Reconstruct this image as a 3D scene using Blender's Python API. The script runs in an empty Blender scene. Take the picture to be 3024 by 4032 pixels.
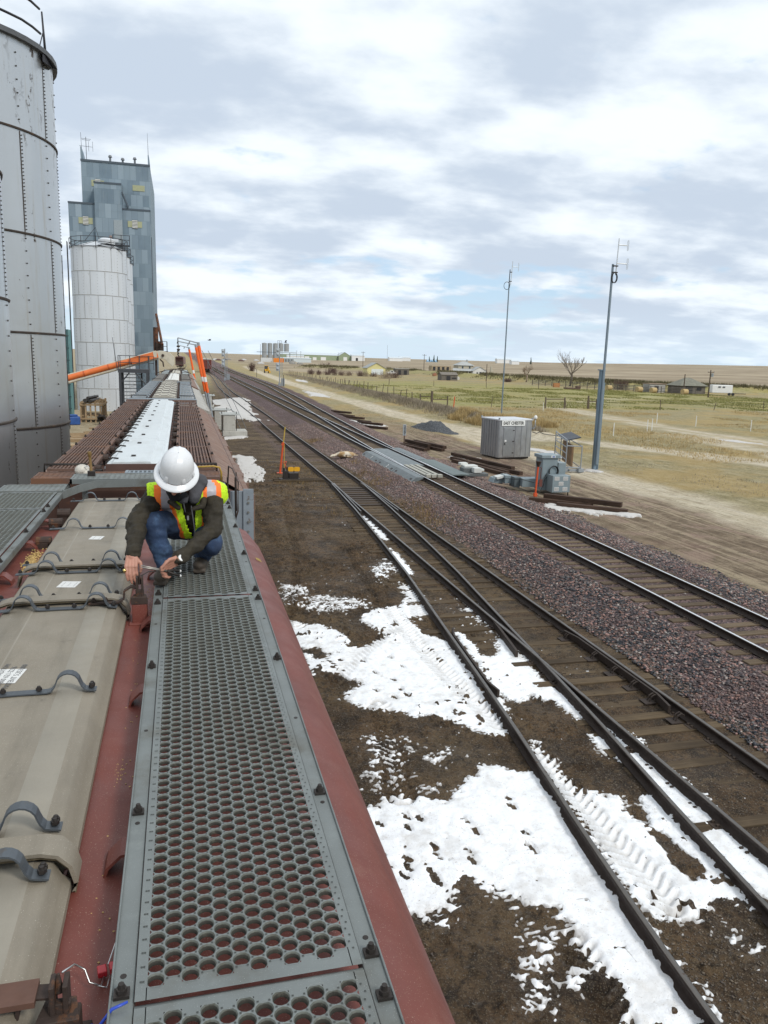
import bpy, bmesh, math, random
import numpy as np
from mathutils import Vector, Matrix, Euler
random.seed(7); RNG = np.random.default_rng(11)
scene = bpy.context.scene
COL = scene.collection
R = math.radians

# ---------------------------------------------------------------- camera, sky, sun, exposure
cam_data = bpy.data.cameras.new("camera")
cam = bpy.data.objects.new("camera", cam_data); COL.objects.link(cam)
cr, cu, cf = (0.96819321, -0.24850351, 0.02911906), (0.01986475, 0.19236065, 0.98112322), (0.24941393, 0.94933839, -0.19117873)
CAMZ = 6.05
cam.matrix_world = Matrix(((cr[0], cu[0], -cf[0], 0), (cr[1], cu[1], -cf[1], 0), (cr[2], cu[2], -cf[2], CAMZ), (0, 0, 0, 1)))
cam_data.sensor_width = 36.0
cam_data.lens = 3060.0 / 4032.0 * 36.0
cam_data.clip_start = 0.05
cam_data.clip_end = 20000
scene.camera = cam
scene.view_settings.view_transform = 'Standard'
scene.view_settings.look = 'None'
scene.view_settings.exposure = 0.08
scene.view_settings.gamma = 1.0
scene.view_settings.use_curve_mapping = False
scene.cycles.max_bounces = 6
scene.cycles.diffuse_bounces = 3
scene.cycles.use_denoising = True

SUN_EL, SUN_AZ = R(44), R(148)      # azimuth measured clockwise from +Y
world = bpy.data.worlds.new("World"); scene.world = world; world.use_nodes = True
def build_sky():
    nt = world.node_tree; N = nt.nodes; L = nt.links
    N.clear()
    def nd(t, **k):
        n = N.new(t)
        for a, b in k.items(): setattr(n, a, b)
        return n
    def math_(op, a, b=None, c=None, clamp=False):
        n = nd('ShaderNodeMath', operation=op); n.use_clamp = clamp
        for i, v in enumerate((a, b, c)):
            if v is None: continue
            if isinstance(v, (int, float)): n.inputs[i].default_value = v
            else: L.new(v, n.inputs[i])
        return n.outputs[0]
    def mixc(f, a, b):
        n = nd('ShaderNodeMix', data_type='RGBA')
        for s, v in ((n.inputs[0], f), (n.inputs[6], a), (n.inputs[7], b)):
            if isinstance(v, (int, float)): s.default_value = v
            elif isinstance(v, tuple): s.default_value = v
            else: L.new(v, s)
        return n.outputs[2]
    def ss(v, lo, hi):
        n = nd('ShaderNodeMapRange', interpolation_type='SMOOTHSTEP'); n.inputs[1].default_value = lo; n.inputs[2].default_value = hi
        L.new(v, n.inputs[0]); return n.outputs[0]
    sky = nd('ShaderNodeTexSky', sky_type='NISHITA'); sky.sun_disc = False
    sky.sun_elevation = SUN_EL; sky.sun_rotation = SUN_AZ; sky.air_density = 1.0; sky.dust_density = 0.6
    tc = nd('ShaderNodeTexCoord'); sep = nd('ShaderNodeSeparateXYZ'); L.new(tc.outputs['Generated'], sep.inputs[0])
    zc = math_('MAXIMUM', sep.outputs[2], 0.0)
    den = math_('ADD', zc, 0.21)
    ux = math_('DIVIDE', sep.outputs[0], den); uy = math_('DIVIDE', sep.outputs[1], den)
    cmb = nd('ShaderNodeCombineXYZ'); L.new(ux, cmb.inputs[0]); L.new(uy, cmb.inputs[1])
    def noise(scale, detail, rough, off, sx=1.0, sy=1.0, dist=0.0, rot=0.256):
        mp = nd('ShaderNodeMapping'); mp.inputs['Location'].default_value = off; mp.inputs['Scale'].default_value = (sx, sy, 1); mp.inputs['Rotation'].default_value = (0, 0, rot)
        L.new(cmb.outputs[0], mp.inputs[0])
        n = nd('ShaderNodeTexNoise', noise_dimensions='3D'); n.inputs['Scale'].default_value = scale; n.inputs['Detail'].default_value = detail
        n.inputs['Roughness'].default_value = rough; n.inputs['Distortion'].default_value = dist
        L.new(mp.outputs[0], n.inputs['Vector']); return n.outputs[0]
    big = noise(1.25, 6, 0.50, (3.1, 1.7, 0.3), 1.0, 1.1, 0.0)
    det = noise(4.6, 6, 0.52, (7.3, 4.2, 1.1), 1.0, 1.1, 0.0)
    dens = math_('ADD', math_('MULTIPLY', big, 0.62), math_('MULTIPLY', det, 0.38))
    # cover: thick overhead, thinner in a band above the horizon
    elev = ss(sep.outputs[2], 0.015, 0.20)
    thr = math_('SUBTRACT', 0.470, math_('MULTIPLY', elev, 0.115))
    cover = ss(math_('SUBTRACT', dens, thr), -0.03, 0.055)
    thick = ss(math_('SUBTRACT', noise(2.3, 6, 0.52, (11.0, 2.0, 5.0), 0.95, 1.2, 0.0), 0.465), -0.09, 0.17)
    cloud = mixc(thick, (9.3, 10.0, 10.6, 1), (5.7, 6.6, 7.8, 1))
    glow = ss(sep.outputs[2], 0.30, 0.75)
    cloud = mixc(math_('MULTIPLY', glow, 0.5), cloud, (9.6, 10.2, 10.7, 1))
    blue = mixc(0.62, sky.outputs[0], (5.9, 8.0, 10.4, 1))
    col = mixc(cover, blue, cloud)
    hz = math_('SUBTRACT', 1.0, ss(sep.outputs[2], 0.0, 0.085))
    col = mixc(math_('MULTIPLY', hz, 0.55), col, (7.2, 8.6, 9.8, 1))
    bg = nd('ShaderNodeBackground'); bg.inputs['Strength'].default_value = 0.1
    L.new(col, bg.inputs['Color'])
    out = nd('ShaderNodeOutputWorld'); L.new(bg.outputs[0], out.inputs[0])
build_sky()
sun_d = bpy.data.lights.new("sun", 'SUN'); sun_d.energy = 2.0; sun_d.angle = R(11); sun_d.color = (1.0, 0.96, 0.90)
sun = bpy.data.objects.new("sun", sun_d); COL.objects.link(sun)
_d = Vector((math.sin(SUN_AZ) * math.cos(SUN_EL), math.cos(SUN_AZ) * math.cos(SUN_EL), math.sin(SUN_EL)))
sun.rotation_euler = _d.to_track_quat('Z', 'Y').to_euler(); sun.location = (0, 0, 60)

# ---------------------------------------------------------------- helpers
def tag(o, label=None, cat=None, group=None, kind=None):
    for k, v in (("label", label), ("category", cat), ("group", group), ("kind", kind)):
        if v: o[k] = v
    return o
def thing(name, label, cat, loc=(0, 0, 0), group=None, rz=0):
    o = bpy.data.objects.new(name, None); o.empty_display_size = 0.1; COL.objects.link(o)
    o.location = loc; o.rotation_euler = (0, 0, rz)
    return tag(o, label, cat, group)
ORD = 'first second third fourth fifth sixth seventh eighth ninth tenth eleventh twelfth thirteenth fourteenth fifteenth sixteenth'.split()
def dup(root, loc=None, rz=None, label=None):
    def rec(o, par):
        c = o.copy(); COL.objects.link(c); c.parent = par
        for ch in list(o.children): rec(ch, c)
        return c
    r = rec(root, None)
    if loc is not None: r.location = loc
    if rz is not None: r.rotation_euler = (0, 0, rz)
    if label: r['label'] = label
    return r
def attach(o, parent):
    if parent is not None:
        o.parent = parent
        m = Matrix.LocRotScale(parent.location, parent.rotation_euler, None)
        o.matrix_parent_inverse = m.inverted()
    return o
def link_mesh(name, me, parent=None, smooth=False, local=False):
    o = bpy.data.objects.new(name, me); COL.objects.link(o)
    if smooth: me.polygons.foreach_set("use_smooth", [True] * len(me.polygons))
    if parent is not None:
        if local: o.parent = parent
        else: attach(o, parent)
    return o
def np_mesh(name, V, F, mats=(), parent=None, smooth=False, mi=None, local=False):
    """F: (n,k) int array of one polygon size."""
    V = np.asarray(V, np.float32); F = np.asarray(F, np.int32); n, k = F.shape
    me = bpy.data.meshes.new(name)
    me.vertices.add(len(V)); me.vertices.foreach_set("co", V.ravel())
    me.loops.add(n * k); me.loops.foreach_set("vertex_index", F.ravel())
    me.polygons.add(n); me.polygons.foreach_set("loop_start", np.arange(n, dtype=np.int32) * k)
    try: me.polygons.foreach_set("loop_total", np.full(n, k, np.int32))
    except Exception: pass
    if mi is not None: me.polygons.foreach_set("material_index", np.asarray(mi, np.int32))
    me.update(calc_edges=True); me.validate()
    for m in mats: me.materials.append(m)
    return link_mesh(name, me, parent, smooth, local)

class MB:
    def __init__(s): s.v = []; s.f = []; s.m = []
    def add(s, V, F, mi=0):
        b = len(s.v); s.v.extend([tuple(p) for p in V]); s.f.extend([tuple(b + i for i in f) for f in F]); s.m.extend([mi] * len(F)); return s
    def box(s, c, d, rz=0, mi=0, M=None):
        x, y, z = d[0] / 2, d[1] / 2, d[2] / 2
        P = [(-x, -y, -z), (x, -y, -z), (x, y, -z), (-x, y, -z), (-x, -y, z), (x, -y, z), (x, y, z), (-x, y, z)]
        if M is None: M = Matrix.Translation(c) @ Matrix.Rotation(rz, 4, 'Z')
        else: M = Matrix.Translation(c) @ M
        return s.add([M @ Vector(p) for p in P], [(0, 3, 2, 1), (4, 5, 6, 7), (0, 1, 5, 4), (1, 2, 6, 5), (2, 3, 7, 6), (3, 0, 4, 7)], mi)
    def bb(s, a, b, mi=0):
        return s.box([(a[i] + b[i]) / 2 for i in range(3)], [abs(b[i] - a[i]) for i in range(3)], 0, mi)
    def cyl(s, p0, p1, r0, r1=None, n=12, mi=0, caps=True):
        p0, p1 = Vector(p0), Vector(p1); r1 = r0 if r1 is None else r1
        d = (p1 - p0)
        if d.length < 1e-9: return s
        q = d.to_track_quat('Z', 'Y')
        V = []
        for p, r in ((p0, r0), (p1, r1)):
            for i in range(n):
                a = 2 * math.pi * i / n; V.append(p + q @ Vector((r * math.cos(a), r * math.sin(a), 0)))
        F = [(i, (i + 1) % n, n + (i + 1) % n, n + i) for i in range(n)]
        if caps: F += [tuple(range(n - 1, -1, -1)), tuple(range(n, 2 * n))]
        return s.add(V, F, mi)
    def tube(s, pts, r, n=8, mi=0):
        pts = [Vector(p) for p in pts]; V = []; k = len(pts); up = Vector((0.13, 0.27, 0.95))
        rr = r if isinstance(r, (list, tuple)) else [r] * k
        for i, p in enumerate(pts):
            t = (pts[min(i + 1, k - 1)] - pts[max(i - 1, 0)])
            if t.length < 1e-9: t = Vector((0, 0, 1))
            t.normalize()
            a = t.cross(up)
            if a.length < 1e-3: a = t.cross(Vector((1, 0, 0)))
            a.normalize(); b = a.cross(t)
            for j in range(n):
                w = 2 * math.pi * j / n; V.append(p + a * (rr[i] * math.cos(w)) + b * (rr[i] * math.sin(w)))
        F = [(i * n + j, i * n + (j + 1) % n, (i + 1) * n + (j + 1) % n, (i + 1) * n + j) for i in range(k - 1) for j in range(n)]
        F += [tuple(range(n - 1, -1, -1)), tuple((k - 1) * n + j for j in range(n))]
        return s.add(V, F, mi)
    def lathe(s, prof, c=(0, 0, 0), n=24, mi=0, M=None, sx=1, sy=1):
        V = []; k = len(prof)
        T = Matrix.Translation(c) if M is None else M
        for r, z in prof:
            for i in range(n):
                a = 2 * math.pi * i / n; V.append(T @ Vector((r * sx * math.cos(a), r * sy * math.sin(a), z)))
        F = [(i * n + j, i * n + (j + 1) % n, (i + 1) * n + (j + 1) % n, (i + 1) * n + j) for i in range(k - 1) for j in range(n)]
        return s.add(V, F, mi)
    def ell(s, c, r, n=16, m=10, mi=0, M=None):
        prof = [(max(1e-4, math.sin(math.pi * i / m)), -math.cos(math.pi * i / m)) for i in range(m + 1)]
        T = Matrix.Translation(c) @ (M.to_4x4() if M is not None else Matrix.Identity(4)) @ Matrix.Diagonal((r[0], r[1], r[2], 1))
        return s.lathe(prof, n=n, mi=mi, M=T)
    def ribbon(s, pts, wv, nv, th, mi=0):
        """flat bar following pts, width vector wv (half each side), thickness th along the polyline's own normal in the plane."""
        pts = [Vector(p) for p in pts]; w = Vector(wv) / 2; V = []; k = len(pts)
        for i, p in enumerate(pts):
            t = (pts[min(i + 1, k - 1)] - pts[max(i - 1, 0)]).normalized(); nn = Vector(wv).cross(t)
            nn.normalize()
            if nn.dot(Vector(nv)) < 0 and abs(nn.dot(Vector(nv))) > 0.2: nn = -nn
            V += [p - w, p + w, p + w + nn * th, p - w + nn * th]
        F = []
        for i in range(k - 1):
            a, b = 4 * i, 4 * (i + 1)
            for j in range(4): F.append((a + j, a + (j + 1) % 4, b + (j + 1) % 4, b + j))
        F += [(3, 2, 1, 0), tuple(4 * (k - 1) + j for j in range(4))]
        return s.add(V, F, mi)
    def prism(s, poly, z0, z1, mi=0):
        n = len(poly)
        V = [(p[0], p[1], z0) for p in poly] + [(p[0], p[1], z1) for p in poly]
        return s.add(V, [tuple(range(n - 1, -1, -1)), tuple(range(n, 2 * n))] + [(i, (i + 1) % n, n + (i + 1) % n, n + i) for i in range(n)], mi)
    def extrude_y(s, prof, y0, y1, mi=0, caps=True):
        """closed profile of (x,z) extruded along Y"""
        n = len(prof); V = [(x, y0, z) for x, z in prof] + [(x, y1, z) for x, z in prof]
        F = [(i, (i + 1) % n, n + (i + 1) % n, n + i) for i in range(n)]
        if caps: F += [tuple(range(n - 1, -1, -1)), tuple(range(n, 2 * n))]
        return s.add(V, F, mi)
    def cut(s): s.__dict__.setdefault('cuts', []).append((len(s.v), len(s.f)))
    def build_each(s, name, mats, parent, **k):
        """one object for each piece begun with cut()"""
        C = s.__dict__.get('cuts', []) + [(len(s.v), len(s.f))]; out = []
        for (v0, f0), (v1, f1) in zip(C[:-1], C[1:]):
            q = MB(); q.v = s.v[v0:v1]; q.f = [tuple(i - v0 for i in f) for f in s.f[f0:f1]]; q.m = s.m[f0:f1]
            if q.f: out.append(q.build(name, mats, parent, **k))
        return out
    def build(s, name, mats, parent=None, smooth=False, local=False, bevel=0, loc=None):
        me = bpy.data.meshes.new(name)
        V = s.v if loc is None else [(p[0] - loc[0], p[1] - loc[1], p[2] - loc[2]) for p in s.v]
        me.from_pydata([tuple(p) for p in V], [], s.f)
        me.polygons.foreach_set("material_index", s.m); me.update()
        bm = bmesh.new(); bm.from_mesh(me); bmesh.ops.recalc_face_normals(bm, faces=bm.faces[:]); bm.to_mesh(me); bm.free()
        for m in (mats if isinstance(mats, (list, tuple)) else [mats]): me.materials.append(m)
        o = link_mesh(name, me, parent, False, local)
        if loc is not None: o.location = loc
        if smooth:
            me.polygons.foreach_set("use_smooth", [True] * len(me.polygons))
            if smooth == 'auto':
                md = o.modifiers.new("edge", 'EDGE_SPLIT'); md.split_angle = R(40)
        if bevel:
            md = o.modifiers.new("bevel", 'BEVEL'); md.width = bevel; md.segments = 2; md.limit_method = 'ANGLE'; md.angle_limit = R(50)
        return o

# ---- value noise in numpy
def vnoise(x, y, seed=0):
    xi = np.floor(x).astype(np.int64); yi = np.floor(y).astype(np.int64); xf = x - xi; yf = y - yi
    u = xf * xf * (3 - 2 * xf); w = yf * yf * (3 - 2 * yf)
    def h(a, b):
        n = (a * 374761393 + b * 668265263 + seed * 974711) & 0xffffffff
        n = ((n ^ (n >> 13)) * 1274126177) & 0xffffffff
        return ((n ^ (n >> 16)) & 0xffff) / 65535.0
    return (h(xi, yi) * (1 - u) + h(xi + 1, yi) * u) * (1 - w) + (h(xi, yi + 1) * (1 - u) + h(xi + 1, yi + 1) * u) * w
def fbm(x, y, seed=0, octv=4, rough=0.5):
    t = np.zeros_like(x, dtype=float); a = 1.0; s = 0
    for i in range(octv):
        t += a * vnoise(x * 2 ** i, y * 2 ** i, seed + i); s += a; a *= rough
    return t / s
def sstep(a, b, x):
    t = np.clip((x - a) / (b - a), 0, 1); return t * t * (3 - 2 * t)
def poly_sd(P, x, y):
    """signed distance to polygon, positive inside"""
    P = np.asarray(P, float); d = np.full(x.shape, 1e9); ins = np.zeros(x.shape, bool); n = len(P)
    for i in range(n):
        a = P[i]; b = P[(i + 1) % n]; e = b - a; wx = x - a[0]; wy = y - a[1]
        t = np.clip((wx * e[0] + wy * e[1]) / max(e @ e, 1e-9), 0, 1)
        d = np.minimum(d, (wx - e[0] * t) ** 2 + (wy - e[1] * t) ** 2)
        c = ((a[1] > y) != (b[1] > y)) & (x < (b[0] - a[0]) * (y - a[1]) / ((b[1] - a[1]) if abs(b[1] - a[1]) > 1e-9 else 1e-9) + a[0])
        ins ^= c
    d = np.sqrt(d); return np.where(ins, d, -d)
def line_dist(P, x, y):
    """distance and running length along an open polyline"""
    P = np.asarray(P, float); d = np.full(x.shape, 1e9); s = np.zeros(x.shape); acc = 0.0; sg = np.zeros(x.shape)
    for i in range(len(P) - 1):
        a = P[i]; e = P[i + 1] - a; L = math.hypot(*e); wx = x - a[0]; wy = y - a[1]
        t = np.clip((wx * e[0] + wy * e[1]) / (L * L), 0, 1); dd = np.hypot(wx - e[0] * t, wy - e[1] * t); k = dd < d
        d = np.where(k, dd, d); s = np.where(k, acc + t * L, s); sg = np.where(k, np.sign(e[0] * wy - e[1] * wx), sg); acc += L
    return d, s, sg

# ---- materials
def _rgba(c): return (c[0], c[1], c[2], 1.0)
class NT:
    def __init__(s, m):
        m.use_nodes = True; s.nt = m.node_tree; s.N = s.nt.nodes; s.L = s.nt.links; s.bsdf = s.N['Principled BSDF']; s.out = s.N['Material Output']
        g = s.N.new('ShaderNodeNewGeometry'); s.pos = g.outputs['Position']; s.geo = g
    def set(s, sock, v):
        if isinstance(v, (int, float)): sock.default_value = v
        elif isinstance(v, (tuple, list)): sock.default_value = tuple(v) if len(v) == 4 or sock.type == 'VECTOR' else _rgba(v)
        else: s.L.new(v, sock)
    def mapping(s, sc=(1, 1, 1), loc=(0, 0, 0), rot=(0, 0, 0), vec=None):
        n = s.N.new('ShaderNodeMapping'); n.inputs['Scale'].default_value = sc; n.inputs['Location'].default_value = loc; n.inputs['Rotation'].default_value = rot
        s.L.new(vec or s.pos, n.inputs[0]); return n.outputs[0]
    def noise(s, scale, detail=4, rough=0.55, vec=None, dist=0):
        n = s.N.new('ShaderNodeTexNoise'); n.inputs['Scale'].default_value = scale; n.inputs['Detail'].default_value = detail; n.inputs['Roughness'].default_value = rough; n.inputs['Distortion'].default_value = dist
        s.L.new(vec or s.pos, n.inputs['Vector']); return n.outputs[0]
    def vor(s, scale, vec=None, feat='F1', out='Distance', rnd=1):
        n = s.N.new('ShaderNodeTexVoronoi'); n.feature = feat; n.inputs['Scale'].default_value = scale; n.inputs['Randomness'].default_value = rnd
        s.L.new(vec or s.pos, n.inputs['Vector']); return n.outputs[out]
    def ramp(s, v, lo, hi, a=0.0, b=1.0, smooth=True):
        n = s.N.new('ShaderNodeMapRange'); n.interpolation_type = 'SMOOTHSTEP' if smooth else 'LINEAR'
        n.inputs[1].default_value = lo; n.inputs[2].default_value = hi; n.inputs[3].default_value = a; n.inputs[4].default_value = b; s.L.new(v, n.inputs[0]); return n.outputs[0]
    def math(s, op, a, b=0.0):
        n = s.N.new('ShaderNodeMath'); n.operation = op; s.set(n.inputs[0], a); s.set(n.inputs[1], b); return n.outputs[0]
    def mix(s, f, a, b, blend='MIX'):
        n = s.N.new('ShaderNodeMix'); n.data_type = 'RGBA'; n.blend_type = blend; s.set(n.inputs[0], f); s.set(n.inputs[6], a); s.set(n.inputs[7], b); return n.outputs[2]
    def bump(s, h, strength=0.3, dist=0.01, prev=None):
        n = s.N.new('ShaderNodeBump'); n.inputs['Strength'].default_value = strength; n.inputs['Distance'].default_value = dist; s.L.new(h, n.inputs['Height'])
        if prev: s.L.new(prev, n.inputs['Normal'])
        return n.outputs[0]
    def sep(s, v=None):
        n = s.N.new('ShaderNodeSeparateXYZ'); s.L.new(v or s.pos, n.inputs[0]); return n.outputs
    def attr(s, name, out='Color'):
        n = s.N.new('ShaderNodeAttribute'); n.attribute_name = name; return n.outputs[out]
    def fin(s, col, rough=0.7, metal=0.0, normal=None, spec=None):
        s.set(s.bsdf.inputs['Base Color'], col); s.set(s.bsdf.inputs['Roughness'], rough); s.set(s.bsdf.inputs['Metallic'], metal)
        if normal: s.L.new(normal, s.bsdf.inputs['Normal'])
        if spec is not None: s.bsdf.inputs['Specular IOR Level'].default_value = spec
MATS = {}
def mat(name, col, rough=0.7, metal=0.0, var=0.12, scale=6.0, spot=None, spot_lo=0.58, spot_hi=0.66, spot_scale=9.0, bump=0.0, bscale=60.0, bdist=0.004, stretch=(1, 1, 1), streak=None, streak_amt=0.5, streak_scale=(7, 7, 0.5), speck=None, speck_scale=140.0, speck_amt=0.12, spec=None, rnd=0.0):
    if name in MATS: return MATS[name]
    m = bpy.data.materials.new(name); t = NT(m)
    v = t.mapping(stretch)
    n1 = t.noise(scale, 5, 0.6, v)
    c = t.mix(n1, tuple(x * (1 - var * 1.6) for x in col), tuple(min(1, x * (1 + var * 1.6)) for x in col))
    if rnd:
        oi = t.N.new('ShaderNodeObjectInfo')
        c = t.mix(t.ramp(oi.outputs['Random'], 0, 1, 0, rnd, False), c, tuple(x * 0.45 for x in col))
    if streak:
        sn = t.noise(1.0, 5, 0.6, t.mapping(streak_scale))
        c = t.mix(t.math('MULTIPLY', t.ramp(sn, 0.5, 0.72), streak_amt), c, streak)
    if spot:
        sn = t.noise(spot_scale, 8, 0.7)
        c = t.mix(t.ramp(sn, spot_lo, spot_hi), c, spot)
    if speck:
        w = t.noise(speck_scale, 2, 0.5)
        c = t.mix(t.ramp(w, 0.66, 0.72, 0, speck_amt * 5), c, speck)
    nrm = t.bump(t.noise(bscale, 4, 0.6, v), bump, bdist) if bump else None
    rr = t.ramp(t.noise(scale * 2.3, 3, 0.5), 0.3, 0.7, max(0.02, rough - 0.1), min(1, rough + 0.1), False)
    t.fin(c, rr, metal, nrm, spec)
    MATS[name] = m; return m
# ---------------------------------------------------------------- measured ground outlines (metres)
SNOW = [
 (1,[(4.16,17.43),(4.55,17.78),(5.04,18.0),(5.14,17.5),(5.09,16.93),(5.15,16.37),(5.21,15.85),(5.53,15.4),(5.6,15.19),(5.58,14.74),(5.6,13.97),(5.59,13.26),(5.53,12.35),(5.42,11.68),(5.17,11.09),(4.89,11.09),(4.64,11.42),(4.46,11.68),(4.22,11.97),(3.97,12.14),(3.84,11.98),(3.69,12.26),(3.36,12.26),(3.18,12.42),(2.98,12.65),(2.79,12.94),(2.95,13.18),(3.24,13.41),(3.24,13.7),(2.98,13.9),(2.88,14.14),(2.88,14.62),(2.89,15.04),(3.25,15.33),(3.68,15.35),(4.03,15.66),(4.34,15.9),(4.21,16.53),(4.12,17.09)]),
 (1,[(2.38,17.39),(2.64,16.96),(2.95,16.91),(3.27,16.49),(3.41,15.96),(3.37,15.59),(3.07,15.28),(2.86,15.22),(2.73,15.61),(2.46,15.56),(2.33,15.77),(2.33,16.75)]),
 (0.8,[(2.41,15.22),(2.48,14.86),(2.79,14.81),(2.85,14.15),(2.58,14.2),(2.38,14.05),(2.38,14.63)]),
 (0.42,[(3.2,20.34),(3.28,19.33),(3.89,19.1),(4.54,18.73),(4.34,17.87),(3.06,17.96),(2.39,18.56),(2.54,20.44)]),
 (0.75,[(5.78,20.1),(6.04,19.46),(5.96,18.37),(5.78,17.27),(5.45,16.98),(5.19,17.14),(5.17,17.74),(5.56,18.56)]),
 (0.85,[(6.96,29.58),(7.1,28.36),(6.91,25.98),(6.7,25.17),(6.65,26.52),(6.74,28.12)]),
 (0.85,[(6.54,23.97),(6.52,22.56),(6.37,20.81),(6.24,20.75),(6.32,22.4)]),
 (0.9,[(6.0,16.12),(6.07,15.6),(6.04,14.93),(5.88,14.42),(6.2,14.28),(6.65,14.55),(6.19,13.46),(5.94,13.66),(5.79,13.93),(5.87,14.69)]),
 (0.62,[(6.88,18.35),(7.02,18.06),(7.03,17.43),(7.03,16.72),(6.88,15.87),(6.97,15.44),(6.84,14.98),(6.72,15.19),(6.74,15.79),(6.74,16.77),(6.8,17.47)]),
 (0.45,[(6.04,22.63),(6.32,21.85),(5.87,20.56),(5.11,20.05),(5.32,21.64)]),
 (1,[(4.63,9.97),(4.95,9.77),(5.18,9.77),(5.14,9.33),(5.06,8.7),(5.01,7.93),(4.91,7.24),(4.85,6.71),(4.83,6.39),(4.81,6.12),(4.75,5.7),(4.71,5.24),(3.86,5.43),(4.04,5.67),(4.03,5.79),(4.16,5.92),(3.97,6.08),(3.69,6.02),(3.74,6.18),(3.95,6.24),(3.95,6.44),(3.88,6.58),(4.11,6.77),(4.01,6.92),(4.2,7.06),(4.1,7.13),(3.82,7.19),(3.54,7.42)]),
 (1,[(5.47,10.71),(5.48,9.99),(5.46,9.22),(5.69,9.13),(5.94,9.0),(5.86,8.65),(5.92,8.29),(6.01,8.2),(6.18,8.54),(6.25,8.85),(6.57,8.91),(6.58,8.66),(6.54,8.17),(6.45,7.56),(6.41,7.06),(6.32,6.57),(6.21,6.52),(6.12,6.64),(5.92,6.77),(5.57,6.66),(5.48,6.57),(5.25,6.62),(5.04,6.72),(5.03,6.99),(5.07,7.5),(5.13,8.39),(5.19,9.28),(5.26,10.08),(5.35,10.57)]),
 (-1,[(5.88,8.16),(6.11,8.11),(6.13,7.69),(6.19,7.42),(6.13,7.18),(5.82,7.07),(5.76,7.35),(5.85,7.75)]),
 (1,[(7.01,10.79),(7.24,10.69),(7.13,10.01),(7.11,9.47),(7.19,9.09),(7.16,8.5),(7.04,7.95),(7.08,7.29),(6.52,6.53),(6.51,7.04),(6.56,7.7),(6.64,8.49),(6.69,9.32),(6.84,10.17)]),
 (0.8,[(6.53,10.72),(6.78,10.61),(6.73,10.09),(6.65,9.9),(6.43,10.15),(6.47,10.51)]),
 (0.5,[(5.79,6.3),(5.89,6.13),(5.9,5.99),(5.88,5.88),(5.72,5.7),(5.72,5.83),(5.63,6.0)]),
 (0.7,[(4.87,5.74),(4.95,5.56),(4.91,5.28),(4.81,5.21),(4.81,5.49)]),
 (0.4,[(3.47,6.88),(3.94,6.78),(3.76,6.35),(3.27,5.65),(2.95,5.72),(3.24,6.46)]),
 (1,[(2.31,9.4),(2.56,9.38),(2.65,9.58),(2.81,9.65),(3.01,9.57),(3.21,9.42),(3.51,9.29),(3.68,9.47),(3.87,9.66),(4.0,9.78),(4.23,9.97),(4.36,10.19),(4.56,10.07),(4.7,9.88),(5.09,9.76),(3.92,7.3),(3.7,7.35),(3.62,7.47),(3.45,7.48),(3.35,7.58),(3.22,7.78),(3.17,7.85),(3.03,7.65),(2.88,7.48),(2.78,7.43),(2.86,7.27),(2.72,7.35),(2.57,7.29),(2.46,7.2),(2.39,7.33),(2.35,7.64),(2.33,7.92),(2.3,8.16),(2.29,8.68),(2.3,9.17)]),
 (0.5,[(3.63,10.78),(4.02,10.83),(4.11,10.68),(3.76,10.32),(3.57,10.44)]),
 (0.6,[(3.22,9.86),(3.52,9.88),(3.52,9.62),(3.27,9.63)]),
 (0.38,[(2.78,11.46),(3.52,11.31),(3.33,10.66),(3.09,9.7),(2.63,9.8),(2.57,10.6)]),
 (0.36,[(3.57,7.36),(3.55,6.79),(3.25,6.01),(3.37,6.62)]),
 (0.42,[(2.57,7.27),(2.91,7.22),(2.97,7.03),(2.53,6.93)]),
 (1, [(6.77, 15.34), (6.9, 15.11), (6.88, 14.73), (6.82, 14.19), (6.76, 13.68), (6.71, 13.21), (6.76, 12.82), (6.79, 12.37), (6.81, 12.02), (6.74, 11.38), (6.61, 11.41), (6.62, 11.79), (6.49, 12.22), (6.32, 12.39), (6.27, 12.54), (5.86, 12.27), (5.74, 12.43), (5.68, 12.72), (5.69, 13.32), (5.81, 13.86), (6.23, 14.04)]),
 (1, [(7.11, 12.79), (7.13, 12.03), (7.06, 11.14), (7.12, 10.49), (6.73, 10.57), (6.89, 11.48), (6.94, 12.27)]),
]
FARSNOW = [[(6.56,111.77),(8.79,115.74),(6.81,81.25),(7.23,74.91),(6.14,73.35),(5.51,81.06),(4.1,80.86),(4.02,90.34),(4.62,111.2)],[(3.28,48.57),(4.01,47.93),(3.93,44.47),(4.02,39.64),(3.58,38.4),(3.31,39.68),(2.87,38.05),(3.0,42.45)],[(3.02,59.9),(4.6,60.74),(4.39,59.2),(3.03,58.42)],[(22.66,146.46),(24.14,137.05),(22.63,123.73),(20.71,127.07)]]
FOOT = [(2.44, 9.01), (2.83, 9.14), (3.0, 9.06), (2.79, 8.88), (2.61, 8.49), (2.59, 8.24), (2.56, 8.06), (3.0, 8.41), (2.99, 8.21), (3.6, 8.88), (3.64, 8.61), (3.39, 8.21), (3.37, 8.02), (2.8, 7.9), (2.82, 7.74), (2.46, 7.92), (4.27, 8.44), (4.21, 8.18), (4.37, 9.22), (4.34, 9.05), (3.03, 14.76), (3.49, 14.64), (4.1, 14.74), (4.22, 14.22), (3.59, 14.01), (3.85, 13.58), (3.88, 13.14), (3.4, 13.17), (3.67, 12.84), (3.92, 12.86)]
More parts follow.
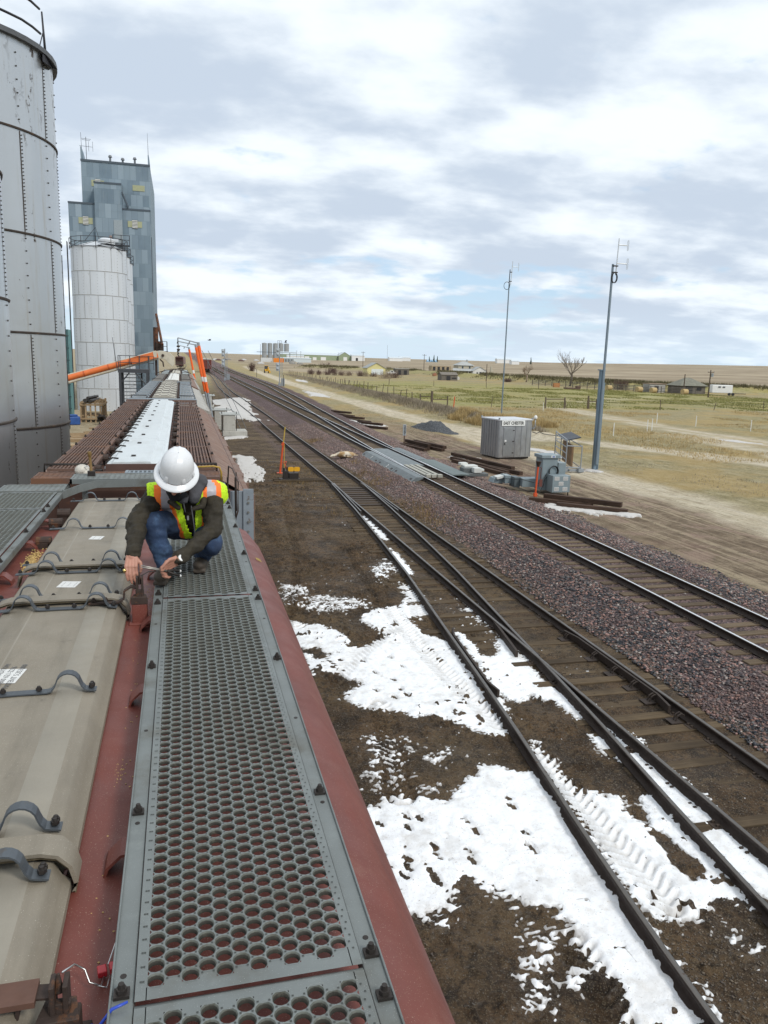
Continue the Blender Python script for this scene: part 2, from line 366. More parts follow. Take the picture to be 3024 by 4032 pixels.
# ---------------------------------------------------------------- terrain
def xm1(y): return 12.18 + 0.004 * (y - 20)
def xm2(y): return np.interp(y, [30, 38, 48, 60, 77, 110, 154, 190, 5000], [12.22, 12.27, 12.52, 13.02, 13.85, 15.5, 17.3, 17.9, 38.0])
def xsd(y): return np.interp(y, [-20, 80, 105, 128, 155, 180, 210, 240, 290, 330, 5000], [7.73, 7.73, 7.6, 7.42, 7.62, 8.2, 8.9, 9.3, 9.0, 9.1, 27.0])
def xdv(y): return np.interp(y, [-6, 2, 5.1, 6.3, 8.3, 11, 13.4, 16, 20.4, 24, 30, 37, 39], [5.1, 5.22, 5.40, 5.48, 5.68, 5.98, 6.2, 6.43, 6.83, 7.07, 7.42, 7.70, 7.72])
def rise(x, y):
    r = np.hypot(x, y); az = np.arctan2(x, np.maximum(y, 1e-3))
    A = 13.2 + 10.5 * sstep(0.30, 0.82, az)
    h = A * np.clip((r - 270) / 2230, 0, 1) ** 1.05 - 0.006 * np.clip(r - 2500, 0, None)
    return h
RECT = (0.6, 9.25, 3.0, 46.0)
RIDGE = [(60, 385), (93, 352), (106, 300), (117, 262), (124, 225), (129, 200), (150, 188), (190, 180)]
ROAD = [(33, 420), (29.2, 279), (25.9, 189), (25.1, 134), (24.7, 107), (24.3, 84), (24.8, 72), (23.6, 56), (22.9, 46), (22.65, 36), (22.65, 28), (22.4, 18), (22, 5)]
ROAD2 = [(24.9, 71), (28.3, 59.9), (32, 55.3), (36, 48.7), (37.7, 43.3), (39, 36)]
RUTS = [(46, 40), (48.2, 55.8), (48.3, 67.2), (49.9, 81.5), (52, 94.4), (53.8, 105.2), (66.7, 121.4), (90.4, 145.6), (108.5, 157)]
def bed(x, y, c, half=1.62, top=0.30, run=1.75, low=0.0):
    return low + (top - low) * sstep(half + run, half, np.abs(x - c))
def height(x, y):
    h = rise(x, y)
    b = np.maximum(bed(x, y, xm1(y)), np.where(y > 36, bed(x, y, xm2(y)), 0))
    b = np.where(y > 70, np.maximum(b, bed(x, y, xsd(y), 1.5, 0.12, 1.2)), b)
    # between the mains the ballast stays filled in
    b = np.where((x > xm1(y)) & (x < xm2(y)) & (y > 36), 0.30, b)
    h = h + b
    d, s, sg = line_dist(RIDGE, x, y)
    h = h + 1.9 * np.exp(-(d / 6.0) ** 2)
    d, s, sg = line_dist(ROAD, x, y)
    h = h - 0.10 * sstep(3.0, 1.4, d) + 0.02 * np.sin(x * 7)* sstep(3.0, 1.4, d)
    near = sstep(170, 60, np.hypot(x, y))
    h = h + near * sstep(15.8, 18.5, x) * (0.16 * (fbm(x * 0.6, y * 0.35, 3, 4) - 0.5) + 0.05)
    wk = sstep(1.8, 0.2, np.abs(x - (31.0 + 0.03 * (y - 100)))) * sstep(45, 70, y) * sstep(330, 200, y)
    h = h + 0.55 * wk * (0.5 + fbm(x * 1.3, y * 0.6, 9, 3))
    # rough heap of soil by the pole lines, far field swells
    h = h + 1.2 * sstep(200, 500, np.hypot(x, y)) * (fbm(x / 160.0, y / 160.0, 21, 3) - 0.5) * 2.0
    return h
def axis(lo, dense, hi, g=1.07):
    a = [dense[0][0]]
    for s0, s1, st in dense: a += list(np.arange(s0, s1, st)[1:] if a[-1] == s0 else np.arange(s0, s1, st))
    a.append(dense[-1][1]); st = dense[-1][2]
    while a[-1] < hi: st *= g; a.append(a[-1] + st)
    st = dense[0][2]; b = a[0]; pre = []
    while b > lo: st *= g; b -= st; pre.append(b)
    return np.array(pre[::-1] + a)
gx = axis(-3500, [(-14, 46, 0.3), (46, 165, 1.1)], 5200, 1.075)
gy = axis(-120, [(-4, 130, 0.32), (130, 400, 1.3)], 5200, 1.07)
GX, GY = np.meshgrid(gx, gy); GZ = height(GX, GY)
ins = (GX > RECT[0] + .35) & (GX < RECT[1] - .35) & (GY > RECT[2] + .35) & (GY < RECT[3] - .35)
GZ = np.where(ins, -0.3, GZ)
nx, ny = len(gx), len(gy)
idx = np.arange(nx * ny).reshape(ny, nx)
GF = np.stack([idx[:-1, :-1], idx[:-1, 1:], idx[1:, 1:], idx[1:, :-1]], -1).reshape(-1, 4)
# surface kinds, as soft weights per vertex
nz = fbm(GX * 0.5, GY * 0.35, 31, 4) - 0.5
nzf = fbm(GX * 0.05, GY * 0.05, 37, 4) - 0.5
wr_edge = np.where(GY > 36, np.maximum(xm2(GY), xm1(GY)), xm1(GY)) + 3.1
w_bal = sstep(8.9, 9.35, GX + np.where(GY > 46, 1.2 * nz, 0.0)) * sstep(wr_edge + 0.55, wr_edge - 0.3, GX + 1.3 * nz)
w_bal = np.where(GY > 46, np.maximum(w_bal, sstep(1.9, 1.3, np.abs(GX - xsd(GY)) + 0.5 * nz) * 0.45), w_bal)
dR, sR, _ = line_dist(ROAD, GX, GY)
dR2, _, _ = line_dist(ROAD2, GX, GY); w_road = sstep(2.6, 1.2, np.minimum(dR, dR2) + 1.8 * nz) * (0.92 + 0.5 * nz)
dT, sT, sgT = line_dist(RUTS, GX, GY)
w_road = np.maximum(w_road, np.maximum(sstep(0.75, 0.25, np.abs(dT - 0.9) + 0.7 * nz), 0.45 * sstep(3.5, 1.0, dT + 3 * nz)))
w_road = np.maximum(w_road, 0.85 * sstep(2.4, 0.8, np.abs(GX - (43 + (GY - 50) * 0.12)) + 3 * nz) * sstep(30, 40, GY) * sstep(70, 55, GY))
GREEN = [(34, 104), (60, 102.5), (95, 106), (160, 118), (165, 150), (118, 152), (116, 178), (108, 205), (92, 232), (60, 240), (38, 215), (36, 180), (33, 135)]
w_green = sstep(-6, 5, poly_sd(GREEN, GX, GY) + 16 * nzf + 3 * nz) * (0.62 + 0.9 * nzf)
w_green = np.maximum(w_green, 0.28 * sstep(28, 34, GX) * sstep(104, 96, GY) * sstep(0.0, 0.25, nzf + 0.05))
dRg, _, _ = line_dist(RIDGE, GX, GY)
w_green = np.maximum(w_green, 0.55 * sstep(9, 3, dRg + 8 * nzf))
w_far = sstep(300, 372, np.hypot(GX, GY) + 60 * nzf) * sstep(30, 60, GX + GY * 0.02)
w_far = np.maximum(w_far, sstep(5, 14, (GX - np.interp(GY, [100, 180, 188, 200, 225, 262, 300, 352, 385], [400, 190, 150, 129, 124, 117, 106, 93, 60])))*sstep(150,190,GY))
w_brown = sstep(wr_edge - 0.5, wr_edge + 1.0, GX) * sstep(22.3, 20.6, GX + 2 * nz) * sstep(95, 55, GY)
w_yard = sstep(2.0, 0.5, GX)
w_mudfar = sstep(1.0, 2.0, GX) * sstep(9.6, 9.0, GX + .6 * nz) * sstep(230, 90, GY)
gm_mat = bpy.data.materials.new("ground_soil"); t = NT(gm_mat)
za = t.sep(t.attr("zone_a")); zb = t.sep(t.attr("zone_b")); zcc = t.sep(t.attr("zone_c"))
nA = t.noise(0.9, 8, 0.68); nB = t.noise(7.0, 6, 0.7); nC = t.noise(0.12, 6, 0.62)
stalk = t.noise(1.0, 6, 0.7, t.mapping((2.4, 0.45, 1)))
dry = t.mix(t.ramp(nA, .3, .7), (.235, .20, .105), (.38, .325, .185))
dry = t.mix(t.math('MULTIPLY', t.ramp(nB, .42, .62), .6), dry, (.145, .12, .065))
dry = t.mix(t.math('MULTIPLY', t.ramp(stalk, .5, .62), .5), dry, (.40, .35, .235))
dry = t.mix(t.math('MULTIPLY', t.ramp(nC, .46, .60), .45), dry, (.40, .27, .10))
soil = t.mix(t.ramp(nA, .35, .65), (.47, .40, .29), (.62, .55, .42))
soil = t.mix(t.math('MULTIPLY', t.ramp(stalk, .5, .64), .6), soil, (.29, .24, .165))
soil = t.mix(t.math('MULTIPLY', t.ramp(nB, .5, .66), .5), soil, (.17, .135, .09))
green = t.mix(t.ramp(nA, .35, .65), (.215, .225, .06), (.34, .305, .115))
green = t.mix(t.math('MULTIPLY', t.ramp(nB, .45, .7), .7), green, (.11, .125, .04))
green = t.mix(t.math('MULTIPLY', t.ramp(t.noise(0.35, 6, .7), .48, .62), .6), green, (.36, .31, .16))
fs = t.noise(1.0, 5, .6, t.mapping((0.012, 0.035, 1), rot=(0, 0, 0.35)))
far = t.mix(t.ramp(fs, .38, .62), (.25, .20, .135), (.37, .305, .215))
far = t.mix(t.math('MULTIPLY', t.ramp(t.noise(1.0, 4, .6, t.mapping((0.004, 0.022, 1), rot=(0, 0, 0.35))), .5, .6), .5), far, (.19, .15, .10))
brown = t.mix(t.ramp(nA, .35, .65), (.145, .105, .070), (.265, .205, .14))
brown = t.mix(t.math('MULTIPLY', t.ramp(nB, .48, .66), .55), brown, (.07, .052, .038))
rut = t.noise(1.0, 6, .68, t.mapping((2.6, .07, 1), rot=(0, 0, .06))); rut2 = t.noise(1.0, 5, .7, t.mapping((7, .22, 1), rot=(0, 0, .04)))
brown = t.mix(t.math('MULTIPLY', t.ramp(rut, .46, .60), .8), brown, (.37, .30, .205))
brown = t.mix(t.math('MULTIPLY', t.ramp(rut2, .50, .70), .35), brown, (.075, .055, .04)); brown = t.mix(t.math('MULTIPLY', t.ramp(t.noise(2.6, 7, .74), .5, .6), .5), brown, (.10, .075, .052)); brown = t.mix(t.math('MULTIPLY', t.ramp(t.noise(.45, 6, .7), .52, .6), .5), brown, (.27, .185, .15))
brown = t.mix(t.math('MULTIPLY', t.ramp(t.vor(9.0), .16, .05), .5), brown, (.20, .17, .15))
soil = t.mix(t.math('MULTIPLY', t.ramp(rut2, .52, .64), .6), soil, (.27, .225, .155)); soil = t.mix(t.math('MULTIPLY', t.ramp(rut, .5, .62), .5), soil, (.50, .45, .36))
brown = t.mix(t.math('MULTIPLY', t.ramp(nC, .5, .6), .4), brown, (.17, .10, .085))
yard = t.mix(t.ramp(nA, .35, .65), (.26, .21, .13), (.37, .31, .21))
bv = t.vor(15.0, out='Color'); bs = t.sep(bv)
bal = t.mix(bs[0], (.075, .066, .07), (.235, .16, .15))
bal = t.mix(t.ramp(bs[1], .8, .95), bal, (.33, .24, .22))
bal = t.mix(t.math('MULTIPLY', t.ramp(t.noise(0.25, 5, .6), .4, .65), .5), bal, (.125, .09, .078))
col = t.mix(za[1], dry, soil)
col = t.mix(zb[0], col, far)
col = t.mix(za[2], col, green)
col = t.mix(zb[1], col, brown)
col = t.mix(zb[2], col, yard)
mudf = t.mix(t.ramp(nA, .35, .65), (.055, .040, .028), (.135, .10, .066)); mudf = t.mix(t.math("MULTIPLY", t.ramp(t.noise(.33, 5, .6), .47, .6), .5), mudf, (.17, .125, .075))
col = t.mix(zcc[0], col, mudf)
col = t.mix(za[0], col, bal)
hb = t.math('ADD', t.math('MULTIPLY', nB, .6), t.math('MULTIPLY', t.math('MULTIPLY', t.vor(15.0), za[0]), 1.3))
hb = t.math('ADD', hb, t.math('MULTIPLY', t.noise(30, 4, .6), .35)); hb = t.math('ADD', hb, t.math('MULTIPLY', rut2, .9))
t.fin(col, 0.95, 0, t.bump(hb, 1.0, .10), 0.15)
ground = np_mesh("ground", np.stack([GX, GY, GZ], -1).reshape(-1, 3), GF, [gm_mat], smooth=True)
tag(ground, kind='structure')
def set_attr(me, name, arrs):
    a = me.attributes.new(name, 'FLOAT_COLOR', 'POINT'); n = arrs[0].size
    d = np.ones((n, 4), np.float32)
    for i, q in enumerate(arrs): d[:, i] = np.clip(q, 0, 1).ravel()
    a.data.foreach_set("color", d.ravel())
set_attr(ground.data, "zone_a", (w_bal, w_road, w_green)); set_attr(ground.data, "zone_b", (w_far, w_brown, w_yard)); set_attr(ground.data, "zone_c", (w_mudfar, w_mudfar, w_mudfar))
def gz(x, y): return float(height(np.array([float(x)]), np.array([float(y)]))[0])

# ---------------------------------------------------------------- muddy yard beside the train (fine sheet) and the snow lying on it
st = 0.034
fx = np.arange(RECT[0], RECT[1] + st, st); fy = np.arange(RECT[2], RECT[3] + st, st)
FX, FY = np.meshgrid(fx, fy)
edge = np.minimum(np.minimum(FX - FX.min(), FX.max() - FX), np.minimum(FY - FY.min(), FY.max() - FY))
ef = sstep(0.0, 0.35, edge)
dz = 0.095 * (fbm(FX * 1.1, FY * 0.9, 51, 4) - 0.5) + 0.075 * (fbm(FX * 4, FY * 5, 55, 5, .68) - 0.5) + 0.022 * (vnoise(FX * 24, FY * 24, 61) - 0.5)
clod = np.clip(fbm(FX * 9, FY * 7, 71, 3) - 0.60, 0, 1) * 0.34 * sstep(0.42, 0.62, fbm(FX * .7, FY * .5, 73, 3))
dz += clod
TREADS = [([(4.88,18.15),(4.86,17.19),(4.84,15.91),(4.91,14.26),(5.02,12.59),(5.1,11.33)], .25, .8), ([(5.34,24.34),(5.05,21.68),(4.97,19.48),(4.85,18.16)], .26, 1), ([(3.3,12.6),(3.26,11.86),(3.13,10.92),(2.96,10.11),(2.9,9.6)], .24, 1),
 ([(5.37,10.62),(5.33,9.69),(5.32,8.72),(5.33,8.13),(5.35,7.6),(5.36,7.11),(5.32,6.74)], .25, .9), ([(3.98,6.53),(3.93,6.2),(3.93,5.89),(3.85,5.52)], .22, 1), ([(2.82,31.97),(2.97,27.47),(3.16,24.63),(3.62,23.35),(3.84,21.86)], .32, 1), ([(4.3,33),(3.9,28),(3.6,24),(3.0,20),(2.4,17)], .3, 1), ([(2.6,13.6),(3.2,14.6),(3.9,15.6),(4.6,16.6)], .25, .55), ([(5.9, 21), (5.75, 18.6), (5.45, 17)], .24, .7)]
trd = np.zeros_like(FX); trm = np.zeros_like(FX)
for P, hw, k in TREADS:
    d, s, sg = line_dist(P, FX, FY)
    m_ = sstep(hw, hw * 0.8, d) * k
    r_ = np.sin(2 * np.pi * (s + d * 0.9) / 0.155 + 1.5 * fbm(FX * 3, FY * 3, 77, 2))
    trd += m_ * (0.026 * r_ - 0.016); trm = np.maximum(trm, m_ * (0.5 - 0.5 * r_))
dz += trd
# keep the mud at tie level round the siding and the turnout
dsd = np.abs(FX - xsd(FY)); on_sd = sstep(1.45, 1.15, dsd)
dz = dz * (1 - 0.72 * on_sd) - .004 * on_sd
dirt_z = 0.004 + ef * (dz - 0.006)
deep = np.zeros(FX.shape); f = np.full(FX.shape, -1.0); hole = np.zeros(FX.shape)
for w, P in SNOW:
    P_ = np.array(P); x0, y0 = P_.min(0) - .5; x1, y1 = P_.max(0) + .5
    i0, i1 = np.searchsorted(fy, [y0, y1]); j0, j1 = np.searchsorted(fx, [x0, x1])
    if i1 <= i0 or j1 <= j0: continue
    sx, sy = FX[i0:i1, j0:j1], FY[i0:i1, j0:j1]
    sd = poly_sd(P, sx, sy)
    if w < 0: hole[i0:i1, j0:j1] = np.maximum(hole[i0:i1, j0:j1], sstep(-.10, .12, sd))
    else:
        sd = sd + (.07 if w >= .75 else 0)
        if w >= .75: deep[i0:i1, j0:j1] = np.maximum(deep[i0:i1, j0:j1], sstep(.03, .30, sd))
        q = (sstep(-.18, .20, sd) * 2.15 - 1.05) if w >= .75 else (sstep(-.25, .25, sd) * (0.55 + w * .95) - 0.78)
        f[i0:i1, j0:j1] = np.maximum(f[i0:i1, j0:j1], q)
f -= hole * 1.6
for cx_, cy_ in FOOT:
    dd = np.hypot((FX - cx_ + 0.25 * (FY - cy_)) / 0.055, (FY - cy_) / 0.115)
    f -= sstep(1.3, .5, dd) * (0.8 + 1.1 * vnoise(FX * 28, FY * 28, 83))
rag = fbm(FX * 5, FY * 6.5, 91, 5, .62) - 0.5
rag2 = fbm(FX * 17, FY * 30, 95, 3, .6) - 0.5
f = f + (1.6 * rag + 1.7 * rag2 + 0.9 * (vnoise(FX * 26, FY * 40, 97) - .5)) * (1 - .62 * deep) - (0.95 - .35 * deep) * trm - 5.0 * np.clip(dz - .026, 0, 1) - 3.0 * clod - 0.9 * (vnoise(FX * 9, FY * 9, 99) > .93)
f -= 0.35 * np.exp(-((np.abs(FX - xdv(FY)) - 0.75) / 0.06) ** 2) * (FY < 36)
f = np.where(FX < 0.8, -1, f)
thk = np.clip(f, 0, 1)
snow_z = np.where(f > 0, dirt_z * 0.5 + 0.003 + 0.022 * np.sqrt(thk) + 0.022 * rag * thk + .010 * rag2 * thk, dirt_z - 0.02)
snow_z += -0.026 * trm * (f > 0)
nfx, nfy = len(fx), len(fy); fi = np.arange(nfx * nfy).reshape(nfy, nfx)
FF = np.stack([fi[:-1, :-1], fi[:-1, 1:], fi[1:, 1:], fi[1:, :-1]], -1).reshape(-1, 4)
m = bpy.data.materials.new("mud"); t = NT(m)
n1 = t.noise(1.1, 8, .68); n2 = t.noise(16, 6, .7); n3 = t.noise(0.33, 5, .6); n4 = t.vor(85, out='Color'); s4 = t.sep(n4)
c = t.mix(t.ramp(n1, .35, .65), (.040, .026, .016), (.150, .092, .047))
c = t.mix(t.math('MULTIPLY', t.ramp(n2, .45, .7), .6), c, (.030, .022, .017))
c = t.mix(t.math('MULTIPLY', t.ramp(n3, .47, .60), .5), c, (.165, .115, .062))
n5 = t.noise(5.5, 7, .74); n6 = t.noise(28, 5, .7)
c = t.mix(t.math('MULTIPLY', t.ramp(n5, .50, .60), .75), c, (.020, .0145, .0105)); c = t.mix(t.math('MULTIPLY', t.ramp(t.noise(3.1, 7, .72), .54, .64), .55), c, (.19, .128, .068)); c = t.mix(t.math('MULTIPLY', t.ramp(n6, .52, .60), .55), c, (.024, .018, .013)); c = t.mix(t.math('MULTIPLY', t.ramp(t.noise(41, 4, .7), .58, .66), .55), c, (.21, .165, .11))
c = t.mix(t.math('MULTIPLY', t.ramp(s4[0], .88, .92), .6), c, (.20, .16, .105))
c = t.mix(t.math('MULTIPLY', t.ramp(s4[1], .975, .985), .6), c, (.26, .24, .21))
c = t.mix(t.math('MULTIPLY', t.sep(t.attr('slush'))[0], t.ramp(t.noise(22, 5, .7), .42, .62)), c, (.24, .205, .17))
wet = t.ramp(t.noise(.6, 5, .6), .45, .6, .95, .62)
t.fin(c, wet, 0, t.bump(t.math('ADD', n2, t.math('MULTIPLY', t.noise(75, 4, .65), .9)), 1.0, .05), .3)
mud = np_mesh("muddy_ground", np.stack([FX, FY, dirt_z], -1).reshape(-1, 3), FF, [m], smooth=True); tag(mud, kind='structure')
set_attr(mud.data, 'slush', (.55 * sstep(-.6, .05, f),))
m = bpy.data.materials.new("snow"); t = NT(m)
c = t.mix(t.ramp(t.noise(5, 7, .68), .48, .72), (.86, .88, .90), (.70, .69, .67))
c = t.mix(t.math('MULTIPLY', t.ramp(t.noise(38, 4, .65), .62, .70), .75), c, (.20, .16, .12)); c = t.mix(t.math('MULTIPLY', t.ramp(t.noise(1.7, 5, .65), .5, .68), .5), c, (.56, .545, .52))
c = t.mix(t.math('MULTIPLY', t.sep(t.attr('melt'))[1], .75), c, (.42, .39, .35))
c = t.mix(t.ramp(t.sep(t.attr('melt'))[0], .0, .42, .85, 0), c, (.27, .25, .23))
t.fin(c, .85, 0, t.bump(t.noise(30, 6, .65), .5, .02), .3)
t.bsdf.inputs['Subsurface Weight'].default_value = 0.0
SNOWM = m
keep = (f > 0).ravel(); ff = FF[keep[FF].any(1)]
used = np.unique(ff); remap = np.full(nfx * nfy, -1); remap[used] = np.arange(len(used))
snow = np_mesh("snow", np.stack([FX, FY, snow_z], -1).reshape(-1, 3)[used], remap[ff], [SNOWM], smooth=True)
set_attr(snow.data, "melt", (np.clip(f, 0, 1).ravel()[used], (trm * .8).ravel()[used]))
tag(snow, "patchy melting snow with tyre treads and footprints over the brown mud", "snow", kind='stuff')
# thinner leftover snow farther off
fv, fq = [], []; base = 0
EXTRA = [[(15.6, 30.2), (16.1, 29.4), (17.2, 28.4), (18.1, 27.7), (18.3, 28.0), (17.4, 28.7), (16.6, 29.9), (15.9, 30.7)], [(16.8, 47.2), (17.6, 46.0), (18.3, 45.2), (18.3, 46.4), (17.3, 47.6)],
 [(22.9, 41.3), (23.7, 41.5), (24.0, 41.0), (23.4, 40.7)], [(24.4, 52), (25.0, 54), (25.2, 50), (24.8, 47)], [(43, 59), (47, 64), (49, 62), (51, 55), (49, 49), (46, 52)], [(16.5, 76.5), (17.6, 74), (18.2, 70), (17.5, 70), (16.6, 74)], [(30, 210), (32, 225), (33, 215), (31, 200)]]
for P in FARSNOW + EXTRA:
    P_ = np.array(P); lo, hi = P_.min(0) - .6, P_.max(0) + .6; n_ = 90
    X, Y = np.meshgrid(np.linspace(lo[0], hi[0], n_), np.linspace(lo[1], hi[1], n_))
    sc = max(.25, (hi[0] - lo[0]) * .12)
    thin = 2.5 if hi[0] - lo[0] > 5 and lo[0] > 20 else -.5
    q = poly_sd(P, X, Y) / sc - thin + 4.2 * (fbm(X * 1.6 / max(sc, .3) * .5, Y * .5 / max(sc, .3) * .5, 17, 5, .65) - .5)
    Z = np.where(q > 0, height(X, Y) + .03 + .05 * np.sqrt(np.clip(q, 0, 1)), height(X, Y) - .05)
    ii = np.arange(n_ * n_).reshape(n_, n_); Q = np.stack([ii[:-1, :-1], ii[:-1, 1:], ii[1:, 1:], ii[1:, :-1]], -1).reshape(-1, 4)
    Q = Q[(q > 0).ravel()[Q].any(1)]
    fv.append(np.stack([X, Y, Z], -1).reshape(-1, 3)); fq.append(Q + base); base += n_ * n_
fm = None
far_snow = np_mesh("snow", np.concatenate(fv), np.concatenate(fq), [SNOWM], smooth=True)
set_attr(far_snow.data, "melt", (np.full(len(far_snow.data.vertices), .40),))
tag(far_snow, "thin leftover snow streaks along the tracks, ties and dirt road", "snow", kind='stuff')

# ---------------------------------------------------------------- ballast stones (uncountable)
def stones(name, XY, Z, size, mats, label):
    n = len(XY); ph = (1 + 5 ** .5) / 2
    ico = np.array([(-1, ph, 0), (1, ph, 0), (-1, -ph, 0), (1, -ph, 0), (0, -1, ph), (0, 1, ph), (0, -1, -ph), (0, 1, -ph), (ph, 0, -1), (ph, 0, 1), (-ph, 0, -1), (-ph, 0, 1)]) / math.hypot(1, ph)
    icf = np.array([(0, 11, 5), (0, 5, 1), (0, 1, 7), (0, 7, 10), (0, 10, 11), (1, 5, 9), (5, 11, 4), (11, 10, 2), (10, 7, 6), (7, 1, 8), (3, 9, 4), (3, 4, 2), (3, 2, 6), (3, 6, 8), (3, 8, 9), (4, 9, 5), (2, 4, 11), (6, 2, 10), (8, 6, 7), (9, 8, 1)])
    V = ico[None] * (1 + RNG.uniform(-.28, .28, (n, 12, 1)))
    V = V * np.stack([RNG.uniform(.75, 1.35, n), RNG.uniform(.7, 1.1, n), RNG.uniform(.45, .8, n)], -1)[:, None]
    a = RNG.uniform(0, 6.28, n); b = RNG.uniform(-.6, .6, n); ca, sa, cb, sb = np.cos(a), np.sin(a), np.cos(b), np.sin(b)
    y = V[..., 1] * cb[:, None] - V[..., 2] * sb[:, None]; z = V[..., 1] * sb[:, None] + V[..., 2] * cb[:, None]; x = V[..., 0]
    V = np.stack([x * ca[:, None] - y * sa[:, None], x * sa[:, None] + y * ca[:, None], z], -1) * size[:, None, None]
    V[..., 0] += XY[:, 0, None]; V[..., 1] += XY[:, 1, None]; V[..., 2] += Z[:, None]
    F = (icf[None] + 12 * np.arange(n)[:, None, None]).reshape(-1, 3)
    o = np_mesh(name, V.reshape(-1, 3), F, mats); tag(o, label, "gravel", kind='stuff'); return o
m = bpy.data.materials.new("ballast_stone"); t = NT(m)
rp = t.geo.outputs['Random Per Island']
rr = t.N.new('ShaderNodeValToRGB'); rr.color_ramp.interpolation = 'CONSTANT'
cols = [(0, (.026, .029, .034)), (.27, (.062, .064, .070)), (.47, (.11, .085, .075)), (.62, (.205, .122, .098)), (.75, (.145, .14, .135)), (.85, (.30, .185, .16)), (.94, (.34, .30, .27))]
e = rr.color_ramp.elements; e[0].position = 0; e[0].color = _rgba(cols[0][1]); e[1].position = cols[1][0]; e[1].color = _rgba(cols[1][1])
for p_, c_ in cols[2:]:
    q_ = e.new(p_); q_.color = _rgba(c_)
t.L.new(rp, rr.inputs[0])
yy = t.sep()[1]
c = t.mix(t.math('MULTIPLY', t.ramp(t.math('ADD', yy, t.math('MULTIPLY', t.noise(.2, 4, .6), 26)), 26, 62), .55), rr.outputs[0], (.26, .188, .162))
c = t.mix(t.math('MULTIPLY', t.ramp(t.noise(.5, 4, .6), .5, .65), .4), c, (.17, .10, .09))
t.fin(c, .8, 0, t.bump(t.noise(90, 3, .6), .3, .004), .3)
BALM = m
def cand(n, x0, x1, y0, y1, pw):
    u = RNG.uniform(0, 1, n); y = (y0 ** (1 - pw) + u * (y1 ** (1 - pw) - y0 ** (1 - pw))) ** (1 / (1 - pw)); return RNG.uniform(x0, x1, n), y
X, Y = cand(105000, 8.75, 16.2, 6.5, 70, 1.35)
c1 = xm1(Y); dctr = np.abs(X - c1)
ok = (X > 9.0 + .5 * (fbm(X, Y * .4, 5, 3) - .5)) & (X < np.where(Y > 36, np.maximum(xm2(Y), c1), c1) + 3.1 + 1.4 * (fbm(X * .8, Y * .5, 6, 3) - .5) + .3)
ok &= ~((dctr > .66) & (dctr < .86))
X, Y = X[ok], Y[ok]; Z = height(X, Y) + RNG.uniform(-.012, .018, len(X)); S = RNG.uniform(.016, .044, len(X)) * RNG.uniform(.75, 1.05, len(X)) * np.clip((Y / 14) ** .35, .9, 1.7)
on = np.abs(X - xm1(Y)) < 1.36; Z = np.where(on, Z - .036, Z)
ballast = stones("ballast_stones", np.stack([X, Y], -1), Z, S, [BALM], "grey, black and pink crushed stone ballast beside and under the main tracks")
# small gravel strewn through the mud and the siding
X = RNG.uniform(1.2, 9.2, 26000); Y = cand(26000, 0, 1, 3.5, 44, 1.3)[1]
k = (fbm(X * .9, Y * .7, 63, 3) - 0.12 * (np.abs(X - xsd(Y)) < 1.3)) > .47
X, Y = X[k], Y[k]
jx = np.clip(((X - fx[0]) / st).astype(int), 0, nfx - 1); iy = np.clip(((Y - fy[0]) / st).astype(int), 0, nfy - 1)
k = f[iy, jx] < .05; X, Y, jx, iy = X[k], Y[k], jx[k], iy[k]
gm = mat("yard_pebble", (.135, .105, .072), .85, var=.5, scale=25, spot=(.07, .055, .045), spot_scale=30, spot_lo=.45, spot_hi=.55)
stones("gravel", np.stack([X, Y], -1), dirt_z[iy, jx] + .003, RNG.uniform(.006, .019, len(X)), [gm], "small brown gravel strewn through the mud between the train and the siding")
# ---------------------------------------------------------------- railway tracks
M_head = mat("rail_head_steel", (.80, .79, .78), .30, 1.0, var=.1, scale=3, stretch=(8, .4, 8))
M_headd = mat("rail_head_dull", (.15, .135, .12), .38, .8, var=.25, scale=6, stretch=(8, .6, 8), spot=(.10, .06, .04), spot_scale=6)
M_side = mat("rail_rust", (.042, .030, .024), .75, .2, var=.3, scale=8)
def wood(name, c, c2, rnd=.35):
    m = bpy.data.materials.new(name); t = NT(m)
    tc = t.N.new('ShaderNodeTexCoord'); v = t.mapping((1.2, 26, 26), vec=tc.outputs['Object']); oi = t.N.new('ShaderNodeObjectInfo')
    off = t.N.new('ShaderNodeVectorMath'); off.operation = 'ADD'; t.L.new(v, off.inputs[0]); t.L.new(oi.outputs['Random'], off.inputs[1])
    n = t.noise(1.6, 6, .65, off.outputs[0]); n2 = t.noise(.7, 5, .6)
    q = t.mix(t.ramp(n, .3, .7), c, c2); q = t.mix(t.math('MULTIPLY', t.ramp(n2, .45, .65), .5), q, tuple(x * .45 for x in c))
    q = t.mix(t.ramp(oi.outputs['Random'], 0, 1, 0, rnd, False), q, tuple(x * .4 for x in c))
    t.fin(q, .85, 0, t.bump(n, .6, .01), .2); MATS[name] = m; return m
M_tie = wood("tie_wood", (.095, .068, .045), (.185, .140, .092))
M_tieold = wood("tie_wood_weathered", (.072, .051, .032), (.145, .105, .062), .45)
M_creo = wood("creosote_wood", (.042, .028, .021), (.115, .070, .048), .3)
M_plate = mat("tie_plate_rust", (.062, .045, .034), .75, .3, var=.35, scale=20)
RAILP = [(-.068, 0), (.068, 0), (.068, .011), (.010, .026), (.010, .128), (.037, .136), (.037, .160), (.030, .172), (-.030, .172), (-.037, .160), (-.037, .136), (-.010, .128), (-.010, .026), (-.068, .011)]
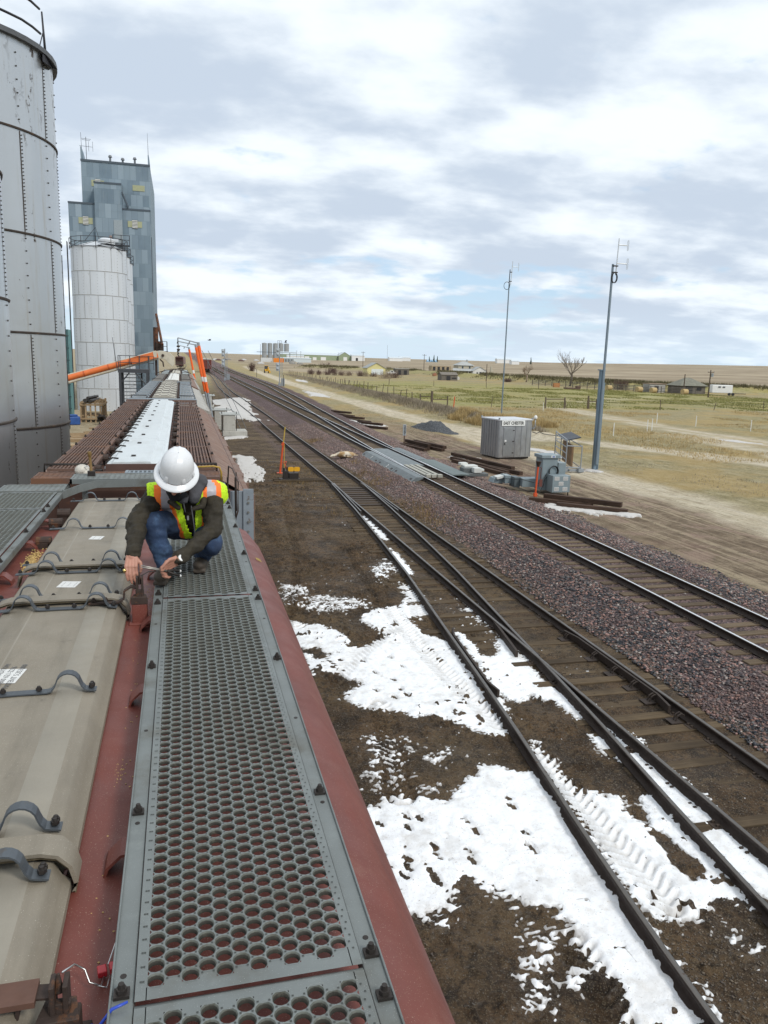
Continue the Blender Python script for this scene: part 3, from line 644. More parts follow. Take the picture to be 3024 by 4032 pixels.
def sweep_rail(name, xf, off, ys, zf, parent, head, loc):
    """one rail: the profile swept along x = xf(y) + off"""
    n = len(RAILP); V = []; mi = []
    for y in ys:
        x = float(xf(y)) + off; dx = (float(xf(y + .5)) - float(xf(y - .5))); k = 1 / math.hypot(1, dx); z = float(zf(x, y))
        for px, pz in RAILP: V.append((x + px * k, y - px * dx * k, z + pz))
    F = []
    for i in range(len(ys) - 1):
        for j in range(n):
            F.append((i * n + j, i * n + (j + 1) % n, (i + 1) * n + (j + 1) % n, (i + 1) * n + j)); mi.append(1 if j == 7 else 0)
    o = np_mesh(name, V, F, [M_side, head], parent, mi=mi); return o
def ysteps(a, b):
    L = [a]
    while L[-1] < b: L.append(L[-1] + max(.8, L[-1] * .02))
    return L
zmain = lambda x, y: 0.328 + (rise(np.array([x]), np.array([y]))[0])
zsid = lambda x, y: 0.012 + (rise(np.array([x]), np.array([y]))[0]) + .10 * float(sstep(60, 90, np.array([y]))[0])
def tie_parts(track, xf, zf, y0, y1, pitch, lens, wood_m, nmax=100, plate_off=(-.753, .753), h=.17, bury=0.0):
    L = 2.6
    tb = MB(); tb.box((0, 0, -h / 2), (1, .225, h)); me_src = None
    proto = None; ys = np.arange(y0, y1, pitch); rest = MB(); k = 0
    pm = MB()
    for s in plate_off[:1]:
        s = 0; pm.box((s, 0, .003), (.36, .19, .014))
        for a in (-.115, .115):
            pm.box((s + a, .05, .026), (.05, .03, .03)); pm.box((s + a * .95, -.05, .026), (.05, .03, .03))
    for y in ys:
        y = float(y) + random.uniform(-.03, .03); x = float(xf(y)); z = float(zf(x, y)) + .004 + bury * random.uniform(-1, .35); a, b = lens(y)
        if k < nmax:
            if proto is None:
                proto = tb.build("tie", wood_m, track, bevel=.008); o = proto
                pl = pm.build("tie_plate", M_plate); pl.parent = o
                plm = pl.data; bpy.data.objects.remove(pl)
            else:
                o = proto.copy(); COL.objects.link(o)
            o.parent = track; o.matrix_parent_inverse = Matrix.Identity(4)
            ctr = (a + b) / 2
            o.location = Vector((x + ctr, y, z)) - track.location; o.rotation_euler = (0, random.uniform(-.006, .006), random.uniform(-.02, .02)); o.scale = ((b - a) * random.uniform(.98, 1.01), random.uniform(.92, 1.06), 1)
            for s in plate_off:
                p = bpy.data.objects.new("tie_plate", plm); COL.objects.link(p); p.parent = o; p.matrix_parent_inverse = Matrix.Identity(4)
                p.scale = (1 / o.scale[0], 1 / o.scale[1], 1); p.location = ((s - ctr) / o.scale[0], 0, 0)
        else: rest.box((x + (a + b) / 2, y, z - h / 2), (b - a, .225, h))
        k += 1
    if rest.v:
        o = rest.build("ties", wood_m, track); o['kind'] = 'stuff'
def clips(track, xf, off, zf, y0, y1, pitch):
    pass
main_track = thing("railway_track", "main line nearest the siding, bright rails on pink ballast", "railway track", (12.2, 20, .33))
for s, nm in ((-.753, 'l'), (.753, 'r')): sweep_rail("rail", xm1, s, ysteps(3, 2600), zmain, main_track, M_head, None)
tie_parts(main_track, xm1, zmain, 7.2, 420, .52, lambda y: (-1.3, 1.3), M_tie)
second_track = thing("railway_track", "track branching off right from the main line beyond the grey switch covers", "railway track", (13, 60, .33))
z2 = lambda x, y: zmain(x, y) - .003
for s in (-.753, .753): sweep_rail("rail", xm2, s, ysteps(37.5 if s < 0 else 37.5, 2600), z2, second_track, M_head, None)
tie_parts(second_track, xm2, z2, 50, 420, .56, lambda y: ((-1.3 if y > 66 else float(xm1(y) - xm2(y)) - 1.25), 1.3), M_tie)
siding_track = thing("railway_track", "siding sunk in brown mud with long ties and a turnout", "railway track", (7.73, 15, .02))
for s in (-.753, .753): sweep_rail("rail", xsd, s, ysteps(2.2, 700), zsid, siding_track, M_headd if s else M_head, None)
tie_parts(siding_track, xsd, zsid, 6.4, 420, .535, lambda y: ((float(xdv(y) - xsd(y)) - 1.3 if 14 < y < 38.5 else -1.28) + (-.9 if 37.2 < y < 38.6 else 0), 1.3), M_tieold, bury=.030)
turnout = thing("railway_track", "curved rails splitting off the siding through the snow toward the train", "railway track", (6, 12, .02))
zt = lambda x, y: .009
def xdvr(y): return xdv(y)
for s in (-.753, .753): sweep_rail("rail", xdv, s, list(np.arange(2.0, 36.8, .8)), zt, turnout, M_headd, None)
# guard rails, frog wing rails and the tall curved rail braces of the turnout
b = MB()
for y0, y1, xf, off in ((11.2, 15.2, xsd, .66), (12.4, 15.8, xdv, -.66)):
    b.cut(); ys = np.linspace(y0, y1, 9)
    for i, y in enumerate(ys[:-1]):
        fl = .09 if i in (0,) else 0; fl2 = .09 if i == len(ys) - 2 else 0
        sg = -1 if off > 0 else 1
        p = Vector((float(xf(y)) + off + sg * fl, y, .10)); q = Vector((float(xf(ys[i + 1])) + off + sg * fl2, ys[i + 1], .10))
        d = q - p; b.box((p + q) / 2, (.05, d.length, .15), M=Matrix.Rotation(math.atan2(-d.x, d.y), 4, 'Z'))
b.build_each("guard_rail", M_side, turnout, bevel=.008)
b = MB()
for a0, a1 in (((6.97, 16.1), (6.70, 14.2)), ((7.02, 15.9), (7.06, 13.9))):
    b.cut(); p = Vector((a0[0], a0[1], .09)); q = Vector((a1[0], a1[1], .09)); d = q - p
    b.box((p + q) / 2, (.06, d.length, .155), M=Matrix.Rotation(math.atan2(-d.x, d.y), 4, 'Z'))
b.build_each("frog_wing_rail", M_side, turnout, bevel=.006)
for y in (10.9, 11.7, 12.3, 13.0, 13.8, 15.0):
    b = MB(); x = float(xsd(y)) + .60
    b.tube([(x - .10, y, .03), (x - .07, y, .12), (x, y, .16), (x + .06, y, .12)], .014, 6); b.tube([(x - .10, y + .07, .03), (x - .07, y + .07, .12), (x, y + .07, .16), (x + .06, y + .07, .12)], .014, 6)
    b.box((x - .12, y + .03, .022), (.22, .22, .02)); b.build("rail_brace", M_side, turnout)
# switch points by the switch stand
b = MB()
for (xa, ya, xb_, yb) in ((7.06, 36.6, 6.80, 29.5), (8.40, 36.6, 8.34, 29.5)):
    b.cut(); p = Vector((xa, ya, .10)); q = Vector((xb_, yb, .10)); d = q - p
    b.box((p + q) / 2, (.05, d.length, .15), M=Matrix.Rotation(math.atan2(-d.x, d.y), 4, 'Z'))
b.build_each("switch_point", M_headd, turnout)
b = MB()
for i in range(9): b.cut(); b.box((7.7, 31.6 + i * .535, .024), (1.2, .26, .03))
b.build_each("slide_plate", M_plate, turnout)
# ---------------------------------------------------------------- grain train
M_red = mat("red_car_paint", (.155, .040, .028), .55, var=.22, scale=2.2, spot=(.20, .085, .062), spot_scale=3.2, spot_lo=.55, spot_hi=.8, streak=(.105, .034, .028), streak_amt=.6, streak_scale=(5, 1.2, 5), speck=(.45, .33, .26), speck_scale=260, speck_amt=.13, bump=.15, bscale=45)
M_galv = mat("galvanised_walkway", (.178, .194, .188), .50, .35, var=.16, scale=4, spot=(.215, .235, .225), spot_scale=7, spot_lo=.52, spot_hi=.75, streak=(.105, .098, .075), streak_amt=.75, streak_scale=(3, 3, 3), speck=(.42, .43, .41), speck_scale=300, speck_amt=.12, bump=.12, bscale=150)
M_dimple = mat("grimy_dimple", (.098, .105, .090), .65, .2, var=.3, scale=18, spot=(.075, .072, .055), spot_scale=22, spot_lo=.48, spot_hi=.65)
M_grime_shade = mat("grimy_shaded_hole_wall", (.034, .033, .026), .8, var=.4, scale=20, spot=(.08, .078, .06), spot_scale=25, spot_lo=.55, spot_hi=.7)  # hole walls: grime, with the shade inside the holes painted into the colour
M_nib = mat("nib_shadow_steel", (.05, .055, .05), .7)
M_beige = mat("beige_hatch_fibreglass", (.218, .190, .146), .62, var=.16, scale=3, stretch=(1, 1, 1), streak=(.14, .122, .09), streak_amt=.6, streak_scale=(9, .8, 3), spot=(.115, .10, .075), spot_scale=4.5, spot_lo=.60, spot_hi=.78, speck=(.5, .47, .40), speck_scale=220, speck_amt=.10, bump=.35, bscale=120)
M_beigel = mat("worn_hatch_band", (.245, .222, .178), .6, var=.12, scale=4, streak=(.20, .178, .14), streak_amt=.5, streak_scale=(9, .8, 3), bump=.25, bscale=120)
M_strap = mat("blue_grey_strap", (.088, .100, .112), .45, .4, var=.15, scale=12, spot=(.09, .085, .08), spot_scale=14)
M_bolt = mat("dark_bolt", (.045, .038, .034), .55, .6, var=.3, scale=40)
M_iron = mat("dark_rusty_iron", (.052, .035, .028), .7, .4, var=.4, scale=14, spot=(.13, .06, .03), spot_scale=12, bump=.4, bscale=50)
M_rubber = mat("tan_gasket", (.15, .115, .065), .7, var=.3, scale=14, spot=(.07, .055, .035), spot_scale=10)
M_brown = mat("brown_roof_paint", (.185, .112, .080), .65, var=.2, scale=3, spot=(.175, .068, .036), spot_scale=4, spot_lo=.5, spot_hi=.72, streak=(.25, .185, .135), streak_amt=.45, streak_scale=(2, 5, 4), bump=.3, bscale=30)
M_browng = mat("rusty_grating", (.135, .080, .060), .7, .2, var=.3, scale=4, spot=(.175, .082, .042), spot_scale=2.2, spot_lo=.45, spot_hi=.65, bump=.3, bscale=60)
M_white = mat("white_hatch", (.58, .62, .63), .5, var=.06, scale=2, streak=(.46, .47, .46), streak_amt=.5, streak_scale=(5, .7, 3), spot=(.35, .33, .30), spot_scale=14, spot_lo=.70, spot_hi=.74)
M_blueg = mat("blue_grey_steel", (.27, .31, .34), .45, .5, var=.15, scale=3, spot=(.2, .2, .2), spot_scale=6)
M_cream = mat("cream_hatch", (.43, .40, .33), .6, var=.15, scale=3, streak=(.30, .26, .2), streak_amt=.5)
M_conc = mat("grey_tan_roof", (.36, .345, .31), .7, var=.18, scale=2, streak=(.25, .2, .16), streak_amt=.5)
M_label = mat("white_placard", (.62, .62, .60), .6, var=.1, scale=30)
M_ink = mat("worn_black_ink", (.10, .10, .10), .7)
M_yel = mat("yellow_paint", (.36, .22, .03), .5, var=.2, scale=20)
M_wheel = mat("wheel_steel", (.05, .042, .038), .6, .5)

def text_mesh(name, s, size, M, material, parent=None, align='CENTER', ext=.0015, local=False, sx=1.0, sh=0, off=0.0):
    cu_ = bpy.data.curves.new(name, 'FONT'); cu_.body = s; cu_.size = size; cu_.align_x = align; cu_.align_y = 'CENTER'; cu_.extrude = ext; cu_.offset = off; cu_.resolution_u = 2
    tmp = bpy.data.objects.new(name + "_t", cu_); COL.objects.link(tmp); bpy.context.view_layer.update()
    me = bpy.data.meshes.new_from_object(tmp.evaluated_get(bpy.context.evaluated_depsgraph_get())); bpy.data.objects.remove(tmp)
    me.transform(M @ Matrix.Diagonal((sx, 1, 1, 1))); me.materials.clear(); me.materials.append(material); me.name = name
    return link_mesh(name, me, parent, local=local)
def frame_M(o, xa, ya):
    xa = Vector(xa).normalized(); ya = Vector(ya).normalized(); za = xa.cross(ya)
    return Matrix(((xa.x, ya.x, za.x, o[0]), (xa.y, ya.y, za.y, o[1]), (xa.z, ya.z, za.z, o[2]), (0, 0, 0, 1)))

def perf_panel(name, x0, x1, y0, y1, z, parent, nibs=False):
    """sheet with dimpled round holes on a hexagonal lattice"""
    px, py = .0418, .0483; ncol = int((x1 - x0 - .045) / px); xs = (x0 + x1) / 2 - (ncol - 1) * px / 2
    nr = int((y1 - y0 - .06) / py) ; ys = (y0 + y1) / 2 - (nr - 1) * py / 2 - py / 4
    C = [(xs + i * px, ys + j * py + (py / 2 if i % 2 else 0)) for i in range(ncol) for j in range(nr)]
    C = np.array(C); n = len(C); k = 12; a = np.arange(k) * 2 * np.pi / k
    rh = np.where(np.arange(k) % 2 == 0, py / 3 ** .5, py / 2)
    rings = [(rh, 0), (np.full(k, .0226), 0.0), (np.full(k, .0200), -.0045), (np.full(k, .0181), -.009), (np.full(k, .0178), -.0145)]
    base = np.concatenate([np.stack([r * np.cos(a), r * np.sin(a), np.full(k, zz)], -1) for r, zz in rings])
    V = base[None] + np.concatenate([C, np.full((n, 1), z)], 1)[:, None]
    f = np.array([(r * k + i, r * k + (i + 1) % k, (r + 1) * k + (i + 1) % k, (r + 1) * k + i) for r in range(4) for i in range(k)])
    F = (f[None] + (5 * k) * np.arange(n)[:, None, None]).reshape(-1, 4)
    V = V.reshape(-1, 3); b = len(V); e = .0002
    xl, xr = C[:, 0].min() - .0185, C[:, 0].max() + .0185; yb, yt = C[:, 1].min() - .0185, C[:, 1].max() + .0185
    SV = []; SF = []
    cols_ = [(xs + i * px - px / 2, xs + i * px + px / 2, ys + (py / 2 if i % 2 else 0)) for i in range(ncol)]
    for (p, q, r, s) in [(x0, xl, y0, y1), (xr, x1, y0, y1)] + [(a_, c_, y0, o_ - .0187) for a_, c_, o_ in cols_] + [(a_, c_, o_ + (nr - 1) * py + .0187, y1) for a_, c_, o_ in cols_]:
        o = b + len(SV); SV += [(p, r, z - e), (q, r, z - e), (q, s, z - e), (p, s, z - e)]; SF.append((o, o + 1, o + 2, o + 3))
    V = np.concatenate([V, np.array(SV)]); F = np.concatenate([F, np.array(SF)])
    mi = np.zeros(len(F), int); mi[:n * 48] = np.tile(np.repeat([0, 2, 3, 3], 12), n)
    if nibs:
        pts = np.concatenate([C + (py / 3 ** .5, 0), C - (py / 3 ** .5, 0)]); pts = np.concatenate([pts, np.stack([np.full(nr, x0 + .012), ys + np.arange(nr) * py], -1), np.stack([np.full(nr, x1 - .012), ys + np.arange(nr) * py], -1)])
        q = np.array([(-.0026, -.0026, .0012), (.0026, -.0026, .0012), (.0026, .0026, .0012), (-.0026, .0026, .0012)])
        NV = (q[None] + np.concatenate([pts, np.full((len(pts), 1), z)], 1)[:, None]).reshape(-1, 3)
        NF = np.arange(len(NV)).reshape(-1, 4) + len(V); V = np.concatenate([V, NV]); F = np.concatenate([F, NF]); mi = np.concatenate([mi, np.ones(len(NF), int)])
    o = np_mesh(name, V, F, [M_galv, M_nib, M_dimple, M_grime_shade], parent, mi=mi)
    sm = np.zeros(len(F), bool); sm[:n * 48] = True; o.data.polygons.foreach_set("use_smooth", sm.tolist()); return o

def grating(x0, x1, y0, y1, z, nb, mb, cross=.6, bw=.022, hh=.022):
    mb.bb((x0, y0, z - .035), (x0 + .035, y1, z + .004)); mb.bb((x1 - .035, y0, z - .035), (x1, y1, z + .004))
    xs = np.linspace(x0 + .05, x1 - .05, nb)
    for x in xs: mb.bb((x - bw / 2, y0 + .031, z - hh), (x + bw / 2, y1 - .031, z))
    for y in (y0, y1 - .03): mb.bb((x0 + .036, y, z - .032), (x1 - .036, y + .03, z + .001))
    k = max(1, int((y1 - y0) / cross)); 
    for i in range(1, k): y = y0 + (y1 - y0) * i / k; mb.bb((x0 + .036, y - .008, z - hh * 1.3), (x1 - .036, y + .008, z - .004))
def mesh_grate(x0, x1, y0, y1, z, mb, px=.06, py=.035):
    """expanded metal: zig-zag strands"""
    nx_ = max(2, int((x1 - x0) / px)); ny_ = max(2, int((y1 - y0) / py))
    for j in range(ny_ + 1):
        y = y0 + (y1 - y0) * j / ny_; pts = [(x0 + (x1 - x0) * i / nx_, y + (py * .34 if (i + j) % 2 else -py * .34), z) for i in range(nx_ + 1)]
        for p, q in zip(pts[:-1], pts[1:]):
            mb.add([(p[0], p[1] - .006, z), (q[0], q[1] - .006, z), (q[0], q[1] + .006, z + .004), (p[0], p[1] + .006, z + .004)], [(0, 1, 2, 3)])
    for a in ((x0, y0, x1, y0), (x0, y1, x1, y1), (x0, y0, x0, y1), (x1, y0, x1, y1)):
        mb.bb((min(a[0], a[2]) - .012, min(a[1], a[3]) - .012, z - .05), (max(a[0], a[2]) + .012, max(a[1], a[3]) + .012, z + .006))
def bolt(mb, x, y, z, mi=0, h=.032, r=.009, pl=.037):
    if pl: mb.box((x, y, z + .004), (pl, pl * .85, .008), mi=mi)
    mb.cyl((x, y, z + .008), (x, y, z + .020), r * 1.5, n=6, mi=mi); mb.cyl((x, y, z + .018), (x, y, z + h), r, r * .8, n=8, mi=mi)
def trucks(car, xc, y0, y1, zr=.02):
    for y in (y0 + 1.9, y1 - 1.9):
        b = MB()
        for dy in (-.88, .88):
            b.cyl((xc - .85, y + dy, zr + .17 + .42), (xc + .85, y + dy, zr + .17 + .42), .075, n=10)
            for s in (-.74, .74): b.cyl((xc + s - .06, y + dy, zr + .59), (xc + s + .06, y + dy, zr + .59), .42, n=24)
        for s in (-1.0, 1.0):
            b.box((xc + s, y, zr + .62), (.14, 2.3, .22)); b.box((xc + s, y, zr + .42), (.16, 1.0, .3))
        b.box((xc, y, zr + .8), (2.2, .4, .3)); b.build("wheel_truck", M_wheel, car)

# ------------------------------------------------ the near car
car = thing("hopper_car", "red-brown grain hopper car with round-holed grey walkways and beige hatch covers, worker on top", "train car", (-.73, 1, 0), "grain hopper cars on the loading track")
XC = -.73
def roof_prof(xc, hw, zt, half):
    P = [(0, zt + .04), (half, zt), (hw - .27, zt - .03), (hw - .15, zt - .09), (hw - .065, zt - .20), (hw - .012, zt - .32), (hw, zt - .5), (hw, 2.2), (hw - .02, 1.25)]
    return [(xc - x, z) for x, z in P[::-1]] + [(xc + x, z) for x, z in P[1:]]
b = MB(); P = roof_prof(XC, 1.51, 4.40, .55); y0, y1 = -6.0, 8.25
V = []; stations = [(y0, 1, 0), (7.55, 1, 0), (7.85, .985, -.01), (8.08, .955, -.04), (8.25, .90, -.10)]
for y, k, dz_ in stations: V += [(XC + (x - XC) * k, y, z + dz_) for x, z in P]
n = len(P); F = [(i * n + j, i * n + j + 1, (i + 1) * n + j + 1, (i + 1) * n + j) for i in range(len(stations) - 1) for j in range(n - 1)]
F += [tuple(range(n)), tuple((len(stations) - 1) * n + j for j in range(n))]
b.add(V, F); b.build("body", M_red, car, smooth='auto')
b = MB()   # end slope sheet and platform of this car
b.bb((XC - 1.40, 8.26, 2.0), (XC + 1.30, 8.34, 3.6)); b.bb((XC - 1.45, 8.30, 1.0), (XC + 1.45, 9.35, 1.2)); b.build("end_sill", M_red, car)
trucks(car, XC, -6, 8.3)
ZB = 4.55
# right and left perforated walkways
for nm, s in (("walkway", 1), ("walkway", -1)):
    X = lambda d: XC + s * d            # d measured outward from the car's centre line
    root = MB()
    for a, c in ((.535, .592), (1.148, 1.203)): root.bb((X(a), -2, ZB - .060), (X(c), 8.95, ZB - .010))
    for a, c in ((.535, .541), (1.197, 1.203)): root.bb((X(a), -2, ZB - .0095), (X(c), 8.95, ZB - .002))
    wk = root.build(nm, M_galv, car, bevel=.003)
    for k, (ya, yb_) in enumerate(((-1.6, 1.648), (1.662, 4.845), (4.875, 7.93), (7.955, 8.93))):
        if s < 0 and k == 0: continue
        zz = ZB - (.006 if k == 0 else 0)
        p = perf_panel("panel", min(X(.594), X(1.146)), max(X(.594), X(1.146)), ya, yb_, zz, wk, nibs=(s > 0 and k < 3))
        if k < 3:
            b = MB(); b.cyl((X(.594), yb_ + .004, zz - .014), (X(1.146), yb_ + .004, zz - .014), .013, n=8); b.build("panel_lip", M_galv, wk, smooth=True)
    b = MB()
    for y in (1.56, 1.70, 2.48, 3.76, 4.78, 4.97, 5.95, 6.95, 7.85, 8.1):
        for d in (.563, 1.176): b.cut(); bolt(b, X(d), y, ZB - .009)
    b.build_each("clamp_bolt", M_bolt, wk)
    b = MB()
    for y in (1.45, 2.40, 3.66, 4.70, 5.85, 6.85, 7.75):
        for d, o in ((.535, -1), (1.203, 1)):
            x = X(d); so = s * o
            w_ = 1 if o < 0 else .3; b.cut(); b.ribbon([(x + so * .075 * w_, y, 4.385), (x + so * .06 * w_, y, 4.43), (x + so * .02 * w_, y, 4.468), (x - so * .05, y, 4.478)], (0, .10, 0), (0, 0, 1), .010)
            if o < 0: b.box((x + so * .10, y, 4.388), (.07, .10, .02))
    b.build_each("walkway_bracket", M_red, car)
    b = MB()
    for y in np.arange(1.1, 8.2, .66):
        for d in (.563, 1.176): b.cyl((X(d), y, ZB - .0098), (X(d), y, ZB - .0085), .008, n=8)
    b.build("rivet_holes", M_bolt, wk)
# hatch coaming and covers
b = MB()
for s in (-1, 1): b.bb((XC + s * .345, -3, 4.38), (XC + s * .355, 8.72, 4.455))
b.bb((XC - .345, 8.69, 4.38), (XC + .345, 8.70, 4.45)); b.build("hatch_coaming", M_red, car)
HP = [(-.372, 4.425), (-.370, 4.445), (-.345, 4.465), (-.322, 4.512), (-.310, 4.518), (-.275, 4.519), (-.268, 4.524), (-.155, 4.527), (-.148, 4.523), (0, 4.526), (.148, 4.523), (.155, 4.527), (.268, 4.524), (.275, 4.519), (.310, 4.518), (.322, 4.512), (.345, 4.465), (.370, 4.445), (.372, 4.425)]
for k, (ya, yb_) in enumerate(((-2.4, 2.31), (2.35, 4.90), (4.94, 5.73), (5.77, 8.92))):
    V = []; end = (k == 3)
    ysn = [ya, yb_] if not end else [ya, 8.45, 8.62, 8.76, 8.86, 8.92]
    for y in ysn:
        q = 0 if not end else max(0, (y - 8.5) / .42); kx = 1 - .18 * q ** 2.2; dz_ = -.075 * q ** 2.5
        V += [(XC + x * kx, y, max(z + dz_, 4.425) if z > 4.43 else z) for x, z in HP]
    n = len(HP); F = []; mi = []
    b = MB()
    for i in range(len(ysn) - 1):
        for j in range(n - 1):
            b.f.append((i * n + j, i * n + j + 1, (i + 1) * n + j + 1, (i + 1) * n + j)); b.m.append(1 if j in (7, 11) else 0)
    b.v = V; b.f += [tuple(range(n)), tuple((len(ysn) - 1) * n + j for j in range(n))]; b.m += [0, 0]
    b.build("hatch_cover", [M_beige, M_beigel], car, smooth='auto')
covers = [c for c in car.children if c.name.startswith("hatch_cover")]
def strap_pts(y, z=4.530):
    P = []
    def hump(cx):
        r = .052; L = [(cx - r - .040, z), (cx - r - .018, z + .006), (cx - r - .004, z + .024)]
        for a in range(170, -1, -20): L.append((cx + r * math.cos(R(a)) * .93, z + .036 + .050 * math.sin(R(a))))
        return L + [(cx + r + .004, z + .024), (cx + r + .018, z + .006), (cx + r + .040, z)]
    P = [(-.40, z - .004)] + hump(-.205) + [(0, z)] + hump(.205) + [(.325, z - .004)]
    return [(XC + x, y, zz) for x, zz in P]
for y, cv in ((2.22, 0), (2.47, 1), (3.57, 1), (4.80, 1), (5.03, 2), (5.63, 2), (5.88, 3), (7.10, 3), (8.45, 3)):
    b = MB(); b.ribbon(strap_pts(y), (0, .046, 0), (0, 0, 1), .006); st_ = b.build("strap", M_strap, covers[cv])
    b = MB()
    for x in (-.37, -.07, .08, .305): b.cut(); bolt(b, XC + x, y, 4.533, pl=0, h=.028, r=.009)
    b.cut(); bolt(b, XC + .305, y + .016, 4.533, pl=0, h=.028, r=.009)
    b.build_each("bolt", M_bolt, covers[cv])
for y in (2.33, 4.92, 5.75):
    b = MB(); pts = [(XC - .40, y, 4.43), (XC - .385, y, 4.49), (XC - .35, y, 4.535), (XC - .30, y, 4.552), (XC, y, 4.556), (XC + .29, y, 4.552), (XC + .335, y, 4.540), (XC + .368, y, 4.505), (XC + .382, y, 4.45), (XC + .386, y, 4.425)]
    b.ribbon(pts, (0, .105, 0), (0, 0, 1), .012); b.ribbon([(p[0], p[1], p[2] - .013) for p in pts], (0, .085, 0), (0, 0, 1), .006, 1)
    b.build("seam_batten", [M_beige, M_rubber], car, smooth='auto')
# placards with their worn wording
def placard(x, y, w, h, lines, rot):
    b = MB(); a = R(rot); M_ = Matrix.Translation((XC + x, y, 4.5272)) @ Matrix.Rotation(a, 4, 'Z')
    b.box((0, 0, 0), (w, h, .0016), M=Matrix.Identity(4)); b.v = [M_ @ Vector(p) for p in b.v]
    p = b.build("placard", M_label, covers[1])
    for i, s in enumerate(lines): text_mesh("lettering", s, h / (len(lines) + .6), M_ @ Matrix.Translation((0, h * (.5 - (i + .62) / len(lines) * .94), .0012)), M_ink, covers[1], ext=.0003)
placard(-.10, 3.80, .17, .13, ["DATA QUAD/TOM", "1-800 621-2276", "PATENT 5,353,800"], 82)
placard(-.02, 5.34, .14, .12, ["- - - - -", "- - - -", "- - - - -"], 80)
placard(.02, 6.72, .12, .10, ["- - - -", "- - - - -"], 80)
# the latch the worker is sealing, another at the bottom of the picture
def latch(x, y, name="hatch_latch", rust=False):
    b = MB()
    b.prism([(x - .045, y - .04), (x + .045, y - .04), (x + .045, y + .04), (x - .045, y + .04)], 4.41, 4.54)
    b.box((x, y, 4.412), (.13, .12, .02)); lt = b.build(name, M_iron if rust else M_red, car, bevel=.006)
    b = MB(); b.prism([(x - .05, y - .045), (x + .05, y - .045), (x + .035, y + .03), (x - .035, y + .03)], 4.54, 4.585)
    b.box((x - .012, y, 4.64), (.012, .05, .13)); b.box((x + .018, y, 4.64), (.012, .05, .13)); b.box((x + .003, y - .01, 4.60), (.05, .02, .05))
    b.cyl((x + .002, y, 4.655), (x + .002, y, 4.735), .012, .003, 8)
    b.build("hasp", M_iron, lt, bevel=.004)
    b = MB(); b.ribbon([(x - .30, y + .02, 4.535), (x - .13, y + .02, 4.537), (x - .09, y + .02, 4.56), (x - .085, y + .02, 4.61), (x - .05, y + .02, 4.632), (x - .015, y + .02, 4.625)], (0, .045, 0), (0, 0, 1), .010)
    for d in (-.27, -.20): bolt(b, x - abs(d), y + .02, 4.545, pl=0, h=.03)
    b.build("hasp_bar", M_iron, lt)
latch(-.275, 4.83)
latch(-.31, 1.72, rust=True)
for c_ in [o for o in car.children if o.name.startswith('hatch_latch')][-1:]: c_.scale = (1, 1, .62); c_.location.z += 4.41 * .38
b = MB(); b.bb((-.95, 1.70, 4.545), (-.36, 1.775, 4.56)); 
for x in (-.62, -.55): bolt(b, x, 1.74, 4.56, pl=0)
b.build("latch_bar", mat("rusty_brown_bar", (.11, .055, .038), .7, .2, var=.3, scale=12), car)
# end crosswalk behind the last hatch, with its ramped joint
b = MB(); zc_ = 4.60
mesh_grate(XC - 1.203, XC - .54, 8.97, 9.42, ZB, b, .055, .034)
mesh_grate(XC - .50, XC + .52, 9.30, 9.72, ZB + .075, b, .055, .034)
mesh_grate(XC + .56, XC + 1.203, 8.97, 9.42, ZB, b, .055, .034)
b.add([(XC - .54, 8.97, ZB), (XC - .50, 9.30, ZB + .075), (XC - .50, 9.72, ZB + .075), (XC - .54, 9.42, ZB)], [(0, 1, 2, 3)])
b.ribbon([(XC - .545, 8.92, ZB - .035), (XC - .40, 9.12, ZB + .0), (XC - .22, 9.25, ZB + .03), (XC + .30, 9.27, ZB + .035), (XC + .52, 9.27, ZB + .03)], (0, 0, .085), (0, -1, 0), .01)
b.build("end_crosswalk", M_galv, car)
b = MB(); grating(XC + .05, XC + .56, 9.76, 9.98, ZB + .08, 9, b); b.build("step_grating", M_blueg, car)
b = MB()
for x, y in ((XC - 1.1, 9.4), (XC + 1.1, 9.4), (XC - .4, 9.7), (XC + .4, 9.7)): b.bb((x - .03, y - .04, 1.2), (x + .03, y + .02, ZB - .04))
b.build("crosswalk_post", M_galv, car)
b = MB(); b.tube([(.45, 7.38, 4.44), (.50, 7.38, 4.60), (.505, 7.40, 4.88), (.485, 7.95, 4.93), (.47, 8.35, 4.90), (.46, 8.40, 4.62), (.44, 8.40, 4.45)], .0075, 8); b.tube([(.52, 7.9, 4.50), (.52, 7.9, 4.90)], .007, 8)
b.build("hand_hoop", M_iron, car, smooth=True)
b = MB(); b.tube([(.02, 9.55, 4.72), (.36, 9.55, 4.735), (.43, 9.55, 4.72), (.45, 9.55, 4.66), (.45, 9.55, 4.56)], .012, 10); b.build("yellow_grab_rail", M_yel, car, smooth=True)
b = MB(); M_y = mat("stencil_yellow", (.45, .34, .08), .6)
text_mesh("stencil", "107", .07, frame_M((.615, 6.6, 4.325), (.05, -1, 0), (.90, 0, -.42)), M_y, car, ext=.001)
for x, y, r_ in ((-1.16, 8.1, .05), (-1.17, 7.65, .045), (-1.16, 6.9, .04)):
    b = MB(); b.cyl((x - .05, y, 4.47), (x + .07, y, 4.47), r_, n=12); b.box((x, y, 4.42), (.09, .08, .08)); b.build("hinge", M_iron, car, bevel=.004)

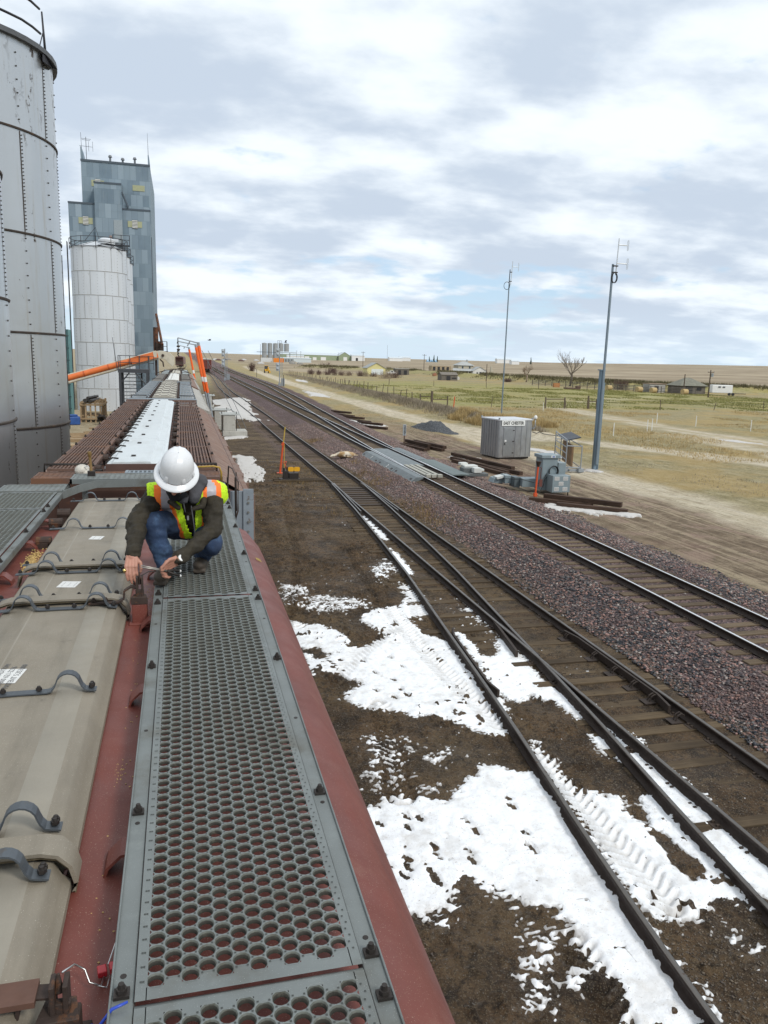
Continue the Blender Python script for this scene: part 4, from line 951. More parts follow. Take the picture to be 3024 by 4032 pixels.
# loose things on the near car
m_k = mat("corn_kernel", (.48, .33, .12), .5, var=.3, scale=60)
def kernels(name, pts, label, r=.006):
    b = MB()
    for p in pts: b.ell(p, (r * random.uniform(.7, 1.2), r * random.uniform(.6, .9), r * .6), 6, 4)
    o = b.build(name, m_k); tag(o, label, "grain", kind='stuff')
kernels("spilled_corn", [(-1.175 + .04 * random.gauss(0, 1) * .6, 6.45 + .16 * random.gauss(0, 1), 4.405 + random.uniform(0, .016)) for _ in range(420)], "yellow corn kernels spilled beside the left walkway", .0075)
kernels("spilled_corn", [(random.uniform(-.33, -.22), random.uniform(1.75, 7.6), 4.407) for _ in range(60)] + [(-.29 + .03 * random.gauss(0, 1), 3.0 + .05 * random.gauss(0, 1), 4.406) for _ in range(60)] + [(-.25 + .03 * random.gauss(0, 1), 5.2 + .25 * random.gauss(0, 1), 4.406) for _ in range(60)], "loose grain kernels scattered on the red roof strip", .0034)
seal = thing("cable_seal", "bright red cable seal hanging on a silver wire at the rusty latch", "seal", (-.235, 1.92, 4.41))
b = MB(); b.box((-.236, 1.925, 4.425), (.024, .03, .018), .2); b.box((-.210, 1.932, 4.425), (.016, .03, .018), .2); b.build("seal_body", mat("red_plastic", (.45, .02, .03), .35), seal, bevel=.003)
b = MB(); b.tube([(-.222, 1.94, 4.43), (-.205, 2.02, 4.44), (-.19, 2.10, 4.455), (-.185, 2.18, 4.475)], .0022, 6); b.tube([(-.23, 1.91, 4.42), (-.235, 1.88, 4.42), (-.262, 1.875, 4.44), (-.275, 1.90, 4.46), (-.30, 1.90, 4.48), (-.318, 1.83, 4.52)], .0026, 6); b.tube([(-.215, 1.91, 4.42), (-.22, 1.87, 4.42), (-.25, 1.88, 4.425)], .002, 6)
b.build("wire", mat("silver_wire", (.55, .55, .55), .35, .9), seal, smooth=True)
b = MB(); b.tube([(-.262, 1.655, 4.46), (-.255, 1.675, 4.47), (-.235, 1.690, 4.47), (-.22, 1.655, 4.50), (-.185, 1.652, 4.55), (-.15, 1.66, 4.556)], [.014, .02, .012, .004, .004, .003], 7)
o = b.build("seal_tail", mat("blue_plastic", (.02, .06, .42), .4), smooth=True); tag(o, "torn bright blue plastic strip caught by the rusty latch", "plastic strip")

# ------------------------------------------------ the cars behind
def generic_car(label, xc, y0, y1, roof_m, grate_m, hatch_m, side_m, nseg, nb, zt=4.40, end_m=None, coam_m=None, corrug=True, strap=False, hw=1.50, hz=4.62, posts=True, hinge=True, gz_=4.55, hhw=.37):
    c = thing("hopper_car", label, "train car", (xc, (y0 + y1) / 2, 0), "grain hopper cars on the loading track")
    # body
    b = MB(); b.extrude_y([(xc - hw, 1.2), (xc + hw, 1.2), (xc + hw, zt - .30), (xc + hw - .03, zt - .26), (xc + .95, zt - .02), (xc, zt + .02), (xc - .95, zt - .02), (xc - hw + .03, zt - .26), (xc - hw, zt - .30)], y0 + .9, y1 - .3)
    b.build("body", side_m, c)
    if corrug:
        ny_ = int((y1 - y0 - 1.4) / .055); yy_ = np.linspace(y0 + 1.0, y1 - .4, ny_)
        for s in (-1, 1):
            V = []
            for y in yy_:
                w_ = .018 * math.sin(2 * math.pi * y / .33 + .6 * math.sin(y * 1.7)) * (1 if True else 0)
                for i, xx in enumerate((1.06, 1.18, 1.30, 1.40, 1.46)):
                    V.append((xc + s * xx, y + .25 * (xx - 1.06), zt + .012 - .29 * ((xx - 1.02) / .48) ** 1.3 + w_ * (0 if i in (0, 4) else 1)))
            V = np.array(V); k = 5; F = np.array([(i * k + j, i * k + j + 1, (i + 1) * k + j + 1, (i + 1) * k + j) for i in range(ny_ - 1) for j in range(k - 1)])
            np_mesh("roof_side", V, F, [roof_m], c, smooth=True)
    b = MB()
    for s in (-1, 1): b.bb((xc + s * (hw - .02), y0 + .9, zt - .31), (xc + s * (hw + .05), y1 - .3, zt - .27))
    b.build("eave_rail", roof_m, c)
    if posts:
        b = MB()
        for y in np.arange(y0 + 1.6, y1 - .5, 1.05):
            for s in (-1, 1): b.cut(); b.bb((xc + s * (hw + .002), y, 1.3), (xc + s * (hw + .13), y + .10, zt - .33))
        b.build_each("side_post", roof_m, c)
    # walkways
    for s in (-1, 1):
        b = MB(); xa, xb_ = sorted((xc + s * .52, xc + s * 1.08)); L = y1 - .5 - (y0 + 1.0); npn = max(3, int(round(L / 2.6)))
        for i in range(npn): grating(xa, xb_, y0 + 1.0 + L * i / npn, y0 + 1.0 + L * (i + 1) / npn - .02, gz_, nb, b, 1.28)
        b.build("walkway", grate_m, c)
        b = MB()
        for y in np.arange(y0 + 1.2, y1 - .6, 1.3):
            b.cut()
            for xx in (.54, 1.06): bolt(b, xc + s * xx, y, gz_ + .005, h=.04, r=.014)
            b.box((xc + s * .48, y, zt + .06), (.10, .12, .10))
        b.build_each("walkway_bracket", M_bolt, c)
    # hatches
    b = MB()
    for s in (-1, 1): b.bb((xc + s * (hhw - .04), y0 + 1.1, zt - .01), (xc + s * (hhw - .02), y1 - .8, hz - .06))
    b.bb((xc - hhw, y0 + 1.05, zt - .01), (xc + hhw, y0 + 1.10, hz - .02)); b.bb((xc - hhw, y1 - .82, zt - .01), (xc + hhw, y1 - .78, hz - .02))
    b.build("hatch_coaming", coam_m or roof_m, c)
    L = (y1 - .82) - (y0 + 1.12)
    for i in range(nseg):
        a = y0 + 1.12 + L * i / nseg; e = a + L / nseg - .03
        b = MB(); prof = [(-hhw - .02, hz - .07), (-hhw, hz - .045), (-hhw + .05, hz - .04), (-hhw + .09, hz), (hhw - .18, hz + .006), (hhw - .15, hz - .03), (hhw - .04, hz - .035), (hhw - .02, hz - .055), (hhw + .02, hz - .07), (hhw + .02, hz - .09), (-hhw - .02, hz - .09)]
        b.extrude_y([(xc + x, z) for x, z in prof], a, e); h_ = b.build("hatch_cover", hatch_m, c)
        b = MB()
        if strap:
            for y in (a + .18, e - .18): b.cut(); b.ribbon([(xc - hhw - .06, y, hz - .02), (xc - .16, y, hz + .012), (xc - .12, y, hz + .05), (xc - .08, y, hz + .012), (xc + .12, y, hz + .012), (xc + .16, y, hz + .05), (xc + .2, y, hz + .012), (xc + hhw + .05, y, hz - .03)], (0, .07, 0), (0, 0, 1), .01)
        else:
            for k in (.2, .75): b.cut(); b.box((xc - .05, a + (e - a) * k, hz + .012), (.06, .08, .018))
            for k in (.1, .35, .6, .85): b.cut(); b.tube([(xc - hhw - .03, a + (e - a) * k, hz - .05), (xc - hhw + .06, a + (e - a) * k, hz + .02), (xc - hhw + .14, a + (e - a) * k, hz + .01)], .012, 6)
        b.build_each("strap" if strap else "lift_clip", M_bolt, h_)
    if hinge:
        b = MB()
        for y in np.arange(y0 + 1.3, y1 - .9, 1.15):
            for s in (-1, 1):
                b.cut(); b.cyl((xc + s * .45, y, zt + .10), (xc + s * .53, y, zt + .10), .06, n=12); b.box((xc + s * .46, y, zt + .04), (.06, .1, .1))
        b.build_each("hinge", M_iron, c)
    # end platforms
    b = MB(); mesh_grate(xc - 1.10, xc + 1.08, y0 + .12, y0 + .62, gz_ + .01, b, .06, .036); b.bb((xc - 1.12, y0 + .08, gz_ - .14), (xc + 1.10, y0 + .11, gz_ + .015)); b.build("end_platform", end_m or grate_m, c)
    b = MB(); mesh_grate(xc - 1.10, xc + 1.08, y1 - .45, y1 - .08, gz_ + .01, b, .07, .05); b.build("end_platform", end_m or grate_m, c)
    b = MB()
    for s in (-1, 1):
        b.cut(); b.tube([(xc + s * .55, y0 + .62, gz_), (xc + s * .55, y0 + .62, gz_ + .11), (xc + s * 1.05, y0 + .62, gz_ + .11), (xc + s * 1.05, y0 + .62, gz_)], .016, 6)
    b.build_each("grab_rail", M_bolt, c, smooth=True)
    b = MB()
    for y in (y0 + .3, y1 - .3):
        for s in (-.9, .9): b.bb((xc + s - .04, y - .04, 1.1), (xc + s + .04, y + .04, gz_ - .02))
    b.bb((xc - 1.4, y0 + .3, 1.0), (xc + 1.4, y1 - .1, 1.2)); b.build("end_frame", side_m, c); trucks(c, xc, y0 + .2, y1 - .2)
    return c
car2 = generic_car("rust-brown hopper car with plain white hatch covers, directly ahead of the worker", -.62, 9.72, 27.0, M_brown, M_browng, M_white, mat("dark_rusted_roof", (.075, .036, .026), .75, var=.3, scale=2, spot=(.12, .05, .03)), 5, 11, end_m=M_browng, coam_m=mat("dark_brown_coaming", (.085, .045, .035), .6, var=.2))
M_side2 = mat("pale_blue_steel", (.26, .30, .335), .5, .3, var=.12, scale=4, spot=(.16, .13, .11), spot_scale=7)
b = MB(); b.bb((.60, 10.28, 1.4), (.885, 10.31, 4.30)); b.bb((.765, 10.255, 1.4), (.90, 10.279, 4.33)); b.build("corner_plate", M_side2, car2)
b = MB()
for z in np.arange(2.2, 4.25, .13): b.cyl((.83, 10.255, z), (.83, 10.235, z), .016, n=8); b.cyl((.902, 10.38, z), (.915, 10.38, z), .016, n=8)
b.build("corner_rivets", mat("grey_rivet", (.22, .22, .20), .5, .5), car2)
b = MB()
for x in (.56, .66): b.tube([(x, 10.2, 3.2), (x, 10.2, 4.50)], .012, 6)
b.build("end_ladder", M_bolt, car2)
b = MB()
for y, l in ((13.0, 1.6), (17.4, 1.5), (22.0, 1.4)): b.cut(); b.bb((.83, y, 4.075), (.98, y + l, 4.10))
b.build_each("eave_plate", M_brown, car2)
car3 = generic_car("hopper car with bright grey slotted walkways and cream strapped hatches", -.60, 27.2, 45.6, M_conc, M_blueg, M_cream, M_conc, 8, 9, strap=True, corrug=False, posts=True, coam_m=M_conc)
car4 = generic_car("hopper car with a dotted white hatch and dull grey walkways, third ahead", -.52, 45.9, 63.4, M_conc, mat("dull_grey_grating", (.21, .20, .18), .6, .2, var=.2), mat("dotted_white", (.62, .62, .58), .6, var=.1), M_brown, 4, 9, corrug=False)
car5 = generic_car("hopper car with smooth pale walkways and square cream hatches under the loading spout", -.45, 63.7, 80.5, M_conc, mat("pale_walkway", (.30, .335, .33), .55, .2, var=.12), M_cream, M_brown, 6, 22, corrug=False)
# a plank bowed over the gap between two cars
b = MB(); b.ribbon([(-1.75, 63.55, 4.60), (-1.1, 63.55, 4.80), (-.45, 63.55, 4.86), (.15, 63.55, 4.80), (.75, 63.55, 4.60)], (0, .35, 0), (0, 0, 1), .05); b.build("end_arch", M_iron, car5)
# things set down on the second car
rod = thing("brake_rod", "upright brass-tipped wooden rod with black base at the car gap", "rod", (-1.03, 9.55, 4.56))
b = MB(); b.lathe([(.001, .36), (.022, .355), (.026, .33), (.018, .30), (.014, .28)], M=Matrix.Translation((-1.03, 9.55, 4.56)) @ Matrix.Rotation(R(-3), 4, 'Y'), n=12); b.lathe([(.016, .29), (.017, .12), (.022, .11)], M=Matrix.Translation((-1.03, 9.55, 4.56)) @ Matrix.Rotation(R(-3), 4, 'Y'), n=12); b.build("handle", mat("brass_wood", (.20, .12, .04), .45, .3, var=.3, scale=30), rod, smooth='auto')
b = MB(); b.box((-1.035, 9.55, 4.625), (.085, .05, .13)); b.build("black_base", M_bolt, rod, bevel=.008); b = MB(); b.box((-1.035, 9.53, 4.565), (.09, .05, .04)); b.build("white_foot", M_label, rod)
bag = thing("cloth_bag", "crumpled off-white cloth bag on the brown grating left of the white hatch", "bag", (-1.19, 10.0, 4.56))
b = MB(); b.ell((-1.19, 10.0, 4.63), (.085, .11, .075), 18, 12); b.ell((-1.14, 9.95, 4.60), (.06, .06, .05), 14, 10)
o = b.build("cloth", mat("off_white_cloth", (.52, .49, .43), .9, var=.25, scale=22, bump=.8, bscale=28, bdist=.02), bag, smooth=True)
b = MB(); b.tube([(-1.11, 9.90, 4.58), (-1.08, 9.88, 4.66), (-1.11, 9.89, 4.70), (-1.15, 9.92, 4.68)], .007, 6); b.build("strap", M_label, bag)
# ---------------------------------------------------------------- the worker
def capsule(mb, p0, r0, p1, r1, n=14):
    p0, p1 = Vector(p0), Vector(p1); d = p1 - p0; L = d.length
    q = (d if L > 1e-6 else Vector((0, 0, 1))).to_track_quat('Z', 'Y').to_matrix().to_4x4()
    prof = [(max(1e-4, r0 * math.cos(R(a))), r0 * math.sin(R(a))) for a in (-90, -65, -40, -15)] + [(r0, 0), (r1, L)] + [(max(1e-4, r1 * math.cos(R(a))), L + r1 * math.sin(R(a))) for a in (15, 40, 65, 90)]
    mb.lathe(prof, M=Matrix.Translation(p0) @ q, n=n)
def fuse(name, mb, voxel, mats, parent=None, smooth=4, loc=(0, 0, 0), wob=None):
    """fuse overlapping tapered volumes into one continuous skin"""
    me = bpy.data.meshes.new(name); me.from_pydata([tuple(Vector(p)) for p in mb.v], [], mb.f); me.update()
    bm = bmesh.new(); bm.from_mesh(me); bmesh.ops.recalc_face_normals(bm, faces=bm.faces[:]); bm.to_mesh(me); bm.free()
    tmp = bpy.data.objects.new(name + "_raw", me); COL.objects.link(tmp)
    r = tmp.modifiers.new("r", 'REMESH'); r.mode = 'VOXEL'; r.voxel_size = voxel; r.use_smooth_shade = True
    s = tmp.modifiers.new("s", 'SMOOTH'); s.iterations = smooth; s.factor = .5
    bpy.context.view_layer.update()
    out = bpy.data.meshes.new_from_object(tmp.evaluated_get(bpy.context.evaluated_depsgraph_get())); bpy.data.objects.remove(tmp); out.name = name
    nv = len(out.vertices); co = np.empty(nv * 3, np.float32); out.vertices.foreach_get("co", co); co = co.reshape(-1, 3)
    if wob:
        nn = np.empty(nv * 3, np.float32); out.vertices.foreach_get("normal", nn); nn = nn.reshape(-1, 3)
        amp, fr = wob
        w = fbm(co[:, 0] * fr + co[:, 2] * fr * .7, co[:, 1] * fr - co[:, 2] * fr * .9, 5, 3) - .5
        w2 = np.abs(fbm(co[:, 0] * fr * .8 - co[:, 1] * fr, co[:, 2] * fr * 1.6 + co[:, 1] * fr * .4, 15, 3) - .5)
        co = co + nn * (amp * (w * 1.2 - w2 * 1.6 + .2))[:, None]
    co = co - np.array(loc, np.float32)
    out.vertices.foreach_set("co", co.ravel()); out.update()
    for m_ in mats: out.materials.append(m_)
    o = link_mesh(name, out, None, True)
    if parent is not None: o.parent = parent
    else: o.location = loc
    return o
def worn(o):
    o.parent = person; o.location = (0, 0, 0); return o
M_skin = mat("skin", (.40, .195, .135), .5, var=.14, scale=25, spot=(.46, .20, .15), spot_scale=30, spot_lo=.5, spot_hi=.7, bump=.12, bscale=220)
M_jkt = mat("olive_brown_jacket", (.021, .0165, .009), .85, var=.35, scale=14, spot=(.036, .028, .014), spot_scale=8, spot_lo=.45, spot_hi=.7, bump=.4, bscale=160)
M_jean = mat("blue_denim", (.016, .034, .078), .85, var=.4, scale=9, spot=(.06, .115, .21), spot_scale=5, spot_lo=.46, spot_hi=.70, bump=.35, bscale=220)
M_hood = mat("grey_hood", (.062, .062, .070), .9, var=.2, scale=12, bump=.4, bscale=200)
M_black = mat("black_knit", (.010, .010, .012), .9, var=.3, scale=30)
M_boot = mat("scuffed_boot", (.055, .042, .030), .7, var=.4, scale=14, spot=(.16, .13, .09), spot_scale=14)
M_hat = mat("white_hard_hat", (.66, .67, .68), .32, var=.03, scale=6, spot=(.34, .33, .31), spot_scale=24, spot_lo=.70, spot_hi=.74)
PB = Vector((.02, 5.55, 4.555))
neck = Vector((.015, 5.53, 5.10)); pelv = Vector((.06, 5.74, 4.83)); shL = Vector((-.185, 5.50, 5.085)); shR = Vector((.20, 5.54, 5.09))
elL = Vector((-.305, 5.33, 4.93)); wrL = Vector((-.325, 5.07, 4.785)); elR = Vector((.195, 5.38, 4.875)); wrR = Vector((-.035, 5.10, 4.735))
hipL = Vector((-.03, 5.72, 4.83)); knL = Vector((-.205, 5.36, 4.925)); anL = Vector((-.125, 5.33, 4.64)); hipR = Vector((.125, 5.76, 4.80)); knR = Vector((.175, 5.37, 4.77)); anR = Vector((.125, 5.62, 4.63))
hatc = Vector((-.04, 5.285, 5.285)); hu = Vector((.08, -.60, .795)).normalized(); hf = Vector((-.12, -.80, -.59)); hf = (hf - hu * hf.dot(hu)).normalized(); hr = hf.cross(hu)
HC = hatc - hu * .055
def H(x, y, z): return HC + hr * x + hf * y + hu * z       # head frame: right, forward, up
b = MB(); Mh = Matrix((hr, hf, hu)).transposed()
b.ell(H(0, -.005, .02), (.076, .094, .105), 20, 14, M=Mh); b.ell(H(0, .03, -.06), (.058, .066, .07), 16, 12, M=Mh); b.ell(H(0, .052, -.095), (.034, .034, .03), 12, 8, M=Mh)
capsule(b, H(0, .088, -.005), .011, H(0, .106, -.04), .016, 10); capsule(b, H(-.028, .083, .012), .016, H(.028, .083, .012), .016, 8)
capsule(b, H(-.022, .082, -.075), .009, H(.022, .082, -.075), .009, 8); capsule(b, H(-.018, .080, -.088), .010, H(.018, .080, -.088), .010, 8)
for s in (-1, 1): b.ell(H(s * .08, -.012, -.015), (.012, .026, .036), 10, 8, M=Mh); b.ell(H(s * .046, .062, -.03), (.026, .026, .026), 10, 8, M=Mh)
capsule(b, H(0, -.02, -.06), .055, neck + Vector((0, 0, .02)), .062)
capsule(b, neck, .07, pelv, .12); capsule(b, shL, .06, shR, .06)
for a, c, d, r0, r1, r2 in ((shL, elL, wrL, .05, .042, .027), (shR, elR, wrR, .05, .042, .027)): capsule(b, a, r0, c, r1); capsule(b, c, r1, d, r2)
for a, c, d in ((hipL, knL, anL), (hipR, knR, anR)): capsule(b, a, .08, c, .055); capsule(b, c, .052, d, .04)
for an, toe in ((anL, Vector((-.15, 5.19, 4.60))), (anR, Vector((.105, 5.46, 4.60)))): capsule(b, an, .036, toe, .028)
def hand(b, w, palm, side, spread, bends, lens=(.058, .066, .062, .050), thumb=None, sc=.95):
    """palm: direction wrist->knuckles, side: direction from little finger to index, spread: direction the fingers curl to"""
    palm, side, curl = Vector(palm).normalized(), Vector(side).normalized(), Vector(spread).normalized()
    kn = w + palm * .092 * sc
    for i in range(4):
        o = (i - 1.5) * .021 * sc
        capsule(b, w + palm * .015 + side * o * .75, .017, kn + side * o, .0130, 10)
    capsule(b, w - palm * .03, .028, w + palm * .02, .027, 12)
    tips = []
    for i in range(4):
        p = kn + side * ((i - 1.5) * .021 * sc); L = lens[3 - i] * sc; a = 0; d = palm
        for j, (k, r0, r1) in enumerate(((.85, .0100, .0092), (.58, .0092, .0084), (.46, .0084, .0070))):
            a += bends[i][j]; d = (palm * math.cos(R(a)) + curl * math.sin(R(a))).normalized(); q = p + d * L * k
            capsule(b, p, r0, q, r1, 10); p = q
        tips.append(p)
    tb = w + palm * .03 + side * .026 * sc
    t1 = tb + (palm * .55 + side * .75 + curl * .45).normalized() * .040; t2 = t1 + (palm * .85 + side * .05 + curl * .55).normalized() * .034; t3 = t2 + (palm * .8 - side * .30 + curl * .6).normalized() * .026
    capsule(b, tb, .0155, t1, .0125, 10); capsule(b, t1, .0118, t2, .0105, 10); capsule(b, t2, .0105, t3, .0082, 10)
    return tips
hand(b, wrL, (-.06, -.55, -.60), (1, -.10, .02), (.25, .30, -.85), ((22, 32, 18), (26, 34, 20), (34, 40, 24), (46, 46, 30)))
hand(b, wrR, (-.78, -.42, -.28), (-.22, -.45, .80), (-.25, -.15, -.95), ((58, 66, 36), (54, 64, 36), (50, 62, 34), (44, 60, 30)))
person = fuse("person", b, .0040, [M_skin], None, 2, loc=PB)
tag(person, "person in white hard hat and bright vest crouching on the walkway", "person", "people on the train")
# jacket
b = MB()
capsule(b, neck + Vector((0, .015, -.03)), .095, pelv + Vector((0, .0, .06)), .155, 20); capsule(b, shL + Vector((.03, 0, 0)), .082, shR - Vector((.03, 0, 0)), .082, 18)
mid = (neck + pelv) / 2; b.ell(mid + Vector((0, .0, .0)), (.185, .135, .19), 20, 14)
for a, c, d in ((shL, elL, wrL), (shR, elR, wrR)):
    capsule(b, a, .080, c, .064); capsule(b, c, .064, d + (c - d).normalized() * .035, .048); dd = (d - c).normalized(); capsule(b, d - dd * .035, .050, d - dd * .012, .050)
jacket = fuse("jacket", b, .009, [M_jkt], person, 3, loc=PB, wob=(.030, 11))
# jeans
b = MB(); b.ell(pelv + Vector((0, .03, -.01)), (.165, .135, .12), 18, 12)
for a, c, d in ((hipL, knL, anL), (hipR, knR, anR)):
    capsule(b, a, .108, c, .082, 18); k2 = c + (d - c) * .35; capsule(b, c, .080, k2, .072, 16); capsule(b, k2, .072, d + Vector((0, 0, .0)), .062, 16)
jeans = fuse("jeans", b, .009, [M_jean], person, 3, loc=PB, wob=(.022, 10))
# boots
b = MB()
for an, toe in ((anL, Vector((-.155, 5.165, 4.600))), (anR, Vector((.10, 5.43, 4.600)))):
    capsule(b, an + Vector((0, .01, .03)), .052, Vector((an.x, an.y + .02, 4.612)), .050, 16); capsule(b, Vector((an.x, an.y, 4.605)), .046, toe, .040, 16); b.ell(toe + Vector((0, 0, .005)), (.048, .06, .042), 14, 10)
    d = toe - Vector((an.x, an.y, toe.z)); b.box(((toe.x + an.x) / 2, (toe.y + an.y) / 2, 4.568), (.085, d.length + .10, .022), rz=math.atan2(-d.x, d.y) + math.pi)
fuse("boots", b, .007, [M_boot], person, 2, loc=PB)
# dark hood, gaiter and beard
b = MB(); capsule(b, neck + Vector((-.07, -.045, .055)), .052, neck + Vector((0, .06, .085)), .058); capsule(b, neck + Vector((0, .06, .085)), .058, neck + Vector((.09, -.04, .08)), .062); capsule(b, neck + Vector((.09, -.04, .08)), .055, neck + Vector((.055, -.13, -.01)), .040); capsule(b, neck + Vector((-.07, -.045, .055)), .045, neck + Vector((-.02, -.14, -.02)), .032); capsule(b, H(.075, -.03, -.02), .045, neck + Vector((.085, -.02, .08)), .05)
fuse("hood", b, .008, [M_hood], person, 4, loc=PB, wob=(.015, 14))
b = MB(); b.ell(H(0, .035, -.085), (.060, .062, .052), 16, 12, M=Mh); b.ell(H(0, .055, -.12), (.04, .04, .035), 12, 8, M=Mh); capsule(b, H(-.03, .088, -.062), .010, H(.03, .088, -.062), .010, 8); capsule(b, H(0, .03, -.12), .045, neck + Vector((0, -.10, -.02)), .042)
fuse("beard", b, .006, [M_black], person, 3, loc=PB)
b = MB()
for s in (-1, 1): b.ell(H(s * .031, .084, .001), (.0115, .0115, .0115), 10, 8, M=Mh)
worn(b.build("eyes", mat("eye_white", (.5, .48, .45), .3), None, True, loc=PB))
# collar
b = MB(); capsule(b, neck + Vector((-.115, -.09, -.03)), .022, neck + Vector((-.05, -.155, -.075)), .018); capsule(b, neck + Vector((-.10, -.02, .0)), .03, neck + Vector((-.115, -.09, -.03)), .022); capsule(b, neck + Vector((.13, -.05, -.01)), .028, neck + Vector((.11, -.13, -.07)), .022); capsule(b, neck + Vector((.11, -.13, -.07)), .022, neck + Vector((.04, -.165, -.085)), .016)
fuse("collar", b, .007, [M_jkt], person, 2, loc=PB)
# vest: an open shell over the jacket with reflective bands
b = MB()
capsule(b, neck + Vector((0, .015, -.02)), .118, pelv + Vector((0, .02, .075)), .190, 22); capsule(b, shL + Vector((-.012, 0, .004)), .096, shR + Vector((.016, 0, .004)), .097, 20); b.ell(mid, (.225, .168, .21), 22, 16)
vest = fuse("vest", b, .009, [], person, 4, loc=PB, wob=(.014, 9))
me = vest.data; nv = len(me.vertices); co = np.empty(nv * 3); me.vertices.foreach_get("co", co); co = co.reshape(-1, 3) + np.array(PB)
tv = np.array((neck - pelv).normalized()); fwd = Vector((0, -1, 0)); fwd = (fwd - Vector(tv) * fwd.dot(Vector(tv))).normalized(); rx = np.array(Vector(tv).cross(fwd)) * -1; fw = np.array(fwd)
c0 = np.array(pelv); lx = (co - c0) @ np.array((1, .06, 0)) - .02 * 0 ; lz = (co - c0) @ tv; ly = (co - c0) @ fw
npoly = len(me.polygons); pv = np.empty(len(me.loops), np.int32); me.loops.foreach_get("vertex_index", pv); ls = np.empty(npoly, np.int32); me.polygons.foreach_get("loop_start", ls); lt = np.empty(npoly, np.int32); me.polygons.foreach_get("loop_total", lt)
px = np.array([lx[pv[a:a + k]].mean() for a, k in zip(ls, lt)]); pz = np.array([lz[pv[a:a + k]].mean() for a, k in zip(ls, lt)]); py_ = np.array([ly[pv[a:a + k]].mean() for a, k in zip(ls, lt)])
Lz = (neck - pelv).length
xc_ = -.045 * np.clip(pz / Lz, 0, 1) - .0; ax = np.abs(px - xc_)
gap = np.where(py_ > 0, np.where(pz > .12, .020 + .13 * (pz - .12), .008), .0)
gap = np.where((py_ <= 0.02), 0, gap)
kill = (ax < gap) | (pz < np.where(py_ > 0, -.03, -.10)) | (ax > np.where(pz > .2, .272, .30)) | ((np.hypot(px, py_) < .085) & (pz > Lz - .05))
mi = np.where(ax < .062 + .25 * np.clip(pz - .12, 0, 1) * (py_ > 0), 0, 0)
off = np.where(py_ > 0, .20 * np.clip(pz - .14, 0, .2), .02)
q = ax - off
mi = np.where(q < .060, 0, np.where(q < .088, 1, np.where(q < .145, 2, np.where(q < .185, 1, 0))))
band = (pz > .045) & (pz < .085) & (py_ < .03); mi = np.where(band, 2, mi); mi = np.where((py_ < .03) & ((np.abs(pz - .098) < .013) | (np.abs(pz - .032) < .013)), 1, mi)
M_lime = mat("lime_mesh_fabric", (.58, .90, .015), .75, var=.1, scale=12, spot=(.36, .58, .01), spot_scale=70, spot_lo=.5, spot_hi=.6, bump=.3, bscale=260)
M_org = mat("orange_band", (.95, .185, .02), .7, var=.08, scale=12)
M_silv = mat("silver_reflective_band", (.40, .38, .41), .45, .1, var=.12, scale=12, bump=.15, bscale=200)
for m_ in (M_lime, M_org, M_silv): me.materials.append(m_)
me.polygons.foreach_set("material_index", mi.astype(np.int32))
bm = bmesh.new(); bm.from_mesh(me); bm.faces.ensure_lookup_table(); bmesh.ops.delete(bm, geom=[bm.faces[i] for i in np.nonzero(kill)[0]], context='FACES')
bm.to_mesh(me); bm.free()
sol = vest.modifiers.new("thick", 'SOLIDIFY'); sol.thickness = .004
# zip pull, drawstring, watch, rings
b = MB(); b.tube([neck + Vector((.035, -.165, -.06)), neck + Vector((.045, -.20, -.14)), neck + Vector((.055, -.21, -.24)), neck + Vector((.058, -.20, -.30))], .0042, 6); b.tube([neck + Vector((-.015, -.165, -.04)), neck + Vector((-.005, -.185, -.10))], .004, 6); worn(b.build("drawstring", M_hood, None, True, loc=PB))
b = MB(); b.box(neck + Vector((.012, -.182, -.14)), (.012, .006, .03)); worn(b.build("zip_pull", mat("steel_zip", (.4, .4, .4), .3, .9), None, loc=PB))
wd = (wrR - elR).normalized(); wp = wrR + wd * .010
Mw = Matrix.Translation(wp) @ wd.to_track_quat('Z', 'Y').to_matrix().to_4x4()
b = MB(); b.lathe([(.031, -.009), (.034, -.009), (.034, .009), (.031, .009), (.031, -.009)], M=Mw, n=24); cd = Vector((.30, -.85, .42)); cd = (cd - wd * cd.dot(wd)).normalized()
b.cyl(wp + cd * .028, wp + cd * .041, .024, .023, 24); b.cyl(wp + cd * .0405, wp + cd * .0425, .019, .019, 24, mi=1)
worn(b.build("watch", [mat("steel_watch", (.62, .58, .5), .25, .95), mat("white_dial", (.75, .75, .74), .3, var=.2, scale=160)], None, loc=PB))
b = MB(); b.cyl((-.375, 4.975, 4.705), (-.360, 4.972, 4.708), .0125, n=14); worn(b.build("ring", mat("gold_ring", (.75, .55, .2), .25, 1), None, True, loc=PB))
# hard hat: full brim, ribbed shell
b = MB(); n = 40; V = []; prof = []
shell = [(1.0, .0), (.992, .02), (.97, .045), (.92, .078), (.83, .108), (.69, .132), (.50, .149), (.28, .158), (.02, .161)]
for k, (r, z) in enumerate(shell):
    for i in range(n):
        a = 2 * math.pi * i / n; x = r * .112 * math.cos(a); y = r * .134 * math.sin(a); zz = z
        rib = sum(math.exp(-((x - c_) / .008) ** 2) for c_ in (-.032, 0, .032)) * .0055 * sstep(0, .06, np.array([z])).item() * (1 if abs(y) < .125 else 0)
        V.append((x * (1 + rib * 2), y * (1 + rib * 2), zz + rib))
F = [(k * n + i, k * n + (i + 1) % n, (k + 1) * n + (i + 1) % n, (k + 1) * n + i) for k in range(len(shell) - 1) for i in range(n)]
brim = [(1.0, .0, .112, .134), (1.0, -.003, .118, .140), (1.0, -.013, .136, .162), (1.0, -.020, .146, .176), (1.0, -.0245, .1465, .1765), (1.0, -.022, .135, .161), (1.0, -.012, .110, .132)]
o_ = len(V)
